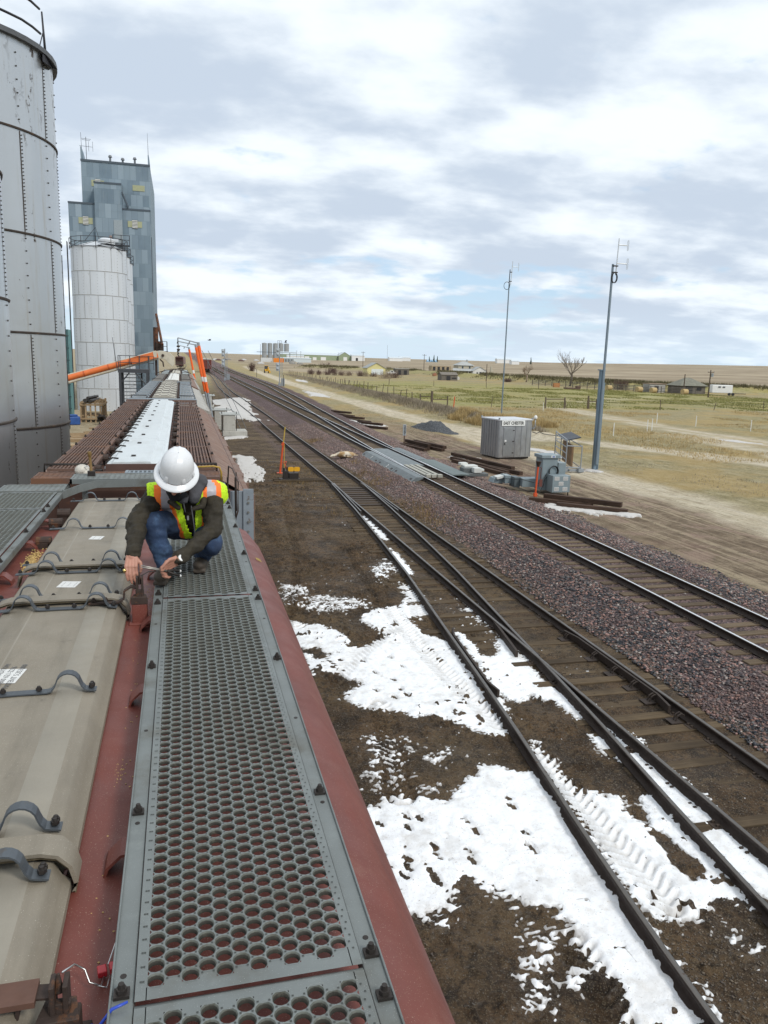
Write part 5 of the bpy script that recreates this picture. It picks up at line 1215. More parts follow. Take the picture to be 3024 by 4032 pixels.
for r, z, ax_, ay_ in brim:
    for i in range(n): a = 2 * math.pi * i / n; V.append((ax_ * math.cos(a), ay_ * math.sin(a) + .004, z))
F += [(o_ + k * n + i, o_ + k * n + (i + 1) % n, o_ + (k + 1) * n + (i + 1) % n, o_ + (k + 1) * n + i) for k in range(len(brim) - 1) for i in range(n)]
MH = Matrix.Translation(hatc + hu * .012) @ Mh.to_4x4()
b.add([MH @ Vector(p) for p in V], F)
def lug(a, s=1):
    x, y = .113 * math.cos(a), .135 * math.sin(a); d = Vector((math.cos(a), math.sin(a) * .85, 0)).normalized(); t_ = Vector((-d.y, d.x, 0)); P = [Vector((x, y, .004)) + t_ * w + d * e + Vector((0, 0, z)) for w, e, z in ((-.018, .004, 0), (.018, .004, 0), (.010, -.010, .045), (-.010, -.010, .045), (-.015, .006, .004), (.015, .006, .004), (.008, -.004, .040), (-.008, -.004, .040))]
    b.add([MH @ p for p in P], [(0, 1, 5, 4), (1, 2, 6, 5), (2, 3, 7, 6), (3, 0, 4, 7), (4, 5, 6, 7)])
for a in (R(60), R(120), R(15), R(165), R(240), R(300)): lug(a)
hat = worn(b.build("hard_hat", M_hat, None, True, loc=PB))
# wire pliers in the hand (held thing: its own object)
tool = thing("pliers", "long-nosed steel pliers in the worker's hand pointing at the latch", "pliers", (-.20, 4.97, 4.69))
g = wrR + Vector((-.78, -.42, -.28)).normalized() * .085 + Vector((-.01, -.01, -.035))
tipp = Vector((-.27, 4.98, 4.735)); back = g + (g - tipp).normalized() * .10
b = MB(); b.tube([tipp, g + (tipp - g) * .45, g], [.003, .006, .008], 8); b.tube([tipp + Vector((-.002, -.01, -.008)), g + (tipp - g) * .45 + Vector((0, -.004, -.006)), g], [.003, .006, .008], 8); b.build("jaws", mat("tool_steel", (.30, .28, .25), .4, .8), tool, smooth=True)
b = MB(); b.tube([g, g + (back - g) * .5 + Vector((0, .01, .012)), back + Vector((0, .012, .014))], .0075, 8); b.tube([g, g + (back - g) * .5 + Vector((0, -.01, -.008)), back + Vector((0, -.012, -.012))], .0075, 8); b.build("handles", M_bolt, tool, smooth=True)
b = MB(); b.ell(back + Vector((0, .012, .014)), (.009, .009, .009), 8, 6); b.ell(back + Vector((0, -.012, -.012)), (.009, .009, .009), 8, 6); b.build("handle_tips", M_label, tool, smooth=True)
b = MB(); b.tube([Vector((-.265, 4.86, 4.70)), Vector((-.22, 4.90, 4.715)), g + Vector((0, -.03, .0))], .003, 6); o = b.build("seal_wire", M_bolt, smooth=True); tag(o, "thin dark seal wire stretched from the latch to the worker's fist", "wire")
# ---------------------------------------------------------------- bins and elevator on the left
def bin_mat(name, col, rust, rust_amt, streak, metal=.2):
    m = bpy.data.materials.new(name); t = NT(m); P = t.sep()
    a = t.noise(.9, 6, .6, t.mapping((1, 1, .25))); c = t.mix(a, tuple(x * .88 for x in col), tuple(min(1, x * 1.1) for x in col))
    sn = t.noise(1.0, 7, .68, t.mapping((5.5, 5.5, .35))); c = t.mix(t.math('MULTIPLY', t.ramp(sn, .52, .75), .45), c, streak)
    hi = t.ramp(P[2], 6.5, 12.0)
    rn = t.noise(3.2, 8, .72, t.mapping((1, 1, .7))); rr = t.math('ADD', rn, t.math('MULTIPLY', hi, rust_amt))
    grp = t.noise(1.0, 4, .6, t.mapping((.9, .9, .28)))
    c = t.mix(t.math('MULTIPLY', t.ramp(rr, .635, .66), t.ramp(grp, .48, .58)), c, rust)
    t.fin(c, .36, metal, t.bump(t.noise(.8, 3, .5), .3, .06), .5); MATS[name] = m; return m
M_binA = bin_mat("galvanised_bin_steel", (.52, .54, .55), (.060, .038, .022), .10, (.40, .35, .27), .8)
M_binW = bin_mat("white_bin_steel", (.58, .605, .63), (.20, .16, .11), .0, (.44, .42, .37))
M_seam = mat("rusty_seam", (.045, .034, .026), .8, var=.5, scale=6, spot=(.10, .058, .03), spot_scale=4)
M_boltd = mat("bin_bolt", (.05, .045, .04), .7, var=.3)
M_rail = mat("black_pipe", (.035, .035, .04), .5, .4)
M_seamw = mat("grey_seam", (.34, .335, .32), .7, var=.3)
def steel_bin(label, cx, cy, r, ring_z, top, shell_m, seam_m, bolt_r, nsheet, offs, group, face, bolts=True):
    t_ = thing("grain_bin", label, "grain bin", (cx, cy, 0), group)
    b = MB(); N_ = 72; b.lathe([(r, 0), (r, top)], (cx, cy, 0), N_); b.build("shell", shell_m, t_, smooth=True)
    b = MB()
    for z in ring_z: b.lathe([(r - .01, z - .05), (r + .03, z - .04), (r + .038, z - .012), (r + .038, z + .0), (r - .01, z + .02)], (cx, cy, 0), N_)
    b.build("ring_seam", seam_m, t_, smooth='auto')
    b = MB(); bb_ = MB(); zz = [0] + list(ring_z) + [top]
    for k in range(len(zz) - 1):
        z0, z1 = zz[k], zz[k + 1]
        if z1 - z0 < .3: continue
        for i in range(nsheet):
            a = 2 * math.pi * (i + (.5 if k % 2 else 0) + offs) / nsheet
            da = (a - face + math.pi) % (2 * math.pi) - math.pi
            if abs(da) > 1.9: continue
            d = Vector((math.cos(a), math.sin(a), 0)); tt = Vector((-d.y, d.x, 0))
            p0 = Vector((cx, cy, z0 + .02)) + d * (r + .004); p1 = Vector((cx, cy, z1 - .06)) + d * (r + .004)
            w = .016 if bolts else .02
            b.add([p0 - tt * w, p0 + tt * w, p1 + tt * w, p1 - tt * w], [(0, 1, 2, 3)])
            if bolts:
                z = z0 + .08
                while z < z1 - .08:
                    for o in (.045,):
                        p = Vector((cx, cy, z)) + d * (r + .002) + tt * o; bb_.cyl(p, p + d * .022, bolt_r, n=6)
                    z += .085 if bolt_r > .012 else .17
                a2 = a + math.pi / nsheet * 1.0
                d2 = Vector((math.cos(a2), math.sin(a2), 0)); z = z0 + .2
                while z < z1 - .1:
                    p = Vector((cx, cy, z)) + d2 * (r + .002); bb_.cyl(p, p + d2 * .022, bolt_r * 1.25, n=6); z += .30
    b.build("sheet_seam", seam_m, t_)
    if bolts: bb_.build("bolts", M_boltd, t_)
    return t_
gA = "large rusty bolted grain bins at the left"
tA = steel_bin("tall grey bolted bin with rust streaks and a dark roof rail", -6.25, 23.9, 3.10, [1.62, 4.06, 6.50, 8.94, 11.38], 13.45, M_binA, M_seam, .0145, 9, .12, gA, -math.pi / 4)
b = MB(); b.lathe([(3.0, 13.38), (3.22, 13.40), (3.22, 13.52), (3.0, 13.55), (.6, 14.95), (.01, 15.0)], (-6.25, 23.9, 0), 48); b.build("roof", mat("dark_bin_roof", (.10, .105, .11), .6, .3, var=.2), tA, smooth='auto')
b = MB(); ca, sa = math.cos(R(-12)), math.sin(R(-12)); cx, cy = -6.25, 23.9
b.add([(cx + 3.1 * ca, cy + 3.1 * sa - .35, 13.2), (cx + 3.1 * ca, cy + 3.1 * sa + .35, 13.2), (cx + 3.3 * ca, cy + 3.3 * sa, 13.15), (cx + 3.1 * ca, cy + 3.1 * sa - .3, 13.45), (cx + 3.1 * ca, cy + 3.1 * sa + .3, 13.45), (cx + 3.42 * ca, cy + 3.4 * sa, 13.12)], [(0, 1, 2), (3, 5, 4), (0, 2, 5, 3), (1, 4, 5, 2), (0, 3, 4, 1)]); b.build("eave_flap", M_rail, tA)
b = MB()
for z in (13.93, 14.50):
    b.tube([(cx + 3.05 * math.cos(R(a)), cy + 3.05 * math.sin(R(a)), z - (.02 if a < -30 else 0)) for a in range(-165, -8, 8)], .03, 6)
for a in (-10, -55, -100, -145):
    for da in (0, 1.8): b.tube([(cx + 3.08 * math.cos(R(a + da)), cy + 3.08 * math.sin(R(a + da)), 13.45), (cx + 3.05 * math.cos(R(a)), cy + 3.05 * math.sin(R(a)), 14.50)], .022, 6)
    b.tube([(cx + 3.08 * math.cos(R(a - 7)), cy + 3.08 * math.sin(R(a - 7)), 13.5), (cx + 3.05 * math.cos(R(a)), cy + 3.05 * math.sin(R(a)), 14.0)], .014, 6)
b.build("roof_rail", M_rail, tA, smooth=True)
tB = steel_bin("nearest grey bolted bin showing only a rust-ledged sliver at the picture edge", -6.47, 17.45, 3.10, [2.20, 4.62, 7.05, 9.48], 11.9, M_binA, M_seam, .0145, 9, .53, gA, -math.pi / 4)
b = MB(); b.lathe([(3.0, 11.85), (3.2, 11.87), (3.2, 11.97), (.5, 13.3), (.01, 13.3)], (-6.47, 17.45, 0), 48); b.build("roof", MATS["dark_bin_roof"], tB, smooth='auto')
gW = "row of slim white grain bins by the elevator"
lab = ["nearest slim white bin of the row, with railing and vent on its roof", "second slim white bin, half hidden by the front one", "farthest slim white bin of the row, against the blue elevator"]
for i, cy in enumerate((89, 95.3, 101.6)):
    cx = -8.0 - .05 * i
    w = steel_bin(lab[i], cx, cy, 2.72, [2.35, 4.7, 7.05, 9.4, 11.75, 14.1], 16.4, M_binW, M_seamw, .016, 12, .2 * i, gW, -math.pi / 2.6, bolts=(i == 0))
    b = MB(); b.lathe([(2.70, 16.4), (2.75, 16.45), (.7, 17.2), (.01, 17.25)], (cx, cy, 0), 40); b.build("roof", M_binW, w, smooth='auto')
    b = MB(); ang = [R(a) for a in range(0, 360, 30)]
    for k, a in enumerate(ang):
        a2 = a + R(30); p = Vector((cx + 2.85 * math.cos(a), cy + 2.85 * math.sin(a), 0)); q = Vector((cx + 2.85 * math.cos(a2), cy + 2.85 * math.sin(a2), 0)); U = Vector((0, 0, 1))
        b.cyl(p + U * 16.3, p + U * 17.45, .035, n=5)
        for z in (16.5, 16.95, 17.42): b.cyl(p + U * z, q + U * z, .03, n=5)
        b.cyl(p + U * 16.5, q + U * 16.95, .02, n=4)
    b.build("railing", M_rail, w)
    if i == 0:
        b = MB(); b.lathe([(.8, 16.9), (.85, 17.3), (.5, 17.5), (.01, 17.55)], (cx + .9, cy - 1.0, 0), 20); b.box((cx + 1.6, cy - .4, 17.4), (.8, .4, .25)); b.build("roof_vent", M_binW, w, smooth='auto')
        b = MB(); b.tube([(cx + .2, cy - 2.6, 16.6), (cx + 2.7, cy - 1.6, 16.3)], .06, 6); b.tube([(cx - 1.2, cy - 1.2, 17.1), (cx - .2, cy - .4, 18.6), (cx + .2, cy - .4, 17.2)], .03, 5); b.build("roof_bracing", M_rail, w)
b = MB()
for s in (0, .5): b.cyl((-10.95, 88 + s, 0), (-10.95, 88 + s, 17), .035, n=5)
for z in np.arange(.3, 17, .35): b.cyl((-10.95, 88, z), (-10.95, 88.5, z), .022, n=4)
lad = b.build("ladder", M_rail); tag(lad, "thin ladder up the left edge of the nearest slim white bin", "ladder")
# wooden elevator clad in patched blue-grey metal sheets
def clad_mat():
    m = bpy.data.materials.new("blue_grey_cladding"); t = NT(m); P = t.sep()
    gx_ = t.N.new('ShaderNodeTexBrick'); gx_.offset = .5; gx_.inputs['Scale'].default_value = 1.0; gx_.inputs['Brick Width'].default_value = .75; gx_.inputs['Row Height'].default_value = 1.75; gx_.inputs['Mortar Size'].default_value = .016
    gx_.inputs['Color1'].default_value = (.135, .185, .228, 1); gx_.inputs['Color2'].default_value = (.285, .35, .40, 1); gx_.inputs['Mortar'].default_value = (.12, .165, .19, 1); gx_.inputs['Bias'].default_value = -.1
    cmb = t.N.new('ShaderNodeCombineXYZ'); t.L.new(t.math('ADD', P[0], P[1]), cmb.inputs[0]); t.L.new(P[2], cmb.inputs[1]); t.L.new(cmb.outputs[0], gx_.inputs['Vector'])
    c = t.mix(t.math('MULTIPLY', t.ramp(t.noise(.22, 5, .6), .4, .62), .45), gx_.outputs[0], (.22, .285, .325))
    c = t.mix(t.math('MULTIPLY', t.ramp(t.noise(1, 6, .7, t.mapping((3, 3, .25))), .55, .75), .4), c, (.25, .28, .29))
    rib = t.math('SINE', t.math('MULTIPLY', t.math('ADD', P[0], P[1]), 42.0))
    t.fin(c, .55, .25, t.bump(rib, .35, .02), .4); return m
M_clad = clad_mat(); M_trim = mat("dark_blue_trim", (.06, .08, .10), .6); M_yellow = mat("yellow_green_panel", (.33, .34, .205), .7, var=.15); M_louv = mat("white_louvre", (.62, .62, .58), .6)
ev = thing("grain_elevator", "tall blue-grey patched metal grain elevator with parapet horns and yellow panels", "grain elevator", (-7.5, 122, 0))
FY0 = 112.0
b = MB()
b.bb((-11.80, FY0, 0), (-3.40, 131, 30.0)); b.bb((-13.3, FY0 - 2.0, 0), (-3.44, FY0 - .003, 24.5))
b.add([(-10.1, FY0 - 2.6, 23.6), (-6.85, FY0 - 2.6, 23.6), (-6.85, FY0 - 2.6, 27.0), (-10.1, FY0 - 2.6, 27.0), (-10.1, FY0 - .01, 23.6), (-6.85, FY0 - .01, 23.6), (-6.85, FY0 - .01, 27.3), (-10.1, FY0 - .01, 27.3)], [(0, 1, 2, 3), (1, 5, 6, 2), (4, 0, 3, 7), (3, 2, 6, 7), (5, 4, 7, 6)])
b.bb((-10.1, FY0 - 2.6, 0), (-6.85, FY0 - 2.003, 23.59))
for x0, x1 in ((-11.82, -11.45), (-3.62, -3.38)): b.add([(x0, FY0 + .2, 29.8), (x1, FY0 + .2, 29.8), (x1 + (.12 if x0 < -9 else 0), FY0 + 3, 29.8), (x0, FY0 + 3, 29.8), (x0, FY0 + .1, 31.6 if x0 < -9 else 31.3), (x0 + .12, FY0 + .1, 31.6 if x0 < -9 else 31.3), (x0 + .12, FY0 + 3, 31.4), (x0, FY0 + 3, 31.4)], [(0, 1, 5, 4), (1, 2, 6, 5), (2, 3, 7, 6), (3, 0, 4, 7), (4, 5, 6, 7)])
b.build("wall", M_clad, ev)
b = MB(); b.cut(); b.bb((-11.85, FY0 - .08, 29.85), (-3.35, FY0 - .005, 30.1)); b.cut(); b.bb((-13.35, FY0 - 2.08, 24.35), (-10.12, FY0 - 2.005, 24.55)); b.cut(); b.bb((-6.83, FY0 - 2.08, 24.0), (-3.40, FY0 - 2.005, 24.2)); b.cut(); b.bb((-10.15, FY0 - 2.68, 26.85), (-6.8, FY0 - 2.605, 27.05))
b.cut(); b.tube([(-6.83, FY0 - 2.2, 26.1), (-6.1, FY0 - 2.2, 24.3)], .12, 6); b.cut(); b.bb((-3.46, FY0 - 1.0, 14.0), (-3.36, FY0 - .4, 21.0)); b.build_each("trim", M_trim, ev)
for (x, z, w, y, lv) in ((-9.85, 27.3, 1.55, FY0, 1), (-4.85, 27.1, 1.5, FY0, 0), (-11.3, 22.35, 1.7, FY0 - 2, 1), (-5.35, 22.3, 1.75, FY0 - 2, 1)):
    b = MB(); b.box((x, y - .03, z), (w, .05, .75 if lv else .7)); pn = b.build("yellow_panel", M_yellow, ev)
    if lv:
        b = MB()
        for k in range(6): b.box((x, y - .09, z - .42 + k * .17), (.66, .08, .095))
        b.build("louvre", M_louv, pn); b = MB(); b.box((x, y - .06, z), (.66, .012, 1.06)); b.build("louvre_gap", M_rail, pn)
b = MB(); b.bb((-7.9, FY0 - 2.66, 19.6), (-6.86, FY0 - 2.61, 22.6)); b.build("door", mat("grey_door", (.27, .31, .33), .6, .2, var=.15), ev)
b = MB(); b.bb((-8.0, FY0 - 3.5, 19.4), (-6.0, FY0 - 2.67, 19.5))
for x in (-8.0, -7.0, -6.0): b.cyl((x, FY0 - 3.5, 19.5), (x, FY0 - 3.5, 20.7), .04, n=5)
for z in (20.1, 20.65): b.cyl((-8, FY0 - 3.5, z), (-6, FY0 - 3.5, z), .035, n=5)
for s in (-6.9, -6.3): b.cyl((s, FY0 - 2.9, 12), (s, FY0 - 2.9, 19.5), .04, n=5)
b.build("door_landing", M_rail, ev)
b = MB(); b.cyl((-8.3, FY0 - 2.95, 0), (-8.3, FY0 - 2.95, 20.6), .16, n=10); b.cyl((-9.2, FY0 - 2.75, 0), (-9.2, FY0 - 2.75, 20.2), .07, n=8); b.build("down_pipe", mat("pinkish_pipe", (.30, .22, .20), .6, .3, var=.2), ev)
b = MB()
for x, h_ in ((-8.35, .75), (-6.8, .55), (-5.3, .75)): b.cut(); b.cyl((x, FY0 + 1.5, 29.9), (x, FY0 + 1.5, 30.2 + h_), .13, n=10); b.cyl((x, FY0 + 1.5, 30.15 + h_), (x, FY0 + 1.5, 30.4 + h_), .26, .16, n=10)
b.build_each("roof_vent", mat("grey_vent", (.16, .17, .18), .6, .3), ev)
an = thing("roof_aerial", "spindly television aerial on the elevator's left parapet", "aerial", (-11.2, FY0 + .6, 30))
b = MB(); b.cyl((-11.15, FY0 + .6, 30), (-11.15, FY0 + .6, 32.9), .035, n=5)
for z, w in ((32.7, .6), (32.55, .5), (31.8, .8)): b.cyl((-11.15 - w, FY0 + .6, z), (-11.15 + w, FY0 + .6, z - .06), .02, n=4)
for x in (-10.85, -10.35): b.cyl((x, FY0 + .6, 31.2), (x, FY0 + .6, 32.4), .018, n=4)
b.cyl((-11.7, FY0 + .6, 31.4), (-11.75, FY0 + .6, 33.4), .02, n=4); b.build("mast", M_rail, an)
b = MB(); b.cyl((-3.55, FY0 + .2, 31.2), (-3.6, FY0 + .2, 34.0), .03, .012, n=5); tag(b.build("whip_aerial", M_rail), "single thin whip aerial on the elevator's right parapet", "aerial")
# loading spout hardware on the elevator's right side
sp = thing("loading_spout", "dark rusty loading platform and spout on the elevator's right flank", "grain spout", (-2.6, 104, 0))
b = MB(); b.cyl((-2.9, 106, 11.0), (-2.2, 103, 7.2), .16, n=10); b.cyl((-3.05, 107, 6.2), (-3.05, 107, 9.4), .32, n=12); b.cyl((-2.55, 106.5, 6.6), (-2.55, 106.5, 7.6), .25, n=10); b.build("spout_pipe", mat("rust_spout", (.15, .055, .025), .7, .2, var=.4, scale=3, spot=(.035, .025, .02), spot_scale=3, spot_lo=.45, spot_hi=.6), sp)
b = MB(); b.box((-2.4, 105, 6.35), (1.7, 3, .12)); b.box((-3.05, 105.8, 5.4), (.25, 1.6, 4.2)); b.box((-2.5, 104.2, 6.9), (.9, .9, .9))
for x in (-3.1, -1.65):
    for y in (103.6, 106.4): b.cyl((x, y, 6.4), (x, y, 7.6), .035, n=5)
for z in (7.0, 7.6): b.cyl((-3.1, 103.6, z), (-1.65, 103.6, z), .03, n=5); b.cyl((-1.65, 103.6, z), (-1.65, 106.4, z), .03, n=5)
b.build("platform", M_iron, sp)
# orange auger reaching over the train
ag = thing("auger", "orange grain auger with a cream hood reaching over the train", "grain auger", (-9.3, 72, 3))
M_orange = mat("orange_paint", (.66, .155, .035), .5, var=.12, scale=2, spot=(.50, .12, .04), spot_scale=5); M_creamp = mat("cream_paint", (.48, .44, .35), .6, var=.2, scale=3)
p0, p1 = Vector((-12.5, 72.2, 2.85)), Vector((-2.0, 71.9, 6.02)); d = (p1 - p0).normalized(); up = Vector((0, 1, 0)).cross(d) * -1
if up.z < 0: up = -up
b = MB(); b.cyl(p0, p1, .25, n=16); b.build("tube", M_orange, ag, smooth='auto')
b = MB(); b.cyl(p0 - up * .36, p1 - up * .34, .13, n=10); b.cyl(p0 + up * .26, p1 + up * .26, .06, n=8); b.build("under_pipe", M_creamp, ag, smooth='auto')
b = MB(); q = p0 + d * 8.9; b.box(q + d * 1.0 - up * .02, (2.3, .56, .56), M=d.to_track_quat('X', 'Z').to_matrix().to_4x4()); b.build("orange_sleeve", M_orange, ag)
for k in (4.6, 6.7): 
    b = MB(); b.cyl(p0 + d * k, p0 + d * (k + .12), .265, n=16); b.build("collar", mat("dark_orange", (.45, .09, .02), .5), ag)
b = MB(); hp = [(-2.25, 5.75), (-2.35, 6.28), (-1.5, 6.32), (-.85, 6.15), (-.55, 5.8), (-.55, 5.2), (-.72, 4.98), (-1.0, 5.25), (-1.35, 5.62)]
V = [(x, 71.62, z) for x, z in hp] + [(x, 72.28, z) for x, z in hp]; n = len(hp); b.add(V, [tuple(range(n)), tuple(range(2 * n - 1, n - 1, -1))] + [(i, (i + 1) % n, n + (i + 1) % n, n + i) for i in range(n)]); b.build("hood", M_creamp, ag, bevel=.03)
b = MB(); b.cyl((-1.5, 71.60, 5.93), (-1.5, 71.5, 5.93), .12, n=12); b.tube([(-1.75, 71.6, 5.6), (-1.5, 71.6, 5.35), (-1.45, 71.6, 4.95)], .06, 6); b.build("hood_bearing", M_iron, ag)
b = MB(); b.cyl((-11.2, 72, 0), (-11.0, 72, 3.1), .09, n=8); b.cyl((-10.2, 73.4, 0), (-10.8, 72.2, 3.3), .07, n=8); b.build("support_leg", M_iron, ag)
# steel stair platform between bins and train
pf = thing("steel_platform", "dark steel platform with stairs and railing beside the train", "platform", (-3.7, 70.5, 0))
M_dk = mat("dark_grey_steel", (.055, .060, .068), .6, .3, var=.2, scale=3, spot=(.11, .12, .13), spot_scale=4)
b = MB(); b.bb((-5.1, 69.4, 4.42), (-2.6, 71.6, 4.72))
for x in (-4.95, -2.75):
    for y in (69.5, 71.4): b.bb((x - .10, y - .10, 0), (x + .10, y + .10, 4.42))
b.cyl((-4.95, 69.5, 3.5), (-4.2, 69.5, 4.42), .06, n=6); b.cyl((-2.75, 69.5, 3.3), (-3.7, 69.5, 4.42), .06, n=6); b.build("deck_frame", M_dk, pf)
b = MB()
for i in range(14):
    z = 4.3 - i * .30; y = 71.0 - i * .02; b.bb((-4.72, y - .05, z - .06), (-3.35, y + .22, z))
b.build("stairs", mat("grey_stair", (.20, .22, .235), .6, .3, var=.15), pf)
b = MB(); b.bb((-4.86, 70.7, .1), (-4.74, 71.0, 4.5)); b.bb((-3.33, 70.7, .1), (-3.21, 71.0, 4.5)); b.build("stringer", M_dk, pf)
b = MB()
for x in (-5.05, -4.25, -3.45, -2.65):
    for y in ((69.45, 71.55) if x in (-5.05, -2.65) else (71.55,)): b.cyl((x, y, 4.7), (x, y, 5.85), .035, n=5)
for z in (5.25, 5.82): b.cyl((-5.05, 71.55, z), (-2.65, 71.55, z), .03, n=5); b.cyl((-5.05, 69.45, z), (-5.05, 71.55, z), .03, n=5)
b.tube([(-2.65, 69.45, 5.82), (-2.2, 69.45, 5.82), (-2.2, 69.45, 4.7)], .03, 5); b.tube([(-2.65, 69.45, 5.25), (-2.2, 69.45, 5.25)], .03, 5); b.build("railing", M_dk, pf)
b = MB(); b.cyl((-5.2, 70.2, 4.6), (-5.5, 70.2, 7.3), .035, .02, n=6); tag(b.build("thin_pole", M_dk), "thin leaning pole rising by the steel platform's left corner", "pole")
# teal machine behind the big bin
tl = thing("teal_machine", "narrow teal dryer tower glimpsed between the big bin and the white bins", "grain dryer", (-9.4, 75, 0))
M_teal = mat("teal_paint", (.09, .235, .235), .6, var=.2, scale=2)
b = MB(); b.bb((-12.2, 77.5, 0), (-9.9, 79.5, 8.0)); b.build("housing", M_teal, tl)
b = MB()
for z in np.arange(.8, 8, 1.1): b.bb((-12.25, 77.40, z), (-9.85, 77.495, z + .08))
for x in (-12.1, -11, -10.0): b.bb((x, 77.42, 0), (x + .08, 77.498, 8)); 
b.build("dryer_frame", mat("dark_teal", (.03, .07, .075), .6), tl)
b = MB()
for s in (0, .45): b.cyl((-8.6 - s, 66, 0), (-8.6 - s, 66, 13.2), .03, n=5)
for z in np.arange(.4, 13, .4): b.cyl((-8.6, 66, z), (-9.05, 66, z), .02, n=4)
for z in (4.8, 8.6, 12.4): b.cyl((-8.6, 66, z), (-9.8, 65.2, z + .3), .02, n=4)
tag(b.build("ladder", M_rail), "thin caged ladder standing in the gap right of the big rusty bin", "ladder")
# lumber and pipes on the ground left of the train
M_ply = wood("pale_lumber", (.30, .205, .115), (.42, .31, .19), .35)
cr = thing("wood_crate", "open slatted wooden crate beside the train under the white bins", "crate", (-7.35, 74, 0))
b = MB()
for x in np.linspace(-8.5, -6.9, 5): b.bb((x - .06, 72.4, 0), (x + .06, 72.55, 1.75)); 
for y in np.linspace(73.0, 76.5, 6): b.bb((-6.86, y, 0), (-6.72, y + .14, 1.9)); b.bb((-8.6, y, 0), (-8.48, y + .14, 1.75))
for z in (.25, 1.45): b.bb((-8.6, 72.33, z), (-6.7, 72.395, z + .16)); b.bb((-6.715, 72.4, z), (-6.65, 76.6, z + .16))
b.build("slats", M_ply, cr); b = MB(); b.bb((-8.45, 72.6, .5), (-6.9, 76.4, .6)); b.bb((-8.45, 72.6, 1.62), (-6.9, 76.4, 1.70)); b.build("shelf", M_ply, cr)
for k, (x, z, r_) in enumerate(((-8.1, 1.90, .17), (-7.7, 1.86, .14), (-7.9, 2.12, .12))):
    b = MB(); b.cyl((x, 72.1 + .15 * k, z), (x + .5, 75.6, z), r_, n=12); tag(b.build("steel_pipe", mat("black_steel_pipe", (.05, .045, .04), .6, .4)), ["thick dark pipe lying on top of the wooden crate at its left", "middle dark pipe on top of the wooden crate", "thin dark pipe resting on the two others on the crate"][k], "pipe", "pipes on the wooden crate")
for k in range(7):
    b = MB(); b.box((-7.3 + .15 * (k % 3), 74.2 + .2 * k, 1.76 + .08 * (k // 3)), (.22, 2.6, .06), rz=.1 * (k - 3)); tag(b.build("plank", M_ply), "loose weathered plank on top of the wooden crate, %s from the bottom of the pile" % ORD[k], "plank", "planks on the crate")
PK = [(-7.3, 61.5, 1.9, .25, .12, .3), (-6.8, 60.3, 2.2, .28, .1, .1), (-7.4, 58.8, 2.4, .3, .14, -.1), (-6.6, 63.2, 1.4, .22, .1, .5), (-6.3, 66.0, 1.8, .3, .12, -.2), (-5.9, 67.4, 1.6, .25, .1, .2), (-7.0, 56.6, 2.6, .9, .22, .02), (-7.3, 52.5, 2.2, .9, .26, -.05), (-7.0, 48.2, 2.2, 1.0, .32, .03)]
for k, (x, y, L_, w, h_, a) in enumerate(PK):
    b = MB(); b.box((x, y, gz(x, y) + h_ / 2), (L_, w, h_), rz=a); tag(b.build("timber", M_ply, bevel=.01), ["short thin board on the ground just in front of the wooden crate's pile", "flat board lying crosswise in front of the timber heap", "board tilted the other way beside the timber heap", "small offcut board angled toward the crate", "short board close beside the crate", "short board between the crate and the train", "broad low timber mat, farthest of the three mats", "broad low timber mat, middle of the three mats", "broad thick timber mat, nearest of the three by the bin"][k], "timber", "timbers on the ground left of the train")
M_tarp = mat("dirty_tarp", (.19, .18, .14), .85, var=.3, scale=3, bump=.8, bscale=4, bdist=.1)
n_ = 30; X, Y = np.meshgrid(np.linspace(-6.6, -4.2, n_), np.linspace(70.5, 76, n_)); q = 1 - np.hypot((X + 5.4) / 1.25, (Y - 73.2) / 2.8); Z = 1.0 * sstep(0, .7, q) * (0.65 + .7 * fbm(X * 1.6, Y * 1.1, 3, 4)) - .02
ii = np.arange(n_ * n_).reshape(n_, n_); o = np_mesh("tarpaulin", np.stack([X, Y, Z], -1).reshape(-1, 3), np.stack([ii[:-1, :-1], ii[:-1, 1:], ii[1:, 1:], ii[1:, :-1]], -1).reshape(-1, 4), [M_tarp], smooth=True); tag(o, "dirty grey tarpaulin heaped over junk between the crate and train", "tarpaulin")
b = MB()
for k in range(6): b.tube([(-6.6 + random.uniform(-.3, .3), 70 + random.uniform(-.5, .5), random.uniform(.2, .9)) for _ in range(6)], .09, 6)
tag(b.build("hose_tangle", M_bolt, smooth=True), "tangle of black hose dumped in front of the tarpaulin", "hose")
b = MB(); b.box((-9.2, 70.3, .35), (1.5, 1.6, .7), rz=.3); b.box((-8.9, 69.9, .78), (.8, .5, .16), rz=.6); tag(b.build("blue_bin", mat("blue_plastic_sheet", (.02, .075, .26), .6, var=.3, scale=4), bevel=.1), "blue plastic sheet bundle beside the wooden crate", "bundle")
# ---------------------------------------------------------------- trackside things
M_cover = mat("switch_cover_grey", (.150, .172, .178), .6, .1, var=.15, scale=2, streak=(.10, .11, .11), streak_amt=.5, spot=(.22, .21, .19), spot_scale=4, spot_lo=.56, spot_hi=.7)
M_cgrey = mat("cabinet_grey", (.215, .265, .285), .5, .2, var=.08, scale=3, streak=(.16, .19, .2), streak_amt=.4)
M_alu = mat("mill_aluminium", (.46, .47, .48), .40, .85, var=.10, scale=2, streak=(.36, .37, .38), streak_amt=.5, streak_scale=(3, 3, .4), bump=.1, bscale=3)
M_galvp = mat("galvanised_post", (.30, .325, .345), .5, .5, var=.15, scale=3)
M_conb = mat("cast_concrete", (.42, .41, .37), .85, var=.15, scale=3, spot=(.30, .28, .24), spot_scale=5, streak=(.28, .27, .24), streak_amt=.5, bump=.3, bscale=40)
M_ored = mat("orange_red_paint", (.60, .085, .022), .5, var=.15, scale=8)
M_wht = mat("white_paint", (.70, .70, .68), .6, var=.05)
M_blk = mat("black_letters", (.02, .02, .02), .6)
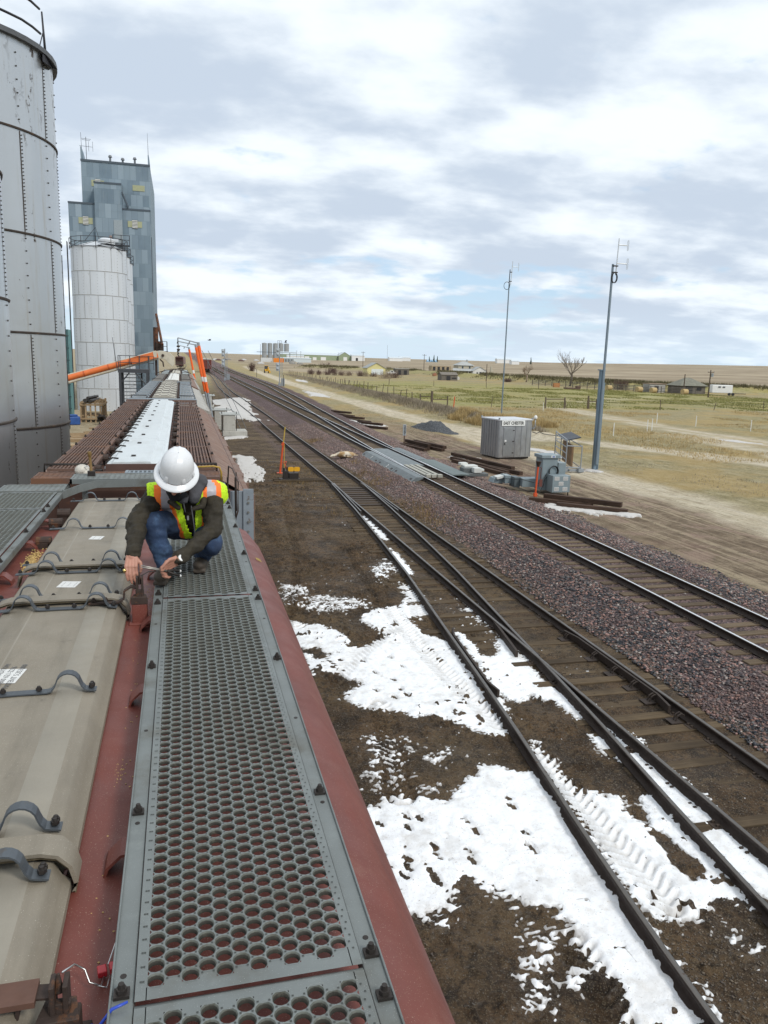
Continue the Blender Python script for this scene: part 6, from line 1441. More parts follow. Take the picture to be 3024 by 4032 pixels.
M_cable = mat("black_cable", (.015, .015, .016), .6)

# concrete fall-protection bases with steel caps
gC = "concrete anchor blocks beside the train"
blocks = [("front concrete anchor block with steel cap, nearest on the long footing", 3.55, 61.6, 1.62, 3.0), ("concrete anchor block with steel cap just behind the nearest one", 3.1, 66.6, 1.62, 2.2), ("distant concrete anchor block by the orange poles", 2.9, 92.0, 1.55, 2.0)]
for lb, x, y, h_, fl in blocks:
    t_ = thing("anchor_block", lb, "concrete block", (x, y, 0), gC)
    b = MB(); b.bb((x - .5, y - .95, .42), (x + .42, y + .95, h_)); b.build("block", M_conb, t_, bevel=.03)
    b = MB(); b.bb((x - .55, y - 1.0, 0), (x - .55 + fl * .62, y + 1.0, .419)); b.build("footing", M_conb, t_, bevel=.04)
    b = MB(); b.cut(); b.bb((x - .72, y - 1.0, h_ + .004), (x + .78, y - .6, h_ + .09)); b.cut(); b.bb((x - .72, y + .6, h_ + .004), (x + .78, y + 1.0, h_ + .09)); b.build_each("steel_cap", mat("pale_steel_beam", (.50, .52, .50), .5, .3), t_)
    b = MB()
    for sx in (-.6, .5): b.cut(); b.cyl((x + sx, y - .8, h_ - 1.2), (x + sx, y - .8, h_ + .26), .028, n=6)
    b.build_each("tie_rod", M_bolt, t_)
b = MB(); b.tube([(4.2, 62, 1.64), (4.0, 66.5, 1.66), (3.8, 72, 1.2), (3.5, 80, .5)], .05, 6); tag(b.build("steel_pipe", MATS["pale_steel_beam"], smooth=True), "long pale pipe running back from the nearest concrete anchor block", "pipe")
# leaning fall-arrest poles, orange over galvanised
gP = "orange fall-arrest poles leaning over the train"
def fall_pole(label, base, top, arm_to, loc):
    t_ = thing("fall_arrest_pole", label, "fall arrest pole", loc, gP)
    a, e = Vector(base), Vector(top); d = e - a; m_ = a + d * .47
    b = MB(); b.cyl(a, m_, .085, n=10); b.build("lower_mast", M_galvp, t_, smooth='auto')
    b = MB(); b.cyl(m_, e, .118, n=10); b.build("orange_mast", mat("safety_orange", (.80, .125, .015), .45, var=.06), t_, smooth='auto')
    q = a + d * .62; b = MB(); b.cyl(q - d.normalized() * .18, q + d.normalized() * .18, .125, n=10); b.build("white_band", M_wht, t_, smooth='auto')
    b = MB(); at = Vector(arm_to); b.cyl(e, e + d.normalized() * .25, .10, n=8); b.cyl(e + d.normalized() * .2, at, .05, .04, 8); k = e + (at - e) * .45; b.cyl(k - Vector((.05, 0, .12)), k + Vector((.05, 0, .12)), .05, n=6); b.build("arm", M_galvp, t_, smooth='auto')
    b = MB(); b.tube([at, at - Vector((0, 0, .25)), at - Vector((.06, 0, .42))], .035, 6); b.lathe([(.001, -.13), (.10, -.10), (.13, 0), (.10, .10), (.001, .13)], M=Matrix.Translation(at - Vector((-.02, 0, .62))) @ Matrix.Rotation(R(90), 4, 'X'), n=14, sy=.6); b.tube([at - Vector((0, 0, .8)), at - Vector((.05, 0, 1.0)), at - Vector((-.06, 0, 1.15))], .04, 6); b.build("lifeline_reel", M_bolt, t_, smooth='auto')
fall_pole("nearest of the paired orange fall-arrest poles, right one", (2.42, 60, .3), (1.31, 60.0, 6.72), (-.17, 60.0, 7.25), (2.4, 60, 0))
fall_pole("rear of the paired orange fall-arrest poles, left one", (2.38, 63.2, .3), (1.18, 63.2, 6.62), (-.17, 63.2, 7.05), (2.4, 63.2, 0))
fall_pole("lone orange fall-arrest pole standing farther along the train", (2.0, 90, .3), (.93, 90.0, 6.62), (-.22, 90.0, 7.05), (2.0, 90, 0))
b = MB()
for o in (0, .45): b.tube([(1.55 + o, 61, 6.4), (2.6 + o, 62.5, 4.5), (4.6 + o, 64, .3)], .02, 5)
tag(b.build("guy_wire", M_galvp), "slack steel guy wires from the paired orange poles to the siding", "guy wire")
# switch stand with yellow target, and the orange pole next to it
ss_ = thing("switch_stand", "black switch stand with two yellow targets and an orange lever", "switch stand", (5.25, 38.4, 0))
b = MB(); b.box((4.95, 38.4, .30), (.26, .30, .46)); b.box((5.35, 38.4, .25), (.48, .34, .34)); b.cyl((4.86, 38.3, .5), (4.86, 38.3, .68), .05, n=8); b.cyl((5.02, 38.3, .5), (5.02, 38.3, .72), .04, n=8); b.box((5.15, 38.4, .09), (1.0, .42, .08)); b.build("housing", M_bolt, ss_, bevel=.02)
b = MB()
for x in (5.22, 5.52):
    b.cut()
    V = [(x + .145 * math.copysign(abs(math.cos(a_)) ** .45, math.cos(a_)), z_, .60 + .11 * math.copysign(abs(math.sin(a_)) ** .45, math.sin(a_))) for z_ in (38.36, 38.39) for a_ in [2 * math.pi * i / 20 for i in range(20)]]
    b.add(V, [tuple(range(20)), tuple(range(39, 19, -1))] + [(i, (i + 1) % 20, 20 + (i + 1) % 20, 20 + i) for i in range(20)])
b.build_each("target", mat("amber_target", (.72, .36, .012), .45, var=.06), ss_)
b = MB(); b.cyl((5.37, 38.40, .4), (5.37, 38.40, .72), .02, n=8); b.build("spindle", M_bolt, ss_)
b = MB(); b.tube([(4.98, 38.3, .62), (4.90, 38.25, .88)], .022, 8); b.tube([(4.90, 38.25, .88), (4.82, 38.24, .95), (4.80, 38.24, 1.0), (4.98, 38.24, 1.0), (4.97, 38.24, .95), (4.90, 38.25, .88)], .018, 6); b.build("lever", M_ored, ss_, smooth=True)
for y in (38.1, 38.62):
    b = MB(); b.box((5.6, y, .018), (2.5, .24, .15)); tag(b.build("switch_tie", M_tieold, bevel=.01), "long weathered tie carrying the black switch stand, %s one" % ("nearer" if y < 38.3 else "farther"), "railway tie", "long ties under the switch stand")
bp = thing("marker_pole", "orange-red pole with a thin yellow staff stuck up behind the switch stand", "marker pole", (5.0, 40.9, 0))
b = MB(); b.cyl((4.98, 40.9, .0), (5.14, 40.9, 1.62), .055, .05, n=10); b.box((4.98, 40.9, .03), (.32, .3, .06)); b.cyl((5.10, 40.9, 1.5), (5.15, 40.9, 1.66), .075, n=10); b.build("red_pole", M_ored, bp, smooth='auto')
b = MB(); b.cyl((5.15, 40.9, 1.60), (5.24, 40.9, 2.48), .03, n=8); b.cyl((5.20, 40.9, .05), (5.20, 40.9, 1.6), .02, n=6); b.build("yellow_staff", mat("weathered_yellow", (.50, .34, .06), .6, var=.3, scale=5), bp)
# dead deer lying on the ballast
deer = MB(); O = Vector((9.72, 46.6, .16))
for c, r_ in (((0, 0, .17), (.46, .26, .20)), ((-.28, .06, .15), (.28, .24, .19)), ((.30, -.05, .15), (.26, .22, .17))): deer.ell(O + Vector(c), r_, 18, 12, M=Matrix.Rotation(R(12), 3, 'Z'))
capsule(deer, O + Vector((-.45, .12, .16)), .12, O + Vector((-.72, .02, .10)), .075); deer.ell(O + Vector((-.82, -.04, .09)), (.15, .08, .08), 12, 8); capsule(deer, O + Vector((-.88, -.07, .08)), .055, O + Vector((-1.0, -.12, .05)), .035)
for s in (-1, 1): capsule(deer, O + Vector((-.76, .02 + .07 * s, .14)), .025, O + Vector((-.72, .10 + .12 * s, .20)), .012)
for a, k, e in (((.38, -.10, .12), (.72, -.16, .12), (1.10, -.02, .06)), ((.36, .06, .10), (.72, .10, .08), (1.22, .22, .05)), ((-.25, -.12, .10), (.05, -.36, .06), (.42, -.42, .04)), ((-.28, .0, .08), (.0, -.30, .05), (.30, -.52, .04))):
    capsule(deer, O + Vector(a), .085, O + Vector(k), .042); capsule(deer, O + Vector(k), .038, O + Vector(e), .024)
capsule(deer, O + Vector((.52, .05, .22)), .03, O + Vector((.62, .12, .2)), .02)
m = bpy.data.materials.new("deer_hide"); t = NT(m); nn_ = t.sep(t.geo.outputs['Normal'])
c = t.mix(t.ramp(t.noise(6, 5, .6), .3, .7), (.30, .185, .085), (.44, .31, .17)); c = t.mix(t.ramp(t.noise(2.2, 4, .6), .5, .62), c, (.58, .52, .42)); c = t.mix(t.ramp(t.noise(3.1, 4, .6, t.mapping((1, 1, 1), (3, 1, 2))), .62, .70), c, (.10, .065, .04)); t.fin(c, .9, 0, t.bump(t.noise(60, 3, .6), .6, .01), .2)
tag(fuse("deer", deer, .018, [m], None, 3, loc=O), "tan dead deer lying on its side in weeds between the tracks", "deer")
# grey snow covers over the switch points
gS = "grey metal covers over the switch points"
def cover(label, x0, x1, y0, y1, z, slope=True, num=None, mat_=M_cover, ridge=True):
    t_ = thing("switch_cover", label, "switch cover", (x0, y0, z), gS)
    b = MB()
    if slope: b.extrude_y([(x0, z - .27), (x0 + .03, z - .24), (x0 + .34, z), (x1, z), (x1, z - .05), (x0 + .30, z - .27)], y0, y1)
    else: b.extrude_y([(x0, z - .05), (x0 + .06, z), ((x0 + x1) / 2, z + .03), (x1 - .06, z), (x1, z - .05)], y0, y1)
    b.build("plate", mat_, t_, bevel=.008)
    if num: text_mesh("numeral", num, .3, frame_M((x0 + .18, (y0 + y1) / 2 - .3, z - .110), (0, -1, 0), (.79, 0, .61)), M_wht, t_, ext=.006)
    b = MB()
    for y in (y0 + .4, y1 - .4):
        if slope: b.box((x0 + .16, y, z - .135), (.10, .26, .02), M=Matrix.Rotation(R(-37.7), 4, 'Y'))
    if slope: b.build("lift_slot", M_bolt, t_)
zr_ = .55
cover("grey sloped switch cover numbered 1, farthest along the near rail", 10.62, 11.36, 42.8, 46.6, zr_ - .02, num="1")
cover("grey sloped switch cover numbered 2, middle of the near-rail row", 10.64, 11.36, 39.4, 42.75, zr_ - .02, num="2")
cover("grey sloped switch cover nearest the viewer beside the near rail", 10.66, 11.36, 35.8, 39.35, zr_ - .02)
cover("broad flat grey switch cover between the rails, farther one", 11.58, 12.84, 44.4, 48.2, zr_ - .06, False)
cover("broad flat grey switch cover between the rails, nearer one", 11.58, 12.84, 40.4, 44.35, zr_ - .06, False)
cover("flat grey switch cover outside the far rail, farther one", 13.10, 13.75, 42.5, 48.4, zr_ - .03, False)
cover("flat grey switch cover outside the far rail, nearer one", 13.12, 14.1, 36.6, 42.4, zr_ - .03, False, mat_=mat("green_grey_cover", (.13, .16, .155), .6, .2, var=.1))
for k, x in enumerate((11.72, 12.0, 12.32)):
    b = MB(); b.box((x, 38.3, zr_ - .05), (.20, 4.0, .10)); b.box((x, 36.25, zr_ - .03), (.24, .25, .16)); tag(b.build("heater_duct", mat("pale_duct", (.36, .35, .30), .6, .2, var=.15), bevel=.015), ["pale heater duct between the rails, nearest the near rail", "middle pale heater duct between the rails", "pale heater duct between the rails, nearest the far rail"][k], "heater duct", "pale heater ducts between the rails")
# switch machine and air duct to the heater cabinet
sm = thing("switch_machine", "low grey switch machine boxes beside the far rail", "switch machine", (14.6, 37.5, .3))
b = MB(); b.box((14.7, 37.6, .38), (1.3, .55, .16)); b.box((14.35, 38.0, .55), (.5, .6, .28)); b.build("base_box", mat("dark_switch_box", (.11, .12, .12), .6, .2, var=.2), sm, bevel=.02)
b = MB(); b.box((14.65, 38.3, .72), (.75, .55, .12)); b.box((14.75, 37.5, .62), (.42, .42, .26)); b.box((14.4, 38.6, .80), (.42, .38, .14)); b.box((15.05, 37.8, .60), (.30, .5, .12)); b.build("white_lid", mat("off_white_lid", (.56, .57, .54), .5, var=.1), sm, bevel=.02)
du = thing("air_duct", "angular grey air duct leading to the blue-grey heater cabinet", "air duct", (15.5, 35.2, .2))
b = MB(); b.extrude_y([(14.75, .30), (15.30, .22), (15.30, .62), (14.85, .52)], 35.3, 35.9); b.box((15.45, 35.3, .50), (.34, .62, .40)); b.build("transition", M_cgrey, du, bevel=.015)
b = MB(); b.box((15.75, 34.9, .42), (.30, .62, .50)); b.build("dark_joint", mat("dark_blue_grey", (.10, .125, .135), .5, .2), du, bevel=.01)
b = MB(); b.box((16.42, 34.5, .45), (1.05, .6, .42), rz=-.12); b.build("duct_run", M_cgrey, du, bevel=.015); b = MB(); b.box((15.2, 35.4, .60), (.55, .5, .10), M=Matrix.Rotation(R(-12), 4, 'Y')); b.build("pale_flap", MATS["off_white_lid"], du)
hc = thing("heater_cabinet", "blue-grey switch heater cabinet with louvred lower box and coiled cable", "cabinet", (17.2, 33.7, .1))
b = MB(); b.box((16.95, 34.0, .95), (.78, .75, 1.55)); b.build("tall_housing", M_cgrey, hc, bevel=.015)
b = MB(); b.box((16.95, 33.98, 1.80), (.98, .86, .16)); b.build("lid", M_cgrey, hc, bevel=.02)
b = MB(); b.box((17.25, 33.25, .58), (.92, .62, .80)); b.build("lower_box", M_cgrey, hc, bevel=.015)
b = MB(); b.box((17.62, 34.0, 1.12), (.40, .6, .74)); b.build("side_box", M_cgrey, hc, bevel=.015)
b = MB()
for z, xs_ in ((.84, (-.24, .20)), (.60, (-.02,)), (.34, (-.24, .20))):
    for x in xs_: b.box((17.25 + x, 32.935, z), (.24, .012, .17))
lv = b.build("vent_plates", M_wht, hc)
b = MB()
for z, xs_ in ((.84, (-.24, .20)), (.60, (-.02,)), (.34, (-.24, .20))):
    for x in xs_:
        for i in range(-2, 3):
            for j in (-1, 0, 1): b.box((17.25 + x + i * .045, 32.925, z + j * .05), (.022, .01, .025))
b.build("vent_grille", M_bolt, lv)
b = MB(); b.box((17.05, 33.54, 1.80), (.22, .012, .10)); lb_ = b.build("sticker", M_wht, hc); b = MB(); b.box((17.06, 33.532, 1.80), (.13, .01, .06)); b.build("sticker_print", mat("blue_print", (.05, .12, .32), .5), lb_)
b = MB()
for k in range(3): b.tube([(17.12 + (.20 + .02 * k) * math.cos(R(a)), 33.58 - .03 * k, 1.10 + (.24 + .015 * k) * math.sin(R(a))) for a in range(0, 361, 20)], .016, 6)
b.tube([(16.95, 33.6, .9), (16.7, 33.55, .75), (16.6, 33.5, .45), (16.4, 33.4, .15), (15.9, 33.6, .14), (15.5, 34.4, .28), (14.9, 34.9, .35)], .018, 6); b.tube([(16.8, 33.6, 1.0), (16.62, 33.5, .8), (16.45, 33.5, .5), (15.8, 34.2, .62), (15.2, 35.0, .55)], .014, 6); b.build("cable", M_cable, hc, smooth=True)
for x in (16.85, 17.65):
    b = MB(); b.cyl((x, 33.0, .0), (x, 33.0, .2), .03, n=6); b.build("leg", M_bolt, hc)
op = thing("marker_post", "orange-red post with a rusty funnel top and hung tool before the heater cabinet", "marker post", (15.95, 32.9, .05))
b = MB(); b.cyl((15.93, 32.9, .05), (15.98, 32.9, 1.42), .045, n=10); b.box((15.93, 32.9, .10), (.14, .14, .16)); b.build("post", M_ored, op, smooth='auto')
b = MB(); b.cyl((15.98, 32.9, 1.42), (15.99, 32.9, 1.68), .06, .14, 8); b.build("funnel", M_iron, op)
b = MB(); b.tube([(16.04, 32.85, 1.4), (16.12, 32.84, 1.38), (16.10, 32.85, 1.0), (16.14, 32.85, .8)], .018, 6); b.box((16.13, 32.85, .66), (.16, .06, .34)); b.build("hung_tool", mat("dark_red_tool", (.12, .04, .03), .6), op)
# loose ties, each its own thing
gT = "old railway ties lying loose beside the main line"
def tie_log(label, a, e, z, w=.26, roll=0):
    a, e = Vector((a[0], a[1], z)), Vector((e[0], e[1], z + (e[2] if len(e) > 2 else 0))); d = e - a
    b = MB(); b.box((0, 0, 0), (d.length, w, .21)); o = b.build("loose_tie", M_creo, bevel=.012)
    o.location = (a + e) / 2; o.rotation_euler = (roll, -math.asin(d.z / d.length), math.atan2(d.y, d.x)); tag(o, label, "railway tie", gT); return o
tie_log("long dark tie lying nearest the rails, in front with snow under it", (15.75, 30.35), (18.05, 28.45), gz(17, 29.5) + .10)
tie_log("brown-topped tie in the three-tie stack right of the heater cabinet, upper one", (15.75, 31.6), (18.15, 29.1), gz(17, 30.3) + .28)
tie_log("tie underneath the brown-topped one right of the heater cabinet", (15.1, 31.75), (17.3, 30.0), gz(16, 31) + .10)
for i, (a, e, z) in enumerate((((16.5, 46.3), (17.5, 39.8), .12), ((16.2, 45.2), (17.2, 38.9), .10), ((16.75, 46.9), (18.0, 40.2), .30), ((16.6, 44.0), (18.1, 39.3), .14))):
    tie_log(["lower middle tie in the pile left of the aluminium hut", "tie nearest the rails in the pile left of the aluminium hut", "top tie of the pile left of the aluminium hut, reddish", "tie at the near end of the pile left of the aluminium hut"][i], a, e, gz(17, 43) + z)
for i, (a, e, z) in enumerate((((15.3, 54.0), (16.1, 50.6), .12), ((15.7, 54.5), (16.5, 51.2), .12), ((16.2, 55.0), (17.3, 50.4), .12), ((15.9, 54.8), (16.6, 51.3), .34), ((16.6, 54.8), (17.5, 50.6), .30))):
    tie_log("dark tie with a sawn grey end in the heap beside the SHUNT post", a, e, gz(16.3, 53) + z)
for i in range(9):
    y0_ = 69 + i * 2.3; tie_log("%s dark tie from the near end of the long scattered ballast-edge row" % ORD[i], (16.2 + .15 * (i % 3), y0_), (17.6 + .15 * (i % 2), y0_ - 2.2), gz(17, y0_) + .12 + .15 * (i % 3 == 1))
# SHUNT post
sh = thing("sign_post", "slim grey post sign reading SHUNT beside the main line", "sign", (15.65, 54.4, 0))
b = MB(); b.cyl((15.66, 54.4, 0), (15.66, 54.4, .75), .05, n=8); b.build("post", mat("brown_post", (.12, .08, .06), .8, var=.2), sh); b = MB(); b.box((15.65, 54.4, 1.14), (.24, .06, .80)); pl = b.build("sign_plate", mat("grey_sign", (.33, .36, .38), .5, .2, var=.1), sh, bevel=.01)
for i, ch in enumerate("SHUNT"): text_mesh("lettering", ch, .17, frame_M((15.67, 54.362, 1.42 - i * .14), (1, 0, 0), (0, 0, 1)), M_blk, pl, ext=.004, off=.006)
# heap of black gravel
n_ = 70; X, Y = np.meshgrid(np.linspace(19.5, 24.8, n_), np.linspace(61, 73, n_)); q = 1 - np.hypot((X - 22.1 - .12 * (67 - Y)) / 1.5, (Y - 67) / 3.9) + .25 * (fbm(X * .9, Y * .6, 8, 4) - .5); Z = height(X, Y) + np.where(q > .03, (.85 * sstep(0, .85, q) * (.55 + .9 * fbm(X * 1.1, Y * .7, 3, 4)) + .14 * (fbm(X * 6, Y * 6, 4, 3) - .4)), -.35)
ii = np.arange(n_ * n_).reshape(n_, n_); o = np_mesh("gravel_heap", np.stack([X, Y, Z], -1).reshape(-1, 3), np.stack([ii[:-1, :-1], ii[:-1, 1:], ii[1:, 1:], ii[1:, :-1]], -1).reshape(-1, 4), [mat("dark_gravel", (.045, .050, .056), .9, var=.5, scale=9, spot=(.13, .13, .135), spot_scale=14, spot_lo=.5, spot_hi=.58, bump=1.0, bscale=8, bdist=.1)], smooth=True); tag(o, "dark grey gravel heap by the dirt road", "gravel heap")
# signal hut
ht = thing("signal_hut", "aluminium railway signal hut with EAST CHESTER sign", "hut", (20.6, 47.5, 0))
Pn = [(19.59, 46.28), (19.59 + .9848, 46.28 + .1736)]
ex = (Vector(Pn[1]) - Vector(Pn[0])).normalized(); ey = Vector((-ex.y, ex.x)); Lx = 2.5; Ly = 2.1
def hp(u, v, z): p = Vector(Pn[0]) + ex * u + ey * v; return (p.x, p.y, z)
rzh = math.atan2(ex.y, ex.x)
def hbox(b, u0, u1, v0, v1, z0, z1, mi=0): b.box(hp((u0 + u1) / 2, (v0 + v1) / 2, (z0 + z1) / 2), (abs(u1 - u0), abs(v1 - v0), z1 - z0), rzh, mi)
b = MB(); hbox(b, 0, Lx, 0, Ly, .14, 2.50); b.build("wall", M_alu, ht)
b = MB(); hbox(b, -.06, Lx + .06, -.06, Ly + .06, 2.503, 2.60); b.build("roof", mat("bright_roof", (.62, .64, .66), .5, .4), ht, bevel=.02)
b = MB()
for u in (.06, 1.25, 1.72, 2.12, Lx - .06): hbox(b, u - .012, u + .012, -.018, -.002, .16, 2.49)
for v in np.linspace(.05, Ly - .05, 8): hbox(b, -.035, -.002, v - .02, v + .02, .16, 2.49)
b.build("panel_rib", mat("rib_aluminium", (.36, .37, .39), .45, .8), ht)
b = MB(); hbox(b, .36, 1.08, -.034, -.003, .22, 2.05); dr = b.build("door", mat("door_aluminium", (.40, .415, .425), .42, .8, var=.08), ht, bevel=.006)
b = MB(); hbox(b, .44, .58, -.045, -.035, 1.16, 1.27); b.build("door_notice", M_wht, dr)
b = MB(); hbox(b, .44, .48, -.07, -.035, .95, 1.1); 
for z in (.4, 1.15, 1.85): hbox(b, 1.04, 1.16, -.05, -.035, z, z + .06)
b.build("handle", M_bolt, dr)
b = MB(); hbox(b, .16, 1.90, -.075, -.035, 2.18, 2.52); sg_ = b.build("name_sign", mat("white_sign", (.78, .79, .76), .5), ht)
text_mesh("lettering", "EAST CHESTER", .28, Matrix.Translation(hp(1.03, -.080, 2.345)) @ Matrix.Rotation(rzh, 4, 'Z') @ Matrix.Rotation(R(90), 4, 'X'), M_blk, sg_, ext=.004, sx=.84, off=.007)
b = MB(); hbox(b, .10, Lx - .1, .05, Ly - .05, .02, .135); b.build("skid", M_bolt, ht)
b = MB()
for u, v in ((-.03, -.03), (Lx, -.03), (-.03, Ly)): b.box(hp(u, v, 2.64), (.08, .08, .1), rzh)
b.build("lifting_lug", M_galvp, ht)
dm = thing("gps_antenna", "white dome antenna on a bent pipe at the hut's right corner", "antenna", hp(Lx + .1, .1, 1.9))
q = Vector(hp(Lx + .22, .05, 0)); b = MB(); b.tube([q + Vector((-.2, 0, 2.0)), q + Vector((.0, 0, 2.0)), q + Vector((.06, 0, 2.08)), q + Vector((.06, 0, 2.62))], .035, 8); b.build("pipe", M_galvp, dm, smooth=True); b = MB(); b.lathe([(.10, 2.62), (.115, 2.66), (.11, 2.74), (.07, 2.82), (.001, 2.85)], (q.x + .06, q.y, 0), 16); b.build("dome", M_wht, dm, smooth=True)
b = MB(); b.tube([q + Vector((-.1, 0, 1.75)), q + Vector((.25, .1, 1.66)), q + Vector((.6, .4, 1.72)), q + Vector((1.4, 1.4, 1.5)), q + Vector((3.5, 4, 1.15)), q + Vector((6.5, 6, .75))], .025, 6); tag(b.build("cable", M_cable, smooth=True), "black cable slung from the hut's right corner to the field", "cable")
# tall masts
def mast(label, x, y, htop, hbox_, sec):
    t_ = thing("radio_mast", label, "radio mast", (x, y, gz(x, y)), "tall galvanised radio masts"); z0 = gz(x, y)
    b = MB()
    if sec: b.box((x, y, z0 + hbox_ / 2), (.20, .24, hbox_)); b.box((x + .16, y, z0 + hbox_ / 2 - .3), (.06, .30, hbox_ - .8)); b.box((x, y, z0 + .02), (.55, .55, .04)); b.box((x - .02, y, z0 + hbox_ + .03), (.34, .32, .06)); b.build("lower_box", mat("blue_grey_mast", (.17, .235, .29), .5, .4, var=.12, scale=2), t_)
    b = MB(); b.cyl((x + .03, y - .16 if sec else y, z0 + (.4 if sec else 0)), (x + .06, y - .16 if sec else y, htop), .085, .065, 12); b.build("pole", mat("blue_grey_pole", (.20, .25, .29), .5, .5, var=.1, scale=2), t_, smooth='auto')
    return t_
M1 = mast("nearer radio mast with a boxed lower half and two folded-dipole arms", 23.80, 41.5, 11.8, 5.9, True)
def dipole(b, x, y, z, L, h_):
    b.cyl((x, y, z), (x + L, y, z), .03, n=6); b.tube([(x + L + .02, y, z - h_), (x + L + .06, y, z - h_ - .04), (x + L + .09, y, z - h_), (x + L + .09, y, z + h_), (x + L + .06, y, z + h_ + .04), (x + L + .02, y, z + h_), (x + L + .02, y, z - h_)], .016, 6)
b = MB(); b.cyl((24.06, 41.3, 11.2), (24.10, 41.3, 13.2), .03, n=8); dipole(b, 24.09, 41.3, 12.85, .55, .24); dipole(b, 24.07, 41.3, 11.85, .62, .26); b.build("dipole_array", mat("white_antenna", (.55, .57, .58), .45, .5), M1)
b = MB(); b.box((23.98, 41.3, 11.7), (.34, .12, .06)); b.box((23.98, 41.3, 11.35), (.34, .12, .06)); b.build("clamp", M_bolt, M1)
b = MB()
for k in range(3): b.tube([(23.93 + .17 * math.cos(R(a)) + .03 * k, 41.25, 11.05 + .28 * math.sin(R(a))) for a in range(0, 361, 24)], .02, 6)
b.build("coiled_cable", M_cable, M1, smooth=True)
M2 = mast("farther radio mast rising behind the hut with one dipole arm", 36.3, 85.4, 15.6, 0, False)
b = MB(); b.cyl((36.5, 85.3, 14.9), (36.6, 85.3, 17.5), .04, n=8); dipole(b, 36.55, 85.3, 16.9, .75, .42); b.build("dipole_array", MATS["white_antenna"], M2); b = MB(); b.tube([(36.05 + .36 * math.cos(R(a)), 85.3, 14.8 + .42 * math.sin(R(a))) for a in range(0, 361, 24)], .03, 6); b.cyl((36.3, 85.3, 15.3), (36.6, 85.3, 15.3), .05, n=6); b.cyl((36.3, 85.3, 16.3), (36.6, 85.3, 16.3), .05, n=6); b.cyl((36.36, 85.4, 15.5), (36.38, 85.4, 16.6), .05, n=8); b.build("coiled_cable", M_cable, M2, smooth=True)
# steel rack frame
rk = thing("steel_rack", "galvanised steel rack crate holding rusty sheets with a black cover", "rack", (22.6, 43.2, 0))
a_, b_, c_ = Vector((23.05, 45.2, 0)), Vector((21.69, 41.08, 0)), Vector((22.5, 40.75, 0)); dd_ = c_ - b_; d_ = a_ + dd_
U = Vector((0, 0, 1)); z0 = gz(21.7, 42); b = MB()
for p, h_ in ((a_, 2.0), (b_, 1.85), (c_, 1.55), (d_, 1.6)): b.cyl(p + U * z0, p + U * (z0 + h_), .04, n=6)
for k in range(5): z = .35 + k * .36; b.cyl(a_ + U * (z0 + z), b_ + U * (z0 + z - .02), .03, n=6)
for k in (.25, 1.5): b.cyl(b_ + U * (z0 + k), c_ + U * (z0 + k), .035, n=6); b.cyl(d_ + U * (z0 + k), c_ + U * (z0 + k), .03, n=6); b.cyl(a_ + U * (z0 + k), d_ + U * (z0 + k), .03, n=6)
b.cyl(a_ + U * (z0 + 1.95), b_ + U * (z0 + 1.85), .035, n=6); m_ = a_.lerp(b_, .5); b.cyl(m_ + U * z0, m_ + U * (z0 + 1.9), .03, n=6); b.build("frame", M_galvp, rk)
b = MB(); q = b_.lerp(c_, .5); b.box(q.lerp(a_.lerp(d_, .5), .5) + U * (z0 + .85), (.10, 3.4, 1.25), rz=math.atan2(-(b_ - a_).x, (b_ - a_).y) + math.pi); b.build("rusty_sheet", mat("rusty_sheet", (.24, .15, .08), .8, .2, var=.4, scale=4, streak=(.10, .06, .04), streak_amt=.7), rk)
b = MB(); b.box(m_.lerp(c_.lerp(d_, .5), .5) + U * (z0 + 1.88), (.85, 3.6, .06), M=Matrix.Rotation(math.atan2(-(b_ - a_).x, (b_ - a_).y), 4, 'Z') @ Matrix.Rotation(R(14), 4, 'Y')); b.build("black_cover", mat("black_sheet", (.04, .045, .055), .6), rk)
b = MB()
for p in (b_, c_): b.box(p + U * (z0 + .10), (.34, .22, .20))
b.box(b_.lerp(c_, .5) + U * (z0 + .08), (.5, .16, .12)); b.build("foot", M_galvp, rk)
# signals along the line
def signal(label, x, y, h_, heads, side):
    t_ = thing("railway_signal", label, "railway signal", (x, y, gz(x, y)), "signal masts along the main line"); z0 = gz(x, y)
    b = MB(); b.cyl((x, y, z0), (x, y, z0 + h_), .11, n=8); b.box((x, y, z0 + .3), (.5, .5, .6)); b.build("mast", M_galvp, t_)
    for z in heads:
        b = MB(); b.box((x + side * .42, y - .2, z0 + z), (.75, .14, 1.75)); b.ell((x + side * .42, y - .3, z0 + z + .45), (.26, .2, .26), 10, 6); b.ell((x + side * .42, y - .3, z0 + z - .4), (.26, .2, .26), 10, 6); b.build("signal_head", mat("silver_signal", (.38, .41, .43), .5, .3), t_, bevel=.05)
    b = MB(); b.cyl((x - side * .35, y + .1, z0), (x - side * .35, y + .1, z0 + h_ * .9), .035, n=5); b.cyl((x - side * .62, y + .1, z0), (x - side * .62, y + .1, z0 + h_ * .9), .035, n=5)
    for z in np.arange(.5, h_ * .9, .5): b.cyl((x - side * .35, y + .1, z0 + z), (x - side * .62, y + .1, z0 + z), .025, n=4)
    b.build("ladder", M_galvp, t_)
    b = MB(); b.box((x + .8, y + .8, z0 + .8), (.7, .6, 1.6)); b.build("relay_case", M_galvp, t_)
signal("nearer silver railway signal with two heads left of its mast, by the road", 20.3, 168, 7.9, (7.0, 4.0), -1)
signal("farther slim silver railway signal standing between the tracks", 10.4, 196, 7.6, (6.6, 4.2), -1)
for x, y, lb in ((22.1, 240, "thin short grey post by the road left of the nearer signal"), (21.2, 168.5, "thin post close beside the nearer silver signal")):
    b = MB(); b.cyl((x, y, gz(x, y)), (x, y, gz(x, y) + 2.4), .06, n=6); tag(b.build("short_post", M_rail), lb, "post")
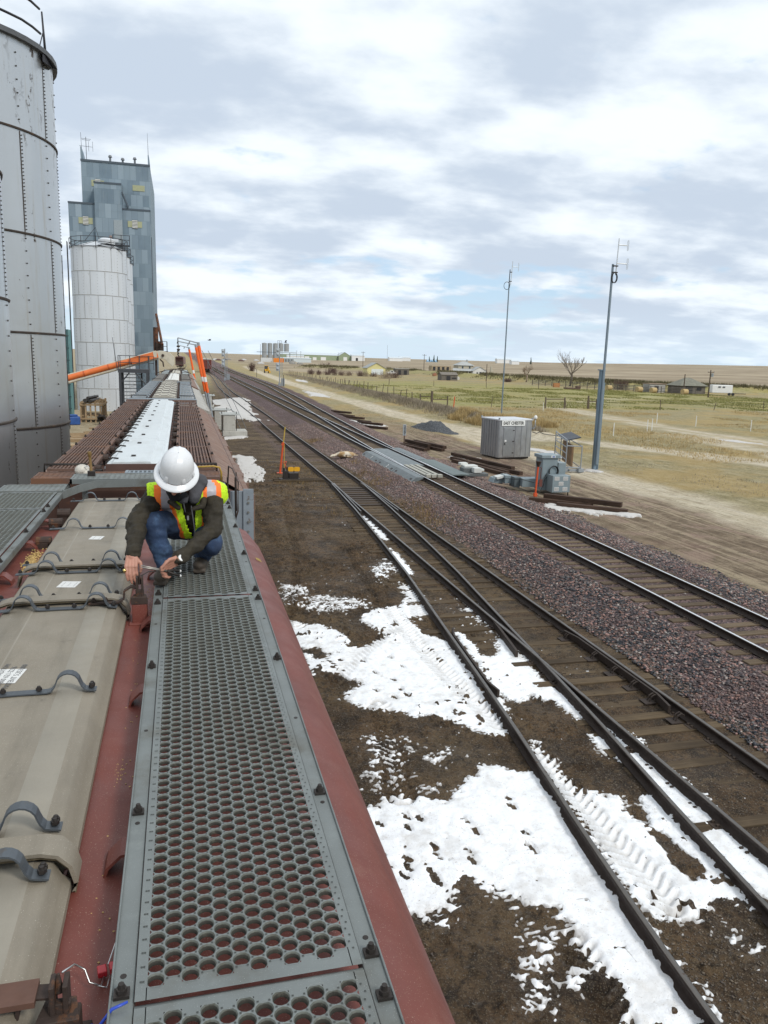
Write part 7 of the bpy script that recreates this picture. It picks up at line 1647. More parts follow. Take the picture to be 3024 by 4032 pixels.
# ---------------------------------------------------------------- standing stock farther off
def far_wheels(t_, x, y, z):
    b = MB()
    for dy in (-.9, .9):
        for s in (-.74, .74): b.cyl((x + s - .07, y + dy, z + .6), (x + s + .07, y + dy, z + .6), .43, n=16)
        b.cyl((x - .8, y + dy, z + .6), (x + .8, y + dy, z + .6), .08, n=8)
    b.box((x, y, z + .75), (2.3, 1.6, .3)); b.build("wheel_truck", M_wheel, t_)
y = 287.0; x = float(xsd(y)); z = gz(x, y)
bx = thing("boxcar", "dark red boxcar with ribbed end standing on the siding", "train car", (x, y, z))
M_bred = mat("dark_red_boxcar", (.125, .032, .024), .65, var=.25, scale=1, spot=(.07, .03, .025), spot_scale=1.5)
b = MB(); b.bb((x - 1.5, y, z + 1.15), (x + 1.5, y + 15, z + 4.45)); b.build("body", M_bred, bx)
b = MB()
for k in range(6): b.bb((x - 1.42, y - .09, z + 1.5 + k * .48), (x + 1.42, y - .003, z + 1.64 + k * .48))
for s in (-1.5, 1.38): b.bb((x + s, y - .12, z + 1.1), (x + s + .12, y - .092, z + 4.5))
b.build("end_rib", mat("red_rib", (.20, .045, .03), .6, var=.2), bx)
b = MB(); b.extrude_y([(x - 1.58, z + 4.452), (x + 1.58, z + 4.452), (x + 1.5, z + 4.7), (x, z + 4.95), (x - 1.5, z + 4.7)], y - .1, y + 15.1); b.build("roof", mat("pale_car_roof", (.48, .47, .42), .7, var=.15, scale=1), bx)
b = MB()
for s in (.15, .62): b.cyl((x + s, y - .16, z + 1.2), (x + s, y - .16, z + 4.4), .03, n=5)
for k in range(8): b.cyl((x + .15, y - .16, z + 1.4 + k * .4), (x + .62, y - .16, z + 1.4 + k * .4), .02, n=4)
b.build("ladder", M_galvp, bx); b = MB(); b.box((x, y - .4, z + .95), (.4, .8, .35)); b.build("coupler", M_wheel, bx)
far_wheels(bx, x, y + 2, z); far_wheels(bx, x, y + 13, z)
x, y = -.6, 322.0; z = gz(x, y) + .75
hp_ = thing("hopper_car", "dark maroon hopper car standing apart beyond the end of the train", "train car", (x, y, z), "grain hopper cars on the loading track")
a5 = R(-3.5); Mr = Matrix.Translation((x, y, z)) @ Matrix.Rotation(a5, 4, 'Z')
b = MB(); b.extrude_y([(-1.5, 2.0), (-1.2, 1.2), (1.2, 1.2), (1.5, 2.0), (1.55, 3.9), (1.3, 4.35), (0, 4.55), (-1.3, 4.35), (-1.55, 3.9)], 1.2, 16); b.bb((-1.5, 0, 1.0), (1.5, 1.19, 1.3)); b.v = [Mr @ Vector(p) for p in b.v]; b.build("body", mat("maroon_hopper", (.095, .035, .032), .6, var=.2, scale=1), hp_)
b = MB()
for k in range(11): b.bb((1.56, 1.6 + k * 1.35, 1.5), (1.66, 1.75 + k * 1.35, 4.0))
b.v = [Mr @ Vector(p) for p in b.v]; b.build("side_post", mat("dusty_rib", (.28, .21, .19), .7), hp_)
b = MB(); b.add([(-1.45, .1, 1.35), (1.45, .1, 1.35), (1.45, 1.15, 2.6), (-1.45, 1.15, 2.6)], [(0, 1, 2, 3)]); b.bb((-1.5, 0, 3.9), (1.5, 1.2, 4.0)); b.cyl((-1.4, .05, 1.2), (-1.4, .05, 4.3), .05, n=5); b.cyl((1.4, .05, 1.2), (1.4, .05, 4.3), .05, n=5); b.v = [Mr @ Vector(p) for p in b.v]; b.build("end_slope", M_iron, hp_)
far_wheels(hp_, x, y + 1.9, z - .1); far_wheels(hp_, x + .8, y + 14, z - .1)
# spur the train stands on, beyond it
def xsp(y): return np.interp(y, [-20, 80, 300, 360, 5000], [-.6, -.5, -.6, 1.6, 20.0])
spt = thing("railway_track", "loading track under the train, seen beyond its last cars", "railway track", (-.5, 100, .02))
zsp = lambda x, y: .012 + rise(np.array([x]), np.array([y]))[0] + .5 * float(sstep(250, 310, np.array([y]))[0])
for s in (-.753, .753): sweep_rail("rail", xsp, s, ysteps(-10, 420), zsp, spt, M_headd, None)
b = MB()
for y in np.arange(82, 330, .6): b.box((float(xsp(y)), y, float(zsp(float(xsp(y)), y)) - .10), (2.6, .23, .17))
o = b.build("ties", M_tieold, spt); o['kind'] = 'stuff'

# ---------------------------------------------------------------- fences
M_post = mat("weathered_fence_post", (.115, .088, .062), .9, var=.35, scale=10)
M_wire = mat("fence_wire", (.20, .19, .18), .6, .5)
def fence(label, pts, pitch, h_, group, wires=3, tilt=.10, r=.065, wood_=None, ends=None):
    t_ = thing("fence", label, "fence", (pts[0][0], pts[0][1], gz(*pts[0])), group)
    P = []; 
    for (a, c) in zip(pts[:-1], pts[1:]):
        L = math.hypot(c[0] - a[0], c[1] - a[1]); k = max(1, int(L / pitch))
        for i in range(k): P.append((a[0] + (c[0] - a[0]) * i / k, a[1] + (c[1] - a[1]) * i / k))
    P.append(pts[-1]); T = []
    for i, (x, y) in enumerate(P):
        z = gz(x, y); hh = h_ * random.uniform(.85, 1.15); tx, ty = random.gauss(0, tilt) * hh, random.gauss(0, tilt) * hh
        b = MB(); rr = r * random.uniform(.8, 1.3); b.cyl((x, y, z - .2), (x + tx, y + ty, z + hh), rr, rr * .85, 7); b.build("post", wood_ or M_post, t_); T.append((x, y, z, tx, ty, hh))
    b = MB()
    for (x, y, z, tx, ty, hh), (x2, y2, z2, tx2, ty2, hh2) in zip(T[:-1], T[1:]):
        for k in range(wires):
            f_ = .35 + .55 * k / max(1, wires - 1); b.cyl((x + tx * f_, y + ty * f_, z + hh * f_), (x2 + tx2 * f_, y2 + ty2 * f_, z2 + hh2 * f_), .009, n=3, caps=False)
    b.build("wire", M_wire, t_); return t_
gF = "wire fences with wooden posts"
fence("leaning wooden post and wire fence along the weedy road bank", [(38.5, 292), (36.6, 240), (35.6, 205), (34.9, 186), (33.6, 163), (32.6, 145), (32.2, 130), (31.5, 116), (31.2, 105)], 3.6, 1.45, gF)
fence("thin wire fence across the near edge of the green field", [(33.5, 103), (42, 102.5), (53.5, 102.3)], 7.5, 1.4, gF, r=.05)
fence("thin wire fence along the green field right of the gate gap", [(57.5, 103), (69, 102.6), (90, 106), (125, 112), (160, 119)], 9, 1.35, gF, r=.05)
fence("sparse wire fence across the middle of the field before the farmhouse", [(40, 196), (62, 190), (88, 184), (112, 178)], 9, 1.5, gF)
fence("faint fence line on the slope above the corral", [(96, 330), (120, 290), (150, 240), (200, 205)], 11, 1.5, gF)
gp = thing("gate_post", "stout dark gate posts with rails at the field corner by the road", "gate", (32.6, 102, 0))
z0 = gz(32.6, 102)
for x, y, r_, h_ in ((31.9, 103.6, .10, 1.6), (33.2, 102.4, .19, 2.1), (35.2, 101.6, .10, 1.5)):
    b = MB(); b.cyl((x, y, z0 - .1), (x, y, z0 + h_), r_, r_ * .9, 8); b.build("post", M_post, gp)
b = MB(); b.cyl((31.9, 103.6, z0 + 1.3), (33.2, 102.4, z0 + 1.35), .06, n=6); b.cyl((33.2, 102.4, z0 + 1.0), (35.2, 101.6, z0 + 1.0), .06, n=6); b.build("rail", M_post, gp)
gp2 = thing("gate_post", "wooden braced gate frame at the two-track lane's left side", "gate", (51, 103, 0)); b = MB(); z0 = gz(52, 103)
for x in (50.4, 53.4): b.cyl((x, 102.8, z0), (x, 102.8, z0 + 1.6), .11, n=7)
b.cyl((50.4, 102.8, z0 + 1.3), (53.4, 102.8, z0 + 1.35), .07, n=6); b.build("frame", M_post, gp2)
gp3 = thing("gate_post", "pair of dark gate posts at the two-track lane's right side", "gate", (57.4, 103, 0)); b = MB()
for x, h_ in ((57.2, 1.9), (58.6, 1.4)): b.cyl((x, 102.9, z0), (x, 102.9, z0 + h_), .13, n=7)
b.cyl((57.2, 102.9, z0 + 1.1), (58.6, 102.9, z0 + 1.1), .06, n=6); b.build("frame", M_post, gp3)
gM = "short white marker stakes in the dry grass"
for i, (x, y) in enumerate(((37.2, 62), (43.5, 66.5), (45.0, 68), (51.5, 77), (54, 73.5), (56.5, 68), (58.5, 62), (62, 57), (66, 52.5), (46.8, 96))):
    b = MB(); b.cyl((x, y, gz(x, y) - .05), (x, y, gz(x, y) + 1.15), .04, n=6); tag(b.build("marker_stake", M_wht), "slim white marker stake in the dry grass, %s" % ["leftmost, nearest the hut", "left one of the close pair", "right one of the close pair", "at the rutted lane's edge, upper", "just right of the near mast, upper", "just right of the near mast, middle", "second from the right in the long line", "rightmost of the long line", "lowest, at the right edge", "far one beside the lane's gate"][i], "marker stake", gM)
b = MB(); b.cyl((35.9, 101, gz(35.9, 101)), (36.0, 101, gz(35.9, 101) + 1.5), .07, n=7); tag(b.build("marker_stake", M_ored), "orange-red stake beside the stout gate post", "marker stake")

# ---------------------------------------------------------------- utility poles
gU = "wooden utility poles"
def upole(label, x, y, h_, arm=2.2):
    t_ = thing("utility_pole", label, "utility pole", (x, y, gz(x, y)), gU); z0 = gz(x, y)
    b = MB(); b.cyl((x, y, z0), (x, y, z0 + h_), .17, .11, 8); b.build("pole", mat("utility_wood", (.085, .062, .045), .9, var=.25, scale=4), t_)
    if arm:
        b = MB(); b.box((x, y - .15, z0 + h_ - .5), (arm, .12, .14), rz=.25); b.build("crossarm", MATS["utility_wood"], t_)
        b = MB()
        for s in (-.9, 0, .9): b.cyl((x + s * arm * .5, y - .15 + .12 * s, z0 + h_ - .43), (x + s * arm * .5, y - .15 + .12 * s, z0 + h_ - .2), .05, n=6)
        b.build("insulator", M_galvp, t_)
upole("utility pole with a transformer standing by the corral shack", 115.2, 153.5, 6.1, 2.0)
b = MB(); b.cyl((115.5, 153.2, gz(115, 153) + 4.6), (115.5, 153.2, gz(115, 153) + 5.4), .25, n=10); tf = b.build("transformer", M_galvp); attach(tf, [o for o in COL.objects if o.name.startswith("utility_pole") and o.type == 'EMPTY'][-1])
upole("utility pole with crossarm right of the yellow garage", 111.5, 358, 8.8)
upole("armless pole between the farmhouse and the bare tree", 101.7, 254, 5.9, 0)
upole("utility pole on the slope left of the yellow garage", 96, 420, 9.5)
upole("tall bare pole by the white container", 62, 640, 14.0, 0)
upole("far utility pole before the long green shed", 118, 800, 10)
upole("far utility pole in front of the grey silos", 128, 900, 11)
upole("farther utility pole left of the green shed's gable", 196, 1000, 10.5)
upole("slender pole alone on the skyline", 300, 1150, 24, 0)
upole("short pole beside the corral shack's roof", 122.5, 173, 4.9, 0)

# ---------------------------------------------------------------- buildings of the plain
def gable(mb, x0, x1, y0, y1, z0, he, hr, along='x', mi_w=0):
    if along == 'y':
        P = [(x0, z0), (x1, z0), (x1, he), ((x0 + x1) / 2, hr), (x0, he)]; mb.extrude_y(P, y0, y1, mi_w)
    else:
        V = [(x0, y0, z0), (x0, y1, z0), (x0, y1, he), (x0, (y0 + y1) / 2, hr), (x0, y0, he)]; V += [(x1, p[1], p[2]) for p in V]
        mb.add(V, [(0, 1, 2, 3, 4), (9, 8, 7, 6, 5)] + [(i, (i + 1) % 5, 5 + (i + 1) % 5, 5 + i) for i in range(5)], mi_w)
def roof(mb, x0, x1, y0, y1, he, hr, along, ov=.35, th=.14):
    if along == 'y':
        m_ = (x0 + x1) / 2; sl = (hr - he) / (m_ - x0)
        for s, xe in ((-1, x0), (1, x1)):
            zo = he - sl * ov; mb.add([(xe + s * ov, y0 - ov, zo), (m_, y0 - ov, hr + .02), (m_, y1 + ov, hr + .02), (xe + s * ov, y1 + ov, zo), (xe + s * ov, y0 - ov, zo + th), (m_, y0 - ov, hr + th), (m_, y1 + ov, hr + th), (xe + s * ov, y1 + ov, zo + th)], [(0, 1, 2, 3), (4, 7, 6, 5), (0, 4, 5, 1), (2, 6, 7, 3), (0, 3, 7, 4), (1, 5, 6, 2)])
    else:
        m_ = (y0 + y1) / 2; sl = (hr - he) / (m_ - y0)
        for s, ye in ((-1, y0), (1, y1)):
            zo = he - sl * ov; mb.add([(x0 - ov, ye + s * ov, zo), (x0 - ov, m_, hr + .02), (x1 + ov, m_, hr + .02), (x1 + ov, ye + s * ov, zo), (x0 - ov, ye + s * ov, zo + th), (x0 - ov, m_, hr + th), (x1 + ov, m_, hr + th), (x1 + ov, ye + s * ov, zo + th)], [(0, 1, 2, 3), (4, 7, 6, 5), (0, 4, 5, 1), (2, 6, 7, 3), (0, 3, 7, 4), (1, 5, 6, 2)])
def rot_about(t_, x, y, a):
    t_.location = (x, y, 0)
    for o in t_.children: pass
    t_.rotation_euler = (0, 0, a)
M_ywall = mat("pale_yellow_siding", (.62, .56, .27), .8, var=.06, scale=1); M_groof = mat("grey_shingles", (.30, .315, .31), .85, var=.12, scale=2); M_wwall = mat("chalk_white_siding", (.60, .59, .55), .8, var=.1, scale=1); M_twall = mat("tan_siding", (.42, .38, .29), .8, var=.1); M_dark = mat("dark_opening", (.02, .02, .022), .6); M_glass = mat("window_glass", (.05, .06, .07), .15); M_greyw = mat("weathered_grey_boards", (.14, .125, .105), .9, var=.3, scale=2, streak=(.07, .06, .05), streak_amt=.6, streak_scale=(5, 5, .3))
# yellow garage: gable to the camera's right
x0, x1, y0, y1 = 73.2, 80.8, 312, 320; z0 = gz(76, 315)
yh = thing("garage", "pale yellow garage with grey roof and white door", "garage", (77, 316, z0))
b = MB(); gable(b, x0, x1, y0, y1, z0 - .2, z0 + 2.7, z0 + 4.7, 'y'); b.build("wall", M_ywall, yh); b = MB(); roof(b, x0, x1, y0, y1, z0 + 2.7, z0 + 4.7, 'y'); b.build("roof", M_groof, yh)
b = MB(); b.bb((x0 + 1.7, y0 - .06, z0), (x1 - .9, y0 - .003, z0 + 2.3)); b.build("door", mat("white_garage_door", (.62, .66, .66), .6), yh)
# small pickup and sheds beside it
pk = thing("pickup_truck", "white pickup truck parked beside the yellow garage", "pickup truck", (83.8, 314, gz(84, 314))); z = gz(84, 314)
b = MB(); V = [(-2.6, .5), (2.6, .5), (2.6, 1.05), (1.3, 1.12), (.75, 1.75), (-.7, 1.78), (-.9, 1.12), (-2.6, 1.1)]; n = 8; b.add([(84 + p[0] * .75, 313.1, z + p[1]) for p in V] + [(84 + p[0] * .75, 314.9, z + p[1]) for p in V], [tuple(range(n)), tuple(range(2 * n - 1, n - 1, -1))] + [(i, (i + 1) % n, n + (i + 1) % n, n + i) for i in range(n)]); b.build("body", M_wht, pk, bevel=.08)
b = MB(); b.bb((83.55, 313.06, z + 1.18), (84.45, 313.095, z + 1.66)); b.build("window", M_glass, pk)
for dx in (-1.2, 1.25):
    for yy in (313.0, 314.8): b = MB(); b.cyl((84 + dx, yy, z + .38), (84 + dx, yy + .25, z + .38), .38, n=14); b.build("wheel", M_cable, pk)
b = MB(); b.bb((86.5, 317, z - .1), (92.3, 321, z + 2.6)); sd = b.build("wall", M_greyw); sh_ = thing("shed", "dark grey weathered shed right of the pickup", "shed", (89, 318, z)); attach(sd, sh_); b = MB(); b.bb((86.3, 316.8, z + 2.603), (92.5, 321.2, z + 2.8)); b.build("roof", mat("pale_shed_roof", (.42, .40, .36), .8), sh_); b = MB(); b.bb((87.6, 316.95, z), (88.8, 316.99, z + 2)); b.bb((90, 316.95, z), (91.4, 316.99, z + 2)); b.build("door", M_dark, sh_)
z = gz(100, 330); s2 = thing("shed", "small tan ruined shed right of the tall crossarm pole", "shed", (108, 335, z)); b = MB(); b.bb((107, 332, z), (116, 336, z + 2.2)); b.build("wall", mat("tan_boards", (.33, .26, .17), .9, var=.3, scale=1.5), s2); b = MB()
for k in range(4): b.bb((107.6 + k * 2.1, 331.9, z + .2), (108.7 + k * 2.1, 331.98, z + 1.8))
b.build("opening", M_dark, s2)
for i, (x, y, w, c_) in enumerate(((92.5, 268, 1.2, (.12, .10, .09)), (98, 300, 1.5, (.30, .14, .08)), (95, 266, 2.2, (.5, .5, .48)))):
    z = gz(x, y); b = MB(); b.box((x, y, z + .45), (w, 1.2, .9)); b.box((x + .2, y, z + 1.05), (w * .5, .8, .3)); tag(b.build("junk_pile", mat("junk_%s" % ["dark", "rusty", "white"][i], c_, .8, var=.3), bevel=.05), ["dark junk box on the bare farmyard", "rusty junk box on the bare farmyard", "white sheet-covered junk on the bare farmyard"][i], "junk")
# weathered small barn
z = gz(88, 256); sb = thing("shed", "black-brown collapsing plank shed in front of the farmhouse", "shed", (89, 257, z)); b = MB(); gable(b, 85.9, 91.6, 255, 259.5, z - .1, z + 1.9, z + 2.7, 'x'); b.build("wall", M_greyw, sb); b = MB(); b.bb((87.6, 254.93, z), (89.0, 254.995, z + 1.5)); b.bb((89.6, 254.9, z + .6), (91.2, 254.99, z + 1.0)); b.build("door", M_dark, sb); b = MB(); roof(b, 85.9, 91.6, 255, 259.5, z + 1.9, z + 2.7, 'x', .2, .1); b.build("roof", mat("brown_grey_roof", (.17, .15, .125), .9, var=.3, scale=2), sb)
# two-storey farmhouse
z = gz(113, 306); fh = thing("farmhouse", "tan two-storey farmhouse with grey hip roof, porch and white lean-to", "house", (114, 308, z))
b = MB(); b.bb((110.8, 308, z), (117.3, 314, z + 4.4)); b.build("wall", M_twall, fh)
b = MB(); cx, cy = 114.05, 311; b.add([(110.3, 307.5, z + 4.35), (117.8, 307.5, z + 4.35), (117.8, 314.5, z + 4.35), (110.3, 314.5, z + 4.35), (cx - .8, cy, z + 6.0), (cx + .8, cy, z + 6.0)], [(0, 1, 5, 4), (1, 2, 5), (2, 3, 4, 5), (3, 0, 4), (3, 2, 1, 0)]); b.bb((115.2, 310.6, z + 5.4), (115.8, 311.2, z + 6.7)); b.build("roof", mat("pale_grey_roof", (.36, .37, .36), .85, var=.15, scale=1), fh)
b = MB(); b.add([(107.2, 304.4, z + 2.1), (116.5, 304.4, z + 2.1), (117.0, 308.2, z + 3.0), (108.5, 308.2, z + 3.0), (107.2, 304.4, z + 2.25), (116.5, 304.4, z + 2.25), (117.0, 308.2, z + 3.15), (108.5, 308.2, z + 3.15)], [(0, 3, 2, 1), (4, 5, 6, 7), (0, 1, 5, 4), (1, 2, 6, 5), (3, 0, 4, 7), (2, 3, 7, 6)]); b.build("porch_roof", MATS["pale_grey_roof"], fh)
for x in (107.4, 109.6, 111.8, 114): b = MB(); b.cyl((x, 304.6, z), (x, 304.6, z + 2.15), .09, n=6); b.build("porch_post", M_wwall, fh)
b = MB(); gable(b, 115.5, 121.3, 303.2, 308, z, z + 2.3, z + 3.9, 'y'); b.build("lean_to", M_wwall, fh); b = MB(); roof(b, 115.5, 121.3, 303.2, 308, z + 2.3, z + 3.9, 'y', .25); b.build("lean_to_roof", MATS["pale_grey_roof"], fh)
for (x, zz, yy, w) in ((112.3, 3.6, 308, .7), (115.4, 3.6, 308, .7), (117.0, 1.3, 303.2, .7), (119.6, 1.3, 303.2, .7)):
    b = MB(); b.bb((x, yy - .05, z + zz - .55), (x + w, yy - .004, z + zz + .45)); b.build("window", M_glass, fh)
b = MB(); b.bb((109.3, 307.94, z), (110.3, 307.995, z + 2)); b.bb((118.3, 303.13, z), (119.1, 303.195, z + 1.9)); b.build("door", M_dark, fh)
b = MB(); b.bb((124.3, 306, z), (125.2, 306.9, z + 3.9)); b.bb((124.55, 306.2, z + 3.9), (124.95, 306.7, z + 4.3)); b.build("stone_chimney", M_twall, fh)
# corral shack, corral and horse trailer
z = gz(126, 176); ck = thing("shed", "grey corral shack with mossy pyramid roof beside the horse trailer", "shed", (126, 177, z))
b = MB(); b.bb((122.7, 174.6, z), (130.0, 180, z + 2.2)); b.build("wall", M_greyw, ck); b = MB(); b.add([(122.2, 174.1, z + 2.0), (130.6, 174.1, z + 2.0), (130.6, 180.5, z + 2.0), (122.2, 180.5, z + 2.0), (125.6, 177.3, z + 4.0), (127.2, 177.3, z + 4.0)], [(0, 1, 5, 4), (1, 2, 5), (2, 3, 4, 5), (3, 0, 4), (3, 2, 1, 0)]); b.build("roof", mat("mossy_roof", (.17, .165, .13), .9, var=.3, scale=1.5), ck); b = MB(); b.bb((124.2, 174.5, z), (126.2, 174.59, z + 1.8)); b.bb((127.4, 174.5, z + .9), (128.8, 174.59, z + 1.6)); b.build("door", M_dark, ck)
z = gz(118, 178); ws = thing("shed", "small pale concrete shed left of the corral shack", "shed", (118.6, 181, z)); b = MB(); b.bb((117, 179.5, z), (121.6, 182.5, z + 2.1)); b.build("wall", mat("pale_concrete", (.42, .41, .38), .85, var=.15), ws); b = MB(); b.bb((116.8, 179.3, z + 2.103), (121.8, 182.7, z + 2.3)); b.build("roof", mat("rust_fringe_roof", (.26, .19, .13), .85, var=.2), ws); b = MB(); b.bb((118.4, 179.43, z), (119.6, 179.495, z + 1.7)); b.build("door", M_dark, ws)
tr_ = thing("horse_trailer", "white horse trailer with small windows parked right of the shack", "trailer", (129.5, 168.5, gz(129, 168))); z = gz(129, 168)
b = MB(); b.box((130.0, 168.6, z + 1.55), (5.0, 2.0, 2.0), rz=-.3); b.build("body", M_wht, tr_, bevel=.15); b = MB()
for k in (-.6, .2): b.box((130.0 + k * 1.3 * math.cos(-.3) - .3, 167.56 - k * 1.3 * math.sin(.3), z + 2.05), (.6, .03, .3), rz=-.3)
b.build("window", M_glass, tr_); b = MB()
for k in (.1, 1.0): b.cyl((131.3 + k, 167.1 - .25 * k, z + .35), (131.4 + k, 167.4 - .25 * k, z + .35), .35, n=12)
b.build("wheel", M_cable, tr_); b = MB(); b.box((134.0, 167.2, z + .5), (3.4, 1.2, .12), rz=-.3); b.cyl((127.2, 169.4, z + .5), (126, 169.8, z + .5), .08, n=6); b.build("hitch_deck", M_iron, tr_)
cz = thing("corral", "weathered rail corral running left of the grey shack", "corral", (112, 196, 0)); pts = [(104, 222), (108, 208), (113, 192), (117, 179), (121, 171), (127, 169.5)]
P = []
for (a, c) in zip(pts[:-1], pts[1:]):
    k = max(1, int(math.hypot(c[0] - a[0], c[1] - a[1]) / 2.6)); P += [(a[0] + (c[0] - a[0]) * i / k, a[1] + (c[1] - a[1]) * i / k) for i in range(k)]
for x, y in P: b = MB(); b.cyl((x, y, gz(x, y) - .1), (x, y, gz(x, y) + 1.7), .12, n=6); b.build("post", M_greyw, cz)
for k in range(4):
    b = MB()
    for (x, y), (x2, y2) in zip(P[:-1], P[1:]): b.cyl((x, y, gz(x, y) + .4 + k * .38), (x2, y2, gz(x2, y2) + .4 + k * .38 + random.uniform(-.06, .06)), .07, n=5)
    b.build("rail", M_greyw, cz)
gH = "round tan hay bales and panels by the corral"
for i, (x, y) in enumerate(((111, 190), (114.5, 181), (116, 177), (120.3, 170.2))):
    b = MB(); b.cyl((x - .7, y - .9, gz(x, y) + .65), (x + .7, y - .7, gz(x, y) + .65), .68, n=16); tag(b.build("hay_bale", mat("hay", (.42, .31, .15), .9, var=.3, scale=4), smooth='auto'), ["round tan hay bale at the left end of the corral row", "round tan hay bale in the middle of the corral row", "third round tan hay bale from the left along the corral", "round tan hay bale nearest the grey shack"][i], "hay bale", gH)
b = MB(); z = gz(100, 190); b.box((99.5, 188, z + .35), (4.2, 1.6, .35), rz=.1); b.box((101.2, 188, z + .7), (1.0, 1.1, .5)); b.cyl((101, 187.3, z + .35), (101, 187.6, z + .35), .4, n=10); tag(b.build("farm_implement", mat("rusty_implement", (.09, .05, .035), .8, var=.4, scale=2)), "dark rusty farm implement lying in the green field", "farm implement")
b = MB(); z = gz(103, 205); b.box((103.5, 205, z + .6), (1.8, .8, 1.2)); tag(b.build("rusty_tank", mat("orange_rust", (.36, .16, .06), .8, var=.3)), "orange rusty box at the corral's far end", "rusty box")
# far town
M_green = mat("sage_green_metal", (.26, .31, .20), .7, var=.08, scale=.2); M_ltroof = mat("pale_blue_roof", (.52, .57, .60), .6, var=.06)
def bld(name, label, cat, x0, x1, y, d, h_, wall, roof_m, rh=.15, doors=(), gable_y=False, z=None):
    z = gz((x0 + x1) / 2, y) - .3 if z is None else z; t_ = thing(name, label, cat, ((x0 + x1) / 2, y, z))
    if gable_y:
        b = MB(); gable(b, x0, x1, y, y + d, z, z + h_, z + h_ + rh, 'y'); b.build("wall", wall, t_); b = MB(); roof(b, x0, x1, y, y + d, z + h_, z + h_ + rh, 'y', .4, .2); b.build("roof", roof_m, t_)
    else:
        b = MB(); gable(b, x0, x1, y, y + d, z, z + h_, z + h_ + rh, 'x'); b.build("wall", wall, t_); b = MB(); roof(b, x0, x1, y, y + d, z + h_, z + h_ + rh, 'x', .3, .2); b.build("roof", roof_m, t_)
    for k, (u, w, hh, m_) in enumerate(doors): b = MB(); b.bb((x0 + (x1 - x0) * u, y - .12, z + .2), (x0 + (x1 - x0) * u + w, y - .01, z + hh)); b.build("door", m_, t_)
    return t_
bld("storage_shed", "long sage-green metal shed with pale blue roof on the plain", "shed", 128, 205, 1050, 24, 7.0, M_green, M_ltroof, 3.0, [(.42, 6, 5, M_wht), (.56, 5, 4, M_wht), (.70, 7, 4.5, M_wht), (.22, 3, 2.5, M_dark)])
bld("storage_shed", "sage-green gabled metal building with white gable at the long shed's right end", "shed", 205.5, 222, 1046, 26, 6.5, M_green, M_ltroof, 5.0, [(.4, 5, 5, M_wht)], True)
bld("white_building", "white low building right of the green gable", "building", 222.5, 240, 1040, 14, 7, M_wht, M_ltroof, 1.5, [(.3, 3, 4, M_dark)])
bld("white_building", "white office with dark windows before the green shed's left half", "building", 133, 155, 1020, 10, 5, M_wht, M_ltroof, 1.0, [(.1, 2, 3, M_dark), (.3, 2, 3, M_dark), (.6, 2, 3, M_dark)])
bld("storage_unit", "low pale storage-unit building with a row of dark striped doors", "shed", 84.5, 111, 690, 9, 3.6, mat("pale_blue_metal", (.52, .57, .58), .6, var=.05), M_ltroof, .5, [(.03 + .05 * k, .75, 3.0, M_dark) for k in range(8)])
for nm, lb, cc, x0, x1, y in (("shipping_container", "bright orange shipping container on the plain", (.72, .22, .02), 72.6, 80.6, 640), ("shipping_container", "white shipping container left of the orange one", (.58, .60, .60), 62.6, 72.0, 645)):
    z = gz(x0, y); t_ = thing(nm, lb, "container", (x0, y, z)); b = MB(); b.bb((x0, y, z), (x1, y + 2.6, z + 3.3)); b.build("body", mat("container_%s" % lb.split()[0 if 'white' in lb else 1], cc, .6, var=.08), t_)
    b = MB()
    for k in range(14): b.bb((x0 + .3 + k * (x1 - x0 - .6) / 13.5, y - .06, z + .2), (x0 + .5 + k * (x1 - x0 - .6) / 13.5, y - .003, z + 3.1))
    b.build("corrugation", MATS["container_%s" % lb.split()[0 if 'white' in lb else 1]], t_)
sl = thing("silo_group", "cluster of tall grey concrete silos with a headhouse on the skyline", "silos", (130, 1180, gz(130, 1180))); z = gz(130, 1180) - .5
for k in range(5):
    b = MB(); b.lathe([(3.6, 0), (3.6, 21.5), (.1, 22.3)], (120 + k * 8.2, 1180, z), 28); b.build("silo", mat("grey_silo", (.30, .315, .32), .75, var=.12, scale=.3, streak=(.22, .23, .23), streak_amt=.5, streak_scale=(.5, .5, .05)), sl, smooth='auto')
b = MB(); b.bb((139, 1179, z + 22), (146, 1183, z + 22.6)); b.bb((140, 1179, z + 25.5), (145.5, 1183, z + 26))
for x in (139.5, 142.5, 145.5): b.cyl((x, 1180, z + 22), (x, 1180, z + 26), .25, n=5)
b.build("headhouse", M_galvp, sl)
b = MB(); b.bb((83, 900, gz(90, 900) + 8.2), (128, 901, gz(90, 900) + 8.7)); b.bb((120, 900, gz(90, 900)), (120.6, 900.6, gz(90, 900) + 8.2)); tag(b.build("conveyor_beam", M_trim), "long dark overhead conveyor beam left of the silos", "conveyor")
bh = thing("backhoe", "yellow backhoe parked by the road", "backhoe", (31.8, 305, gz(31.8, 305))); z = gz(31.8, 305)
M_bhy = mat("machine_yellow", (.62, .34, .02), .5, var=.1)
b = MB(); b.box((31.8, 305, z + 1.1), (1.5, 3.2, .8)); b.box((31.8, 305.2, z + 2.75), (1.5, 1.7, .14)); b.build("body", M_bhy, bh, bevel=.08); b = MB(); b.box((31.8, 305.2, z + 2.1), (1.3, 1.5, 1.15)); b.build("cab", M_glass, bh)
b = MB(); b.tube([(31.9, 303.3, z + 1.2), (32.2, 302.6, z + 2.3), (32.7, 301.9, z + .9)], .14, 6); b.box((32.7, 301.7, z + .5), (.6, .5, .6)); b.build("boom", M_bhy, bh)
for s in (-.75, .75): b = MB(); b.cyl((31.8 + s - .2, 304.2, z + .7), (31.8 + s + .2, 304.2, z + .7), .7, n=14); b.build("wheel", M_cable, bh)
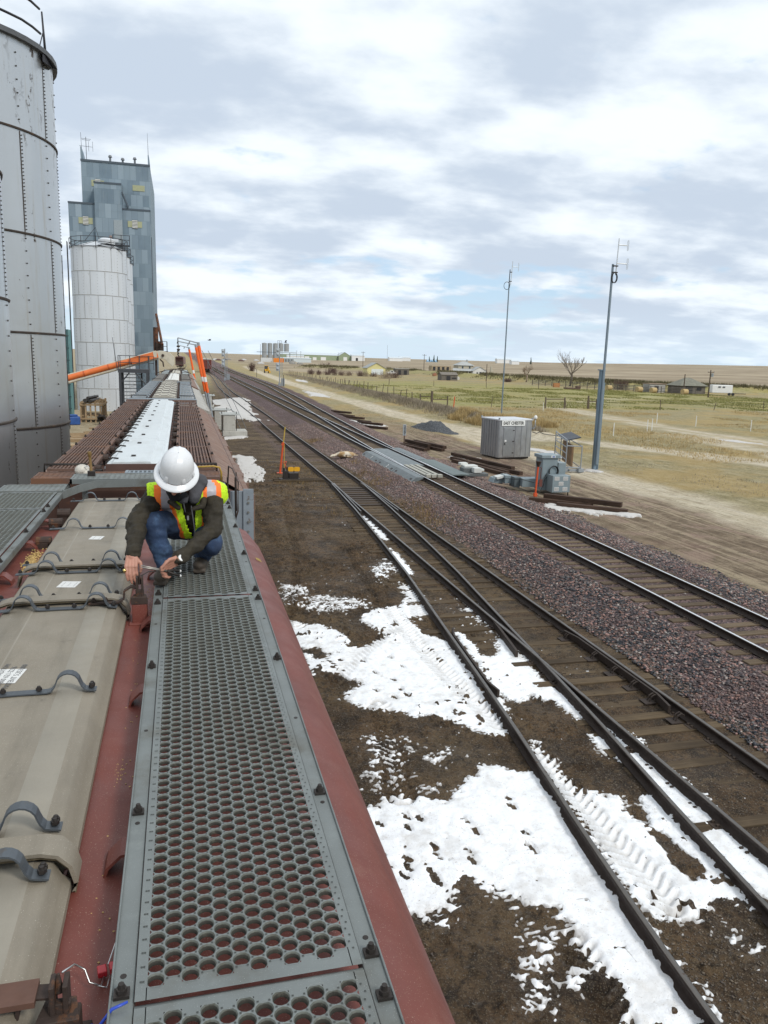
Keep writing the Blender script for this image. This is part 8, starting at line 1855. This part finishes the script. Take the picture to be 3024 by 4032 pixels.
for i, (x0, x1, y, h_, lb) in enumerate(((225, 245, 1350, 6, "pale farm buildings far on the skyline, left of the mast"), (330, 352, 1250, 5, "white farm shed far off on the right skyline"), (560, 590, 1350, 7, "white barn on the far right hillside"), (480, 492, 1100, 5, "small white shed on the far right slope"))):
    bld("farm_building", lb, "farm building", x0 + (150 if i == 0 else 0), x1 + (150 if i == 0 else 0), y, 10, h_, M_wht, M_ltroof, 2)
b = MB(); b.cyl((400, 1270, gz(400, 1270)), (418, 1270, gz(400, 1270)), 3.6, n=16); 
tag(b.build("storage_tank", mat("sky_blue_tank", (.28, .45, .62), .5), smooth='auto'), "pale blue storage tank on the skyline beside the farther mast", "tank")
gY = "cars and junk on the far left plain"
for i in range(14):
    x, y = 22 + 5.5 * i + random.uniform(-3, 3), 560 + random.uniform(-60, 160); z = gz(x, y); c_ = random.choice([(.5, .5, .5), (.05, .05, .06), (.10, .05, .04), (.25, .24, .22)])
    b = MB(); b.box((x, y, z + .6), (4.2, 1.9, .8), rz=.2); b.box((x - .2, y, z + 1.2), (2.2, 1.7, .6), rz=.2); tag(b.build("derelict_car", mat("car_shade_%s" % ["pale", "black", "brown", "dun"][[.5, .05, .10, .25].index(c_[0])], c_, .5), bevel=.2), "%s derelict vehicle, %s from the left in the scattered yard on the plain" % (["pale grey", "black", "dark brown", "dun"][[.5, .05, .10, .25].index(c_[0])], ORD[i]), "car", gY)
# ---------------------------------------------------------------- trees, shrubs and dry weeds
M_twigb = mat("pale_grey_bark", (.19, .16, .13), .9, var=.2)
M_bark = mat("grey_bark", (.095, .078, .062), .9, var=.3, scale=3)
def branchy(mb, p, d, L, r, depth, spread, n_child=(2, 3), shrink=.74, up=.12):
    q = p + d * L; mid = p + d * L * .5 + Vector((random.uniform(-1, 1), random.uniform(-1, 1), random.uniform(-.5, .5))) * L * .07
    mb.tube([p, mid, q], [r, r * .85, r * .7], 5 if depth > 2 else 3)
    if depth == 0: return
    for _ in range(random.randint(*n_child)):
        a = Vector((random.gauss(0, 1), random.gauss(0, 1), random.gauss(0, .7))).normalized(); nd_ = (d + a * spread + Vector((0, 0, up))).normalized()
        branchy(mb, q if random.random() > .3 else mid, nd_, L * shrink * random.uniform(.8, 1.2), r * .62, depth - 1, spread, n_child, shrink, up)
def tree(name, label, x, y, h_, r, depth, spread, group=None, bark=M_bark, tw=None, up=.16):
    t_ = thing(name, label, "tree", (x, y, gz(x, y)), group); z = gz(x, y); b = MB(); p = Vector((x, y, z - .2)); tp = Vector((x + .04 * h_, y, z + h_ * .36)); b.tube([p, p.lerp(tp, .5) + Vector((.02 * h_, 0, 0)), tp], [r, r * .8, r * .7], 8); b.build("trunk", bark, t_, smooth=True)
    b = MB()
    for k in range(5):
        a = random.uniform(0, 6.28); d = Vector((math.cos(a) * .7, math.sin(a) * .7, random.uniform(.5, 1.0))).normalized(); branchy(b, p.lerp(tp, random.uniform(.8, 1.0)), d, h_ * .19, r * .5, depth, spread, (2, 3), .76, up)
    b.build("crown", tw or bark, t_); return t_
tree("bare_tree", "tall bare leafless cottonwood with a crooked trunk beside the field", 113.5, 216, 11.0, .36, 5, .50, tw=M_twigb, up=.28)
M_twig = mat("pale_twigs", (.27, .21, .15), .9, var=.25, scale=3); M_twigd = mat("dark_red_twigs", (.105, .062, .052), .9, var=.3, scale=3)
tree("bare_tree", "short pale bare tree right of the farmhouse", 112.0, 244, 6.6, .3, 5, .85, None, M_twig)
tree("bare_tree", "pale bare tree at the far right by the fence", 150, 150, 5.2, .22, 5, .85, None, M_twig)
def shrub(label, x, y, w, h_, m_, n=130, group="leafless shrubs on the plain"):
    z = gz(x, y); b = MB()
    for _ in range(n):
        a = random.uniform(0, 6.28); e = abs(random.gauss(0, .5)); p = Vector((x + random.gauss(0, .22) * w, y + random.gauss(0, .2) * w, z - .1)); d = Vector((math.cos(a) * e, math.sin(a) * e, 1)).normalized(); L = h_ * random.uniform(.4, .95)
        q = p + d * L; b.tube([p, p.lerp(q, .6), q], [.03, .024, .01], 3)
        for _ in range(4):
            k = p.lerp(q, random.uniform(.4, .95)); b.tube([k, k + Vector((random.gauss(0, .3), random.gauss(0, .3), random.uniform(.1, .5))) * h_ * .35], [.018, .008], 3)
    tag(b.build("shrub", m_), label, "shrub", group)
for x, y, w, h_, m_, lb in ((62, 330, 5, 3.2, M_twigd, "dark leafless shrub above the fence line, left of the garage"), (72.5, 405, 7, 4.2, M_twigd, "dark round shrub on the slope upper left of the yellow garage"), (68, 262, 6.5, 3.2, M_twig, "big pale leafless shrub in front of the yellow garage"), (74, 272, 4.5, 2.8, M_twigd, "dark shrub just right of the big pale one"), (118, 195, 5, 3.6, M_twigd, "purple-dark leafless shrub on the bank above the corral"), (28.5, 330, 2.5, 4.6, M_twigd, "narrow dark shrub by the road on the left plain"), (108, 250, 3, 1.8, M_twigd, "low dark shrub beside the short pale tree"), (160, 170, 6, 2.2, M_twig, "low tan shrub bank at the far right")):
    shrub(lb, x, y, w, h_, m_)
for k in range(16):
    shrub("low leafless shrub, %s from the left in the row behind the weedy road fence" % ORD[k], 47 + 1.5 * k + random.uniform(-.6, .6), 300 - 1.2 * k + random.uniform(-4, 4), 2.6, random.uniform(1.5, 2.8), random.choice([M_twigd, M_twigd, M_twig]), 50, "row of low shrubs behind the road fence")
M_con = mat("dark_conifer", (.02, .035, .018), .9, var=.3)
for k, (x, y, h_) in enumerate(((402, 1262, 9), (410, 1262, 12), (416, 1262, 10), (520, 1120, 11))):
    t_ = thing("conifer", ["small dark conifer left in the trio on the skyline", "tallest dark conifer of the trio on the skyline", "right-hand dark conifer of the trio on the skyline", "lone dark conifer on the far right slope"][k], "tree", (x, y, gz(x, y)), "dark conifers on the skyline"); b = MB()
    b.cyl((x, y, gz(x, y)), (x, y, gz(x, y) + 1.5), .25, n=6); b.build("trunk", M_bark, t_); b = MB()
    for j in range(6): z = gz(x, y) + 1 + j * h_ * .15; b.lathe([(h_ * .20 * (1 - j * .14) * random.uniform(.8, 1.2), 0), (h_ * .07 * (1 - j * .13), h_ * .14), (.02, h_ * .22)], (x + random.uniform(-.2, .2), y, z), 9)
    b.build("crown", M_con, t_)
def weeds(name, label, XY, h_lo, h_hi, mats, blades=7, w=.03, spread=.16, kindlab="dry grass"):
    n = len(XY); k = blades; base = np.repeat(XY, k, 0); m_ = len(base)
    px_ = base[:, 0] + RNG.normal(0, spread, m_); py_ = base[:, 1] + RNG.normal(0, spread, m_); pz_ = height(px_, py_) - .02; a = RNG.uniform(0, 6.28, m_); L = RNG.uniform(h_lo, h_hi, m_); lean = RNG.uniform(.05, .7, m_) * L
    tx, ty = px_ + np.cos(a) * lean, py_ + np.sin(a) * lean; wx, wy = -np.sin(a) * w, np.cos(a) * w
    V = np.stack([np.stack([px_ - wx, py_ - wy, pz_], -1), np.stack([px_ + wx, py_ + wy, pz_], -1), np.stack([tx, ty, pz_ + L], -1)], 1).reshape(-1, 3)
    o = np_mesh(name, V, np.arange(3 * m_).reshape(-1, 3), mats); tag(o, label, kindlab, kind='stuff'); return o
def gmat(name, c1, c2):
    m = bpy.data.materials.new(name); t = NT(m); c = t.mix(t.geo.outputs['Random Per Island'], c1, c2); c = t.mix(t.math('MULTIPLY', t.ramp(t.noise(.3, 3, .5), .4, .6), .35), c, tuple(x * .6 for x in c1)); t.fin(c, .9, 0, None, .1); return m
G1 = gmat("grey_weeds", (.22, .185, .135), (.40, .345, .26)); G2 = gmat("golden_grass", (.36, .26, .115), (.54, .41, .21)); G3 = gmat("rail_weeds", (.16, .11, .055), (.33, .23, .11)); G4 = gmat("field_tufts", (.15, .165, .045), (.34, .31, .13))
ys = RNG.uniform(48, 300, 9000) ; ys = 46 + (ys - 46) * RNG.uniform(.25, 1, 9000); xs = 31.0 + .03 * (ys - 100) + RNG.normal(0, .75, 9000)
weeds("weeds", "grey tumbleweed growth on the bank between road and fence", np.stack([xs, ys], -1)[ys > 62], .15, .55, [G1], 6, .028, .22)
q = np.stack([RNG.uniform(28, 36, 5000), RNG.uniform(70, 84, 5000)], -1); q = q[(fbm(q[:, 0] * .4, q[:, 1] * .3, 3, 3) > .42) & (np.abs(q[:, 1] - 76) + np.abs(q[:, 0] - 32.5) < 9)]
weeds("dry_grass", "golden dry grass stand behind the gravel heap", q, .3, .8, [G2], 7, .022, .15)
q = np.stack([RNG.uniform(34, 100, 26000), RNG.uniform(44, 101, 26000)], -1); dT_, _, _ = line_dist(RUTS, q[:, 0], q[:, 1]); q = q[(fbm(q[:, 0] * .10, q[:, 1] * .12, 13, 4) > .5) & (dT_ > 2.2)]
weeds("dry_grass", "patchy dry golden grass over the near pasture", q, .06, .24, [G2], 5, .02, .3)
q = np.stack([RNG.uniform(34, 130, 26000), RNG.uniform(103, 190, 26000)], -1); q = q[(fbm(q[:, 0] * .2, q[:, 1] * .12, 23, 4) > .5)]
weeds("field_grass", "green and tan grass tufts over the fenced field", q, .08, .26, [G4], 4, .06, .35)
q = np.stack([8.95 + np.abs(RNG.normal(.4, .3, 1000)), RNG.uniform(26, 58, 1000)], -1); q = q[(fbm(q[:, 0] * 1.2, q[:, 1] * .35, 33, 3) > .48)]
weeds("weeds", "dry brown weeds between the siding and the ballast", q, .05, .22, [G3], 8, .009, .14)
q = np.stack([RNG.uniform(4.5, 6.9, 420), RNG.uniform(29, 46, 420)], -1); q = q[fbm(q[:, 0], q[:, 1] * .5, 43, 3) > .5]
weeds("weeds", "short dry weeds left of the siding near the switch stand", q, .06, .2, [G3], 6, .010, .10)
q = np.stack([RNG.uniform(17.5, 31, 4500), RNG.uniform(26, 100, 4500)], -1); dR_, _, _ = line_dist(ROAD, q[:, 0], q[:, 1]); q = q[(dR_ > 2.4) & (fbm(q[:, 0] * .4, q[:, 1] * .3, 47, 3) > .54)]
weeds("weeds", "sparse straw weeds beside the dirt road", q, .04, .15, [G1], 5, .014, .15)
d_, _, _ = line_dist(RIDGE, GX[:1], GY[:1])
RX = np.array(RIDGE); tt = RNG.uniform(0, len(RX) - 1.001, 5200); i_ = tt.astype(int); fr = tt - i_; q = RX[i_] * (1 - fr)[:, None] + RX[i_ + 1] * fr[:, None] + RNG.normal(0, 2.6, (5200, 2)); q = q[fbm(q[:, 0] * .1, q[:, 1] * .1, 53, 3) > .46]
weeds("brush", "low brush along the green bank behind the farmyard", q, .3, 1.1, [gmat("bank_brush", (.10, .085, .05), (.21, .19, .10))], 6, .09, .5, "brush")
# ---------------------------------------------------------------- birds
gB = "dark birds in flight"
for lb, x, y, z, s, a in (("dark bird gliding above the tracks, left of the silos", 4.17, 120, 8.25, .75, .3), ("dark bird with raised wings just right of the silos' top", 15.4, 120, 8.30, .6, 1.1)):
    t_ = thing("bird", lb, "bird", (x, y, z), gB); b = MB(); b.ell((x, y, z), (.30 * s, .10 * s, .09 * s), 10, 6); b.ell((x - .3 * s, y, z + .02), (.08 * s, .07 * s, .07 * s), 8, 5); b.add([(x + .22 * s, y - .03, z), (x + .22 * s, y + .03, z), (x + .48 * s, y + .08, z + .01), (x + .48 * s, y - .08, z + .01)], [(0, 1, 2, 3)]); b.build("body", M_black, t_, True)
    b = MB()
    for sg in (-1, 1):
        w1 = Vector((.08 * math.cos(a), sg * .45 * math.cos(a), .45 * math.sin(a))) * s; w2 = Vector((.32, sg * 1.0 * math.cos(a * .7), .55 * math.sin(a * 1.2))) * s; O = Vector((x, y, z + .03))
        b.add([O + Vector((-.14 * s, 0, 0)), O + w1 + Vector((-.16 * s, 0, 0)), O + w2, O + w1 + Vector((.16 * s, 0, 0)), O + Vector((.16 * s, 0, 0))], [(0, 1, 3, 4), (1, 2, 3)])
    o = b.build("wing", M_black, t_); sol = o.modifiers.new("t", 'SOLIDIFY'); sol.thickness = .02
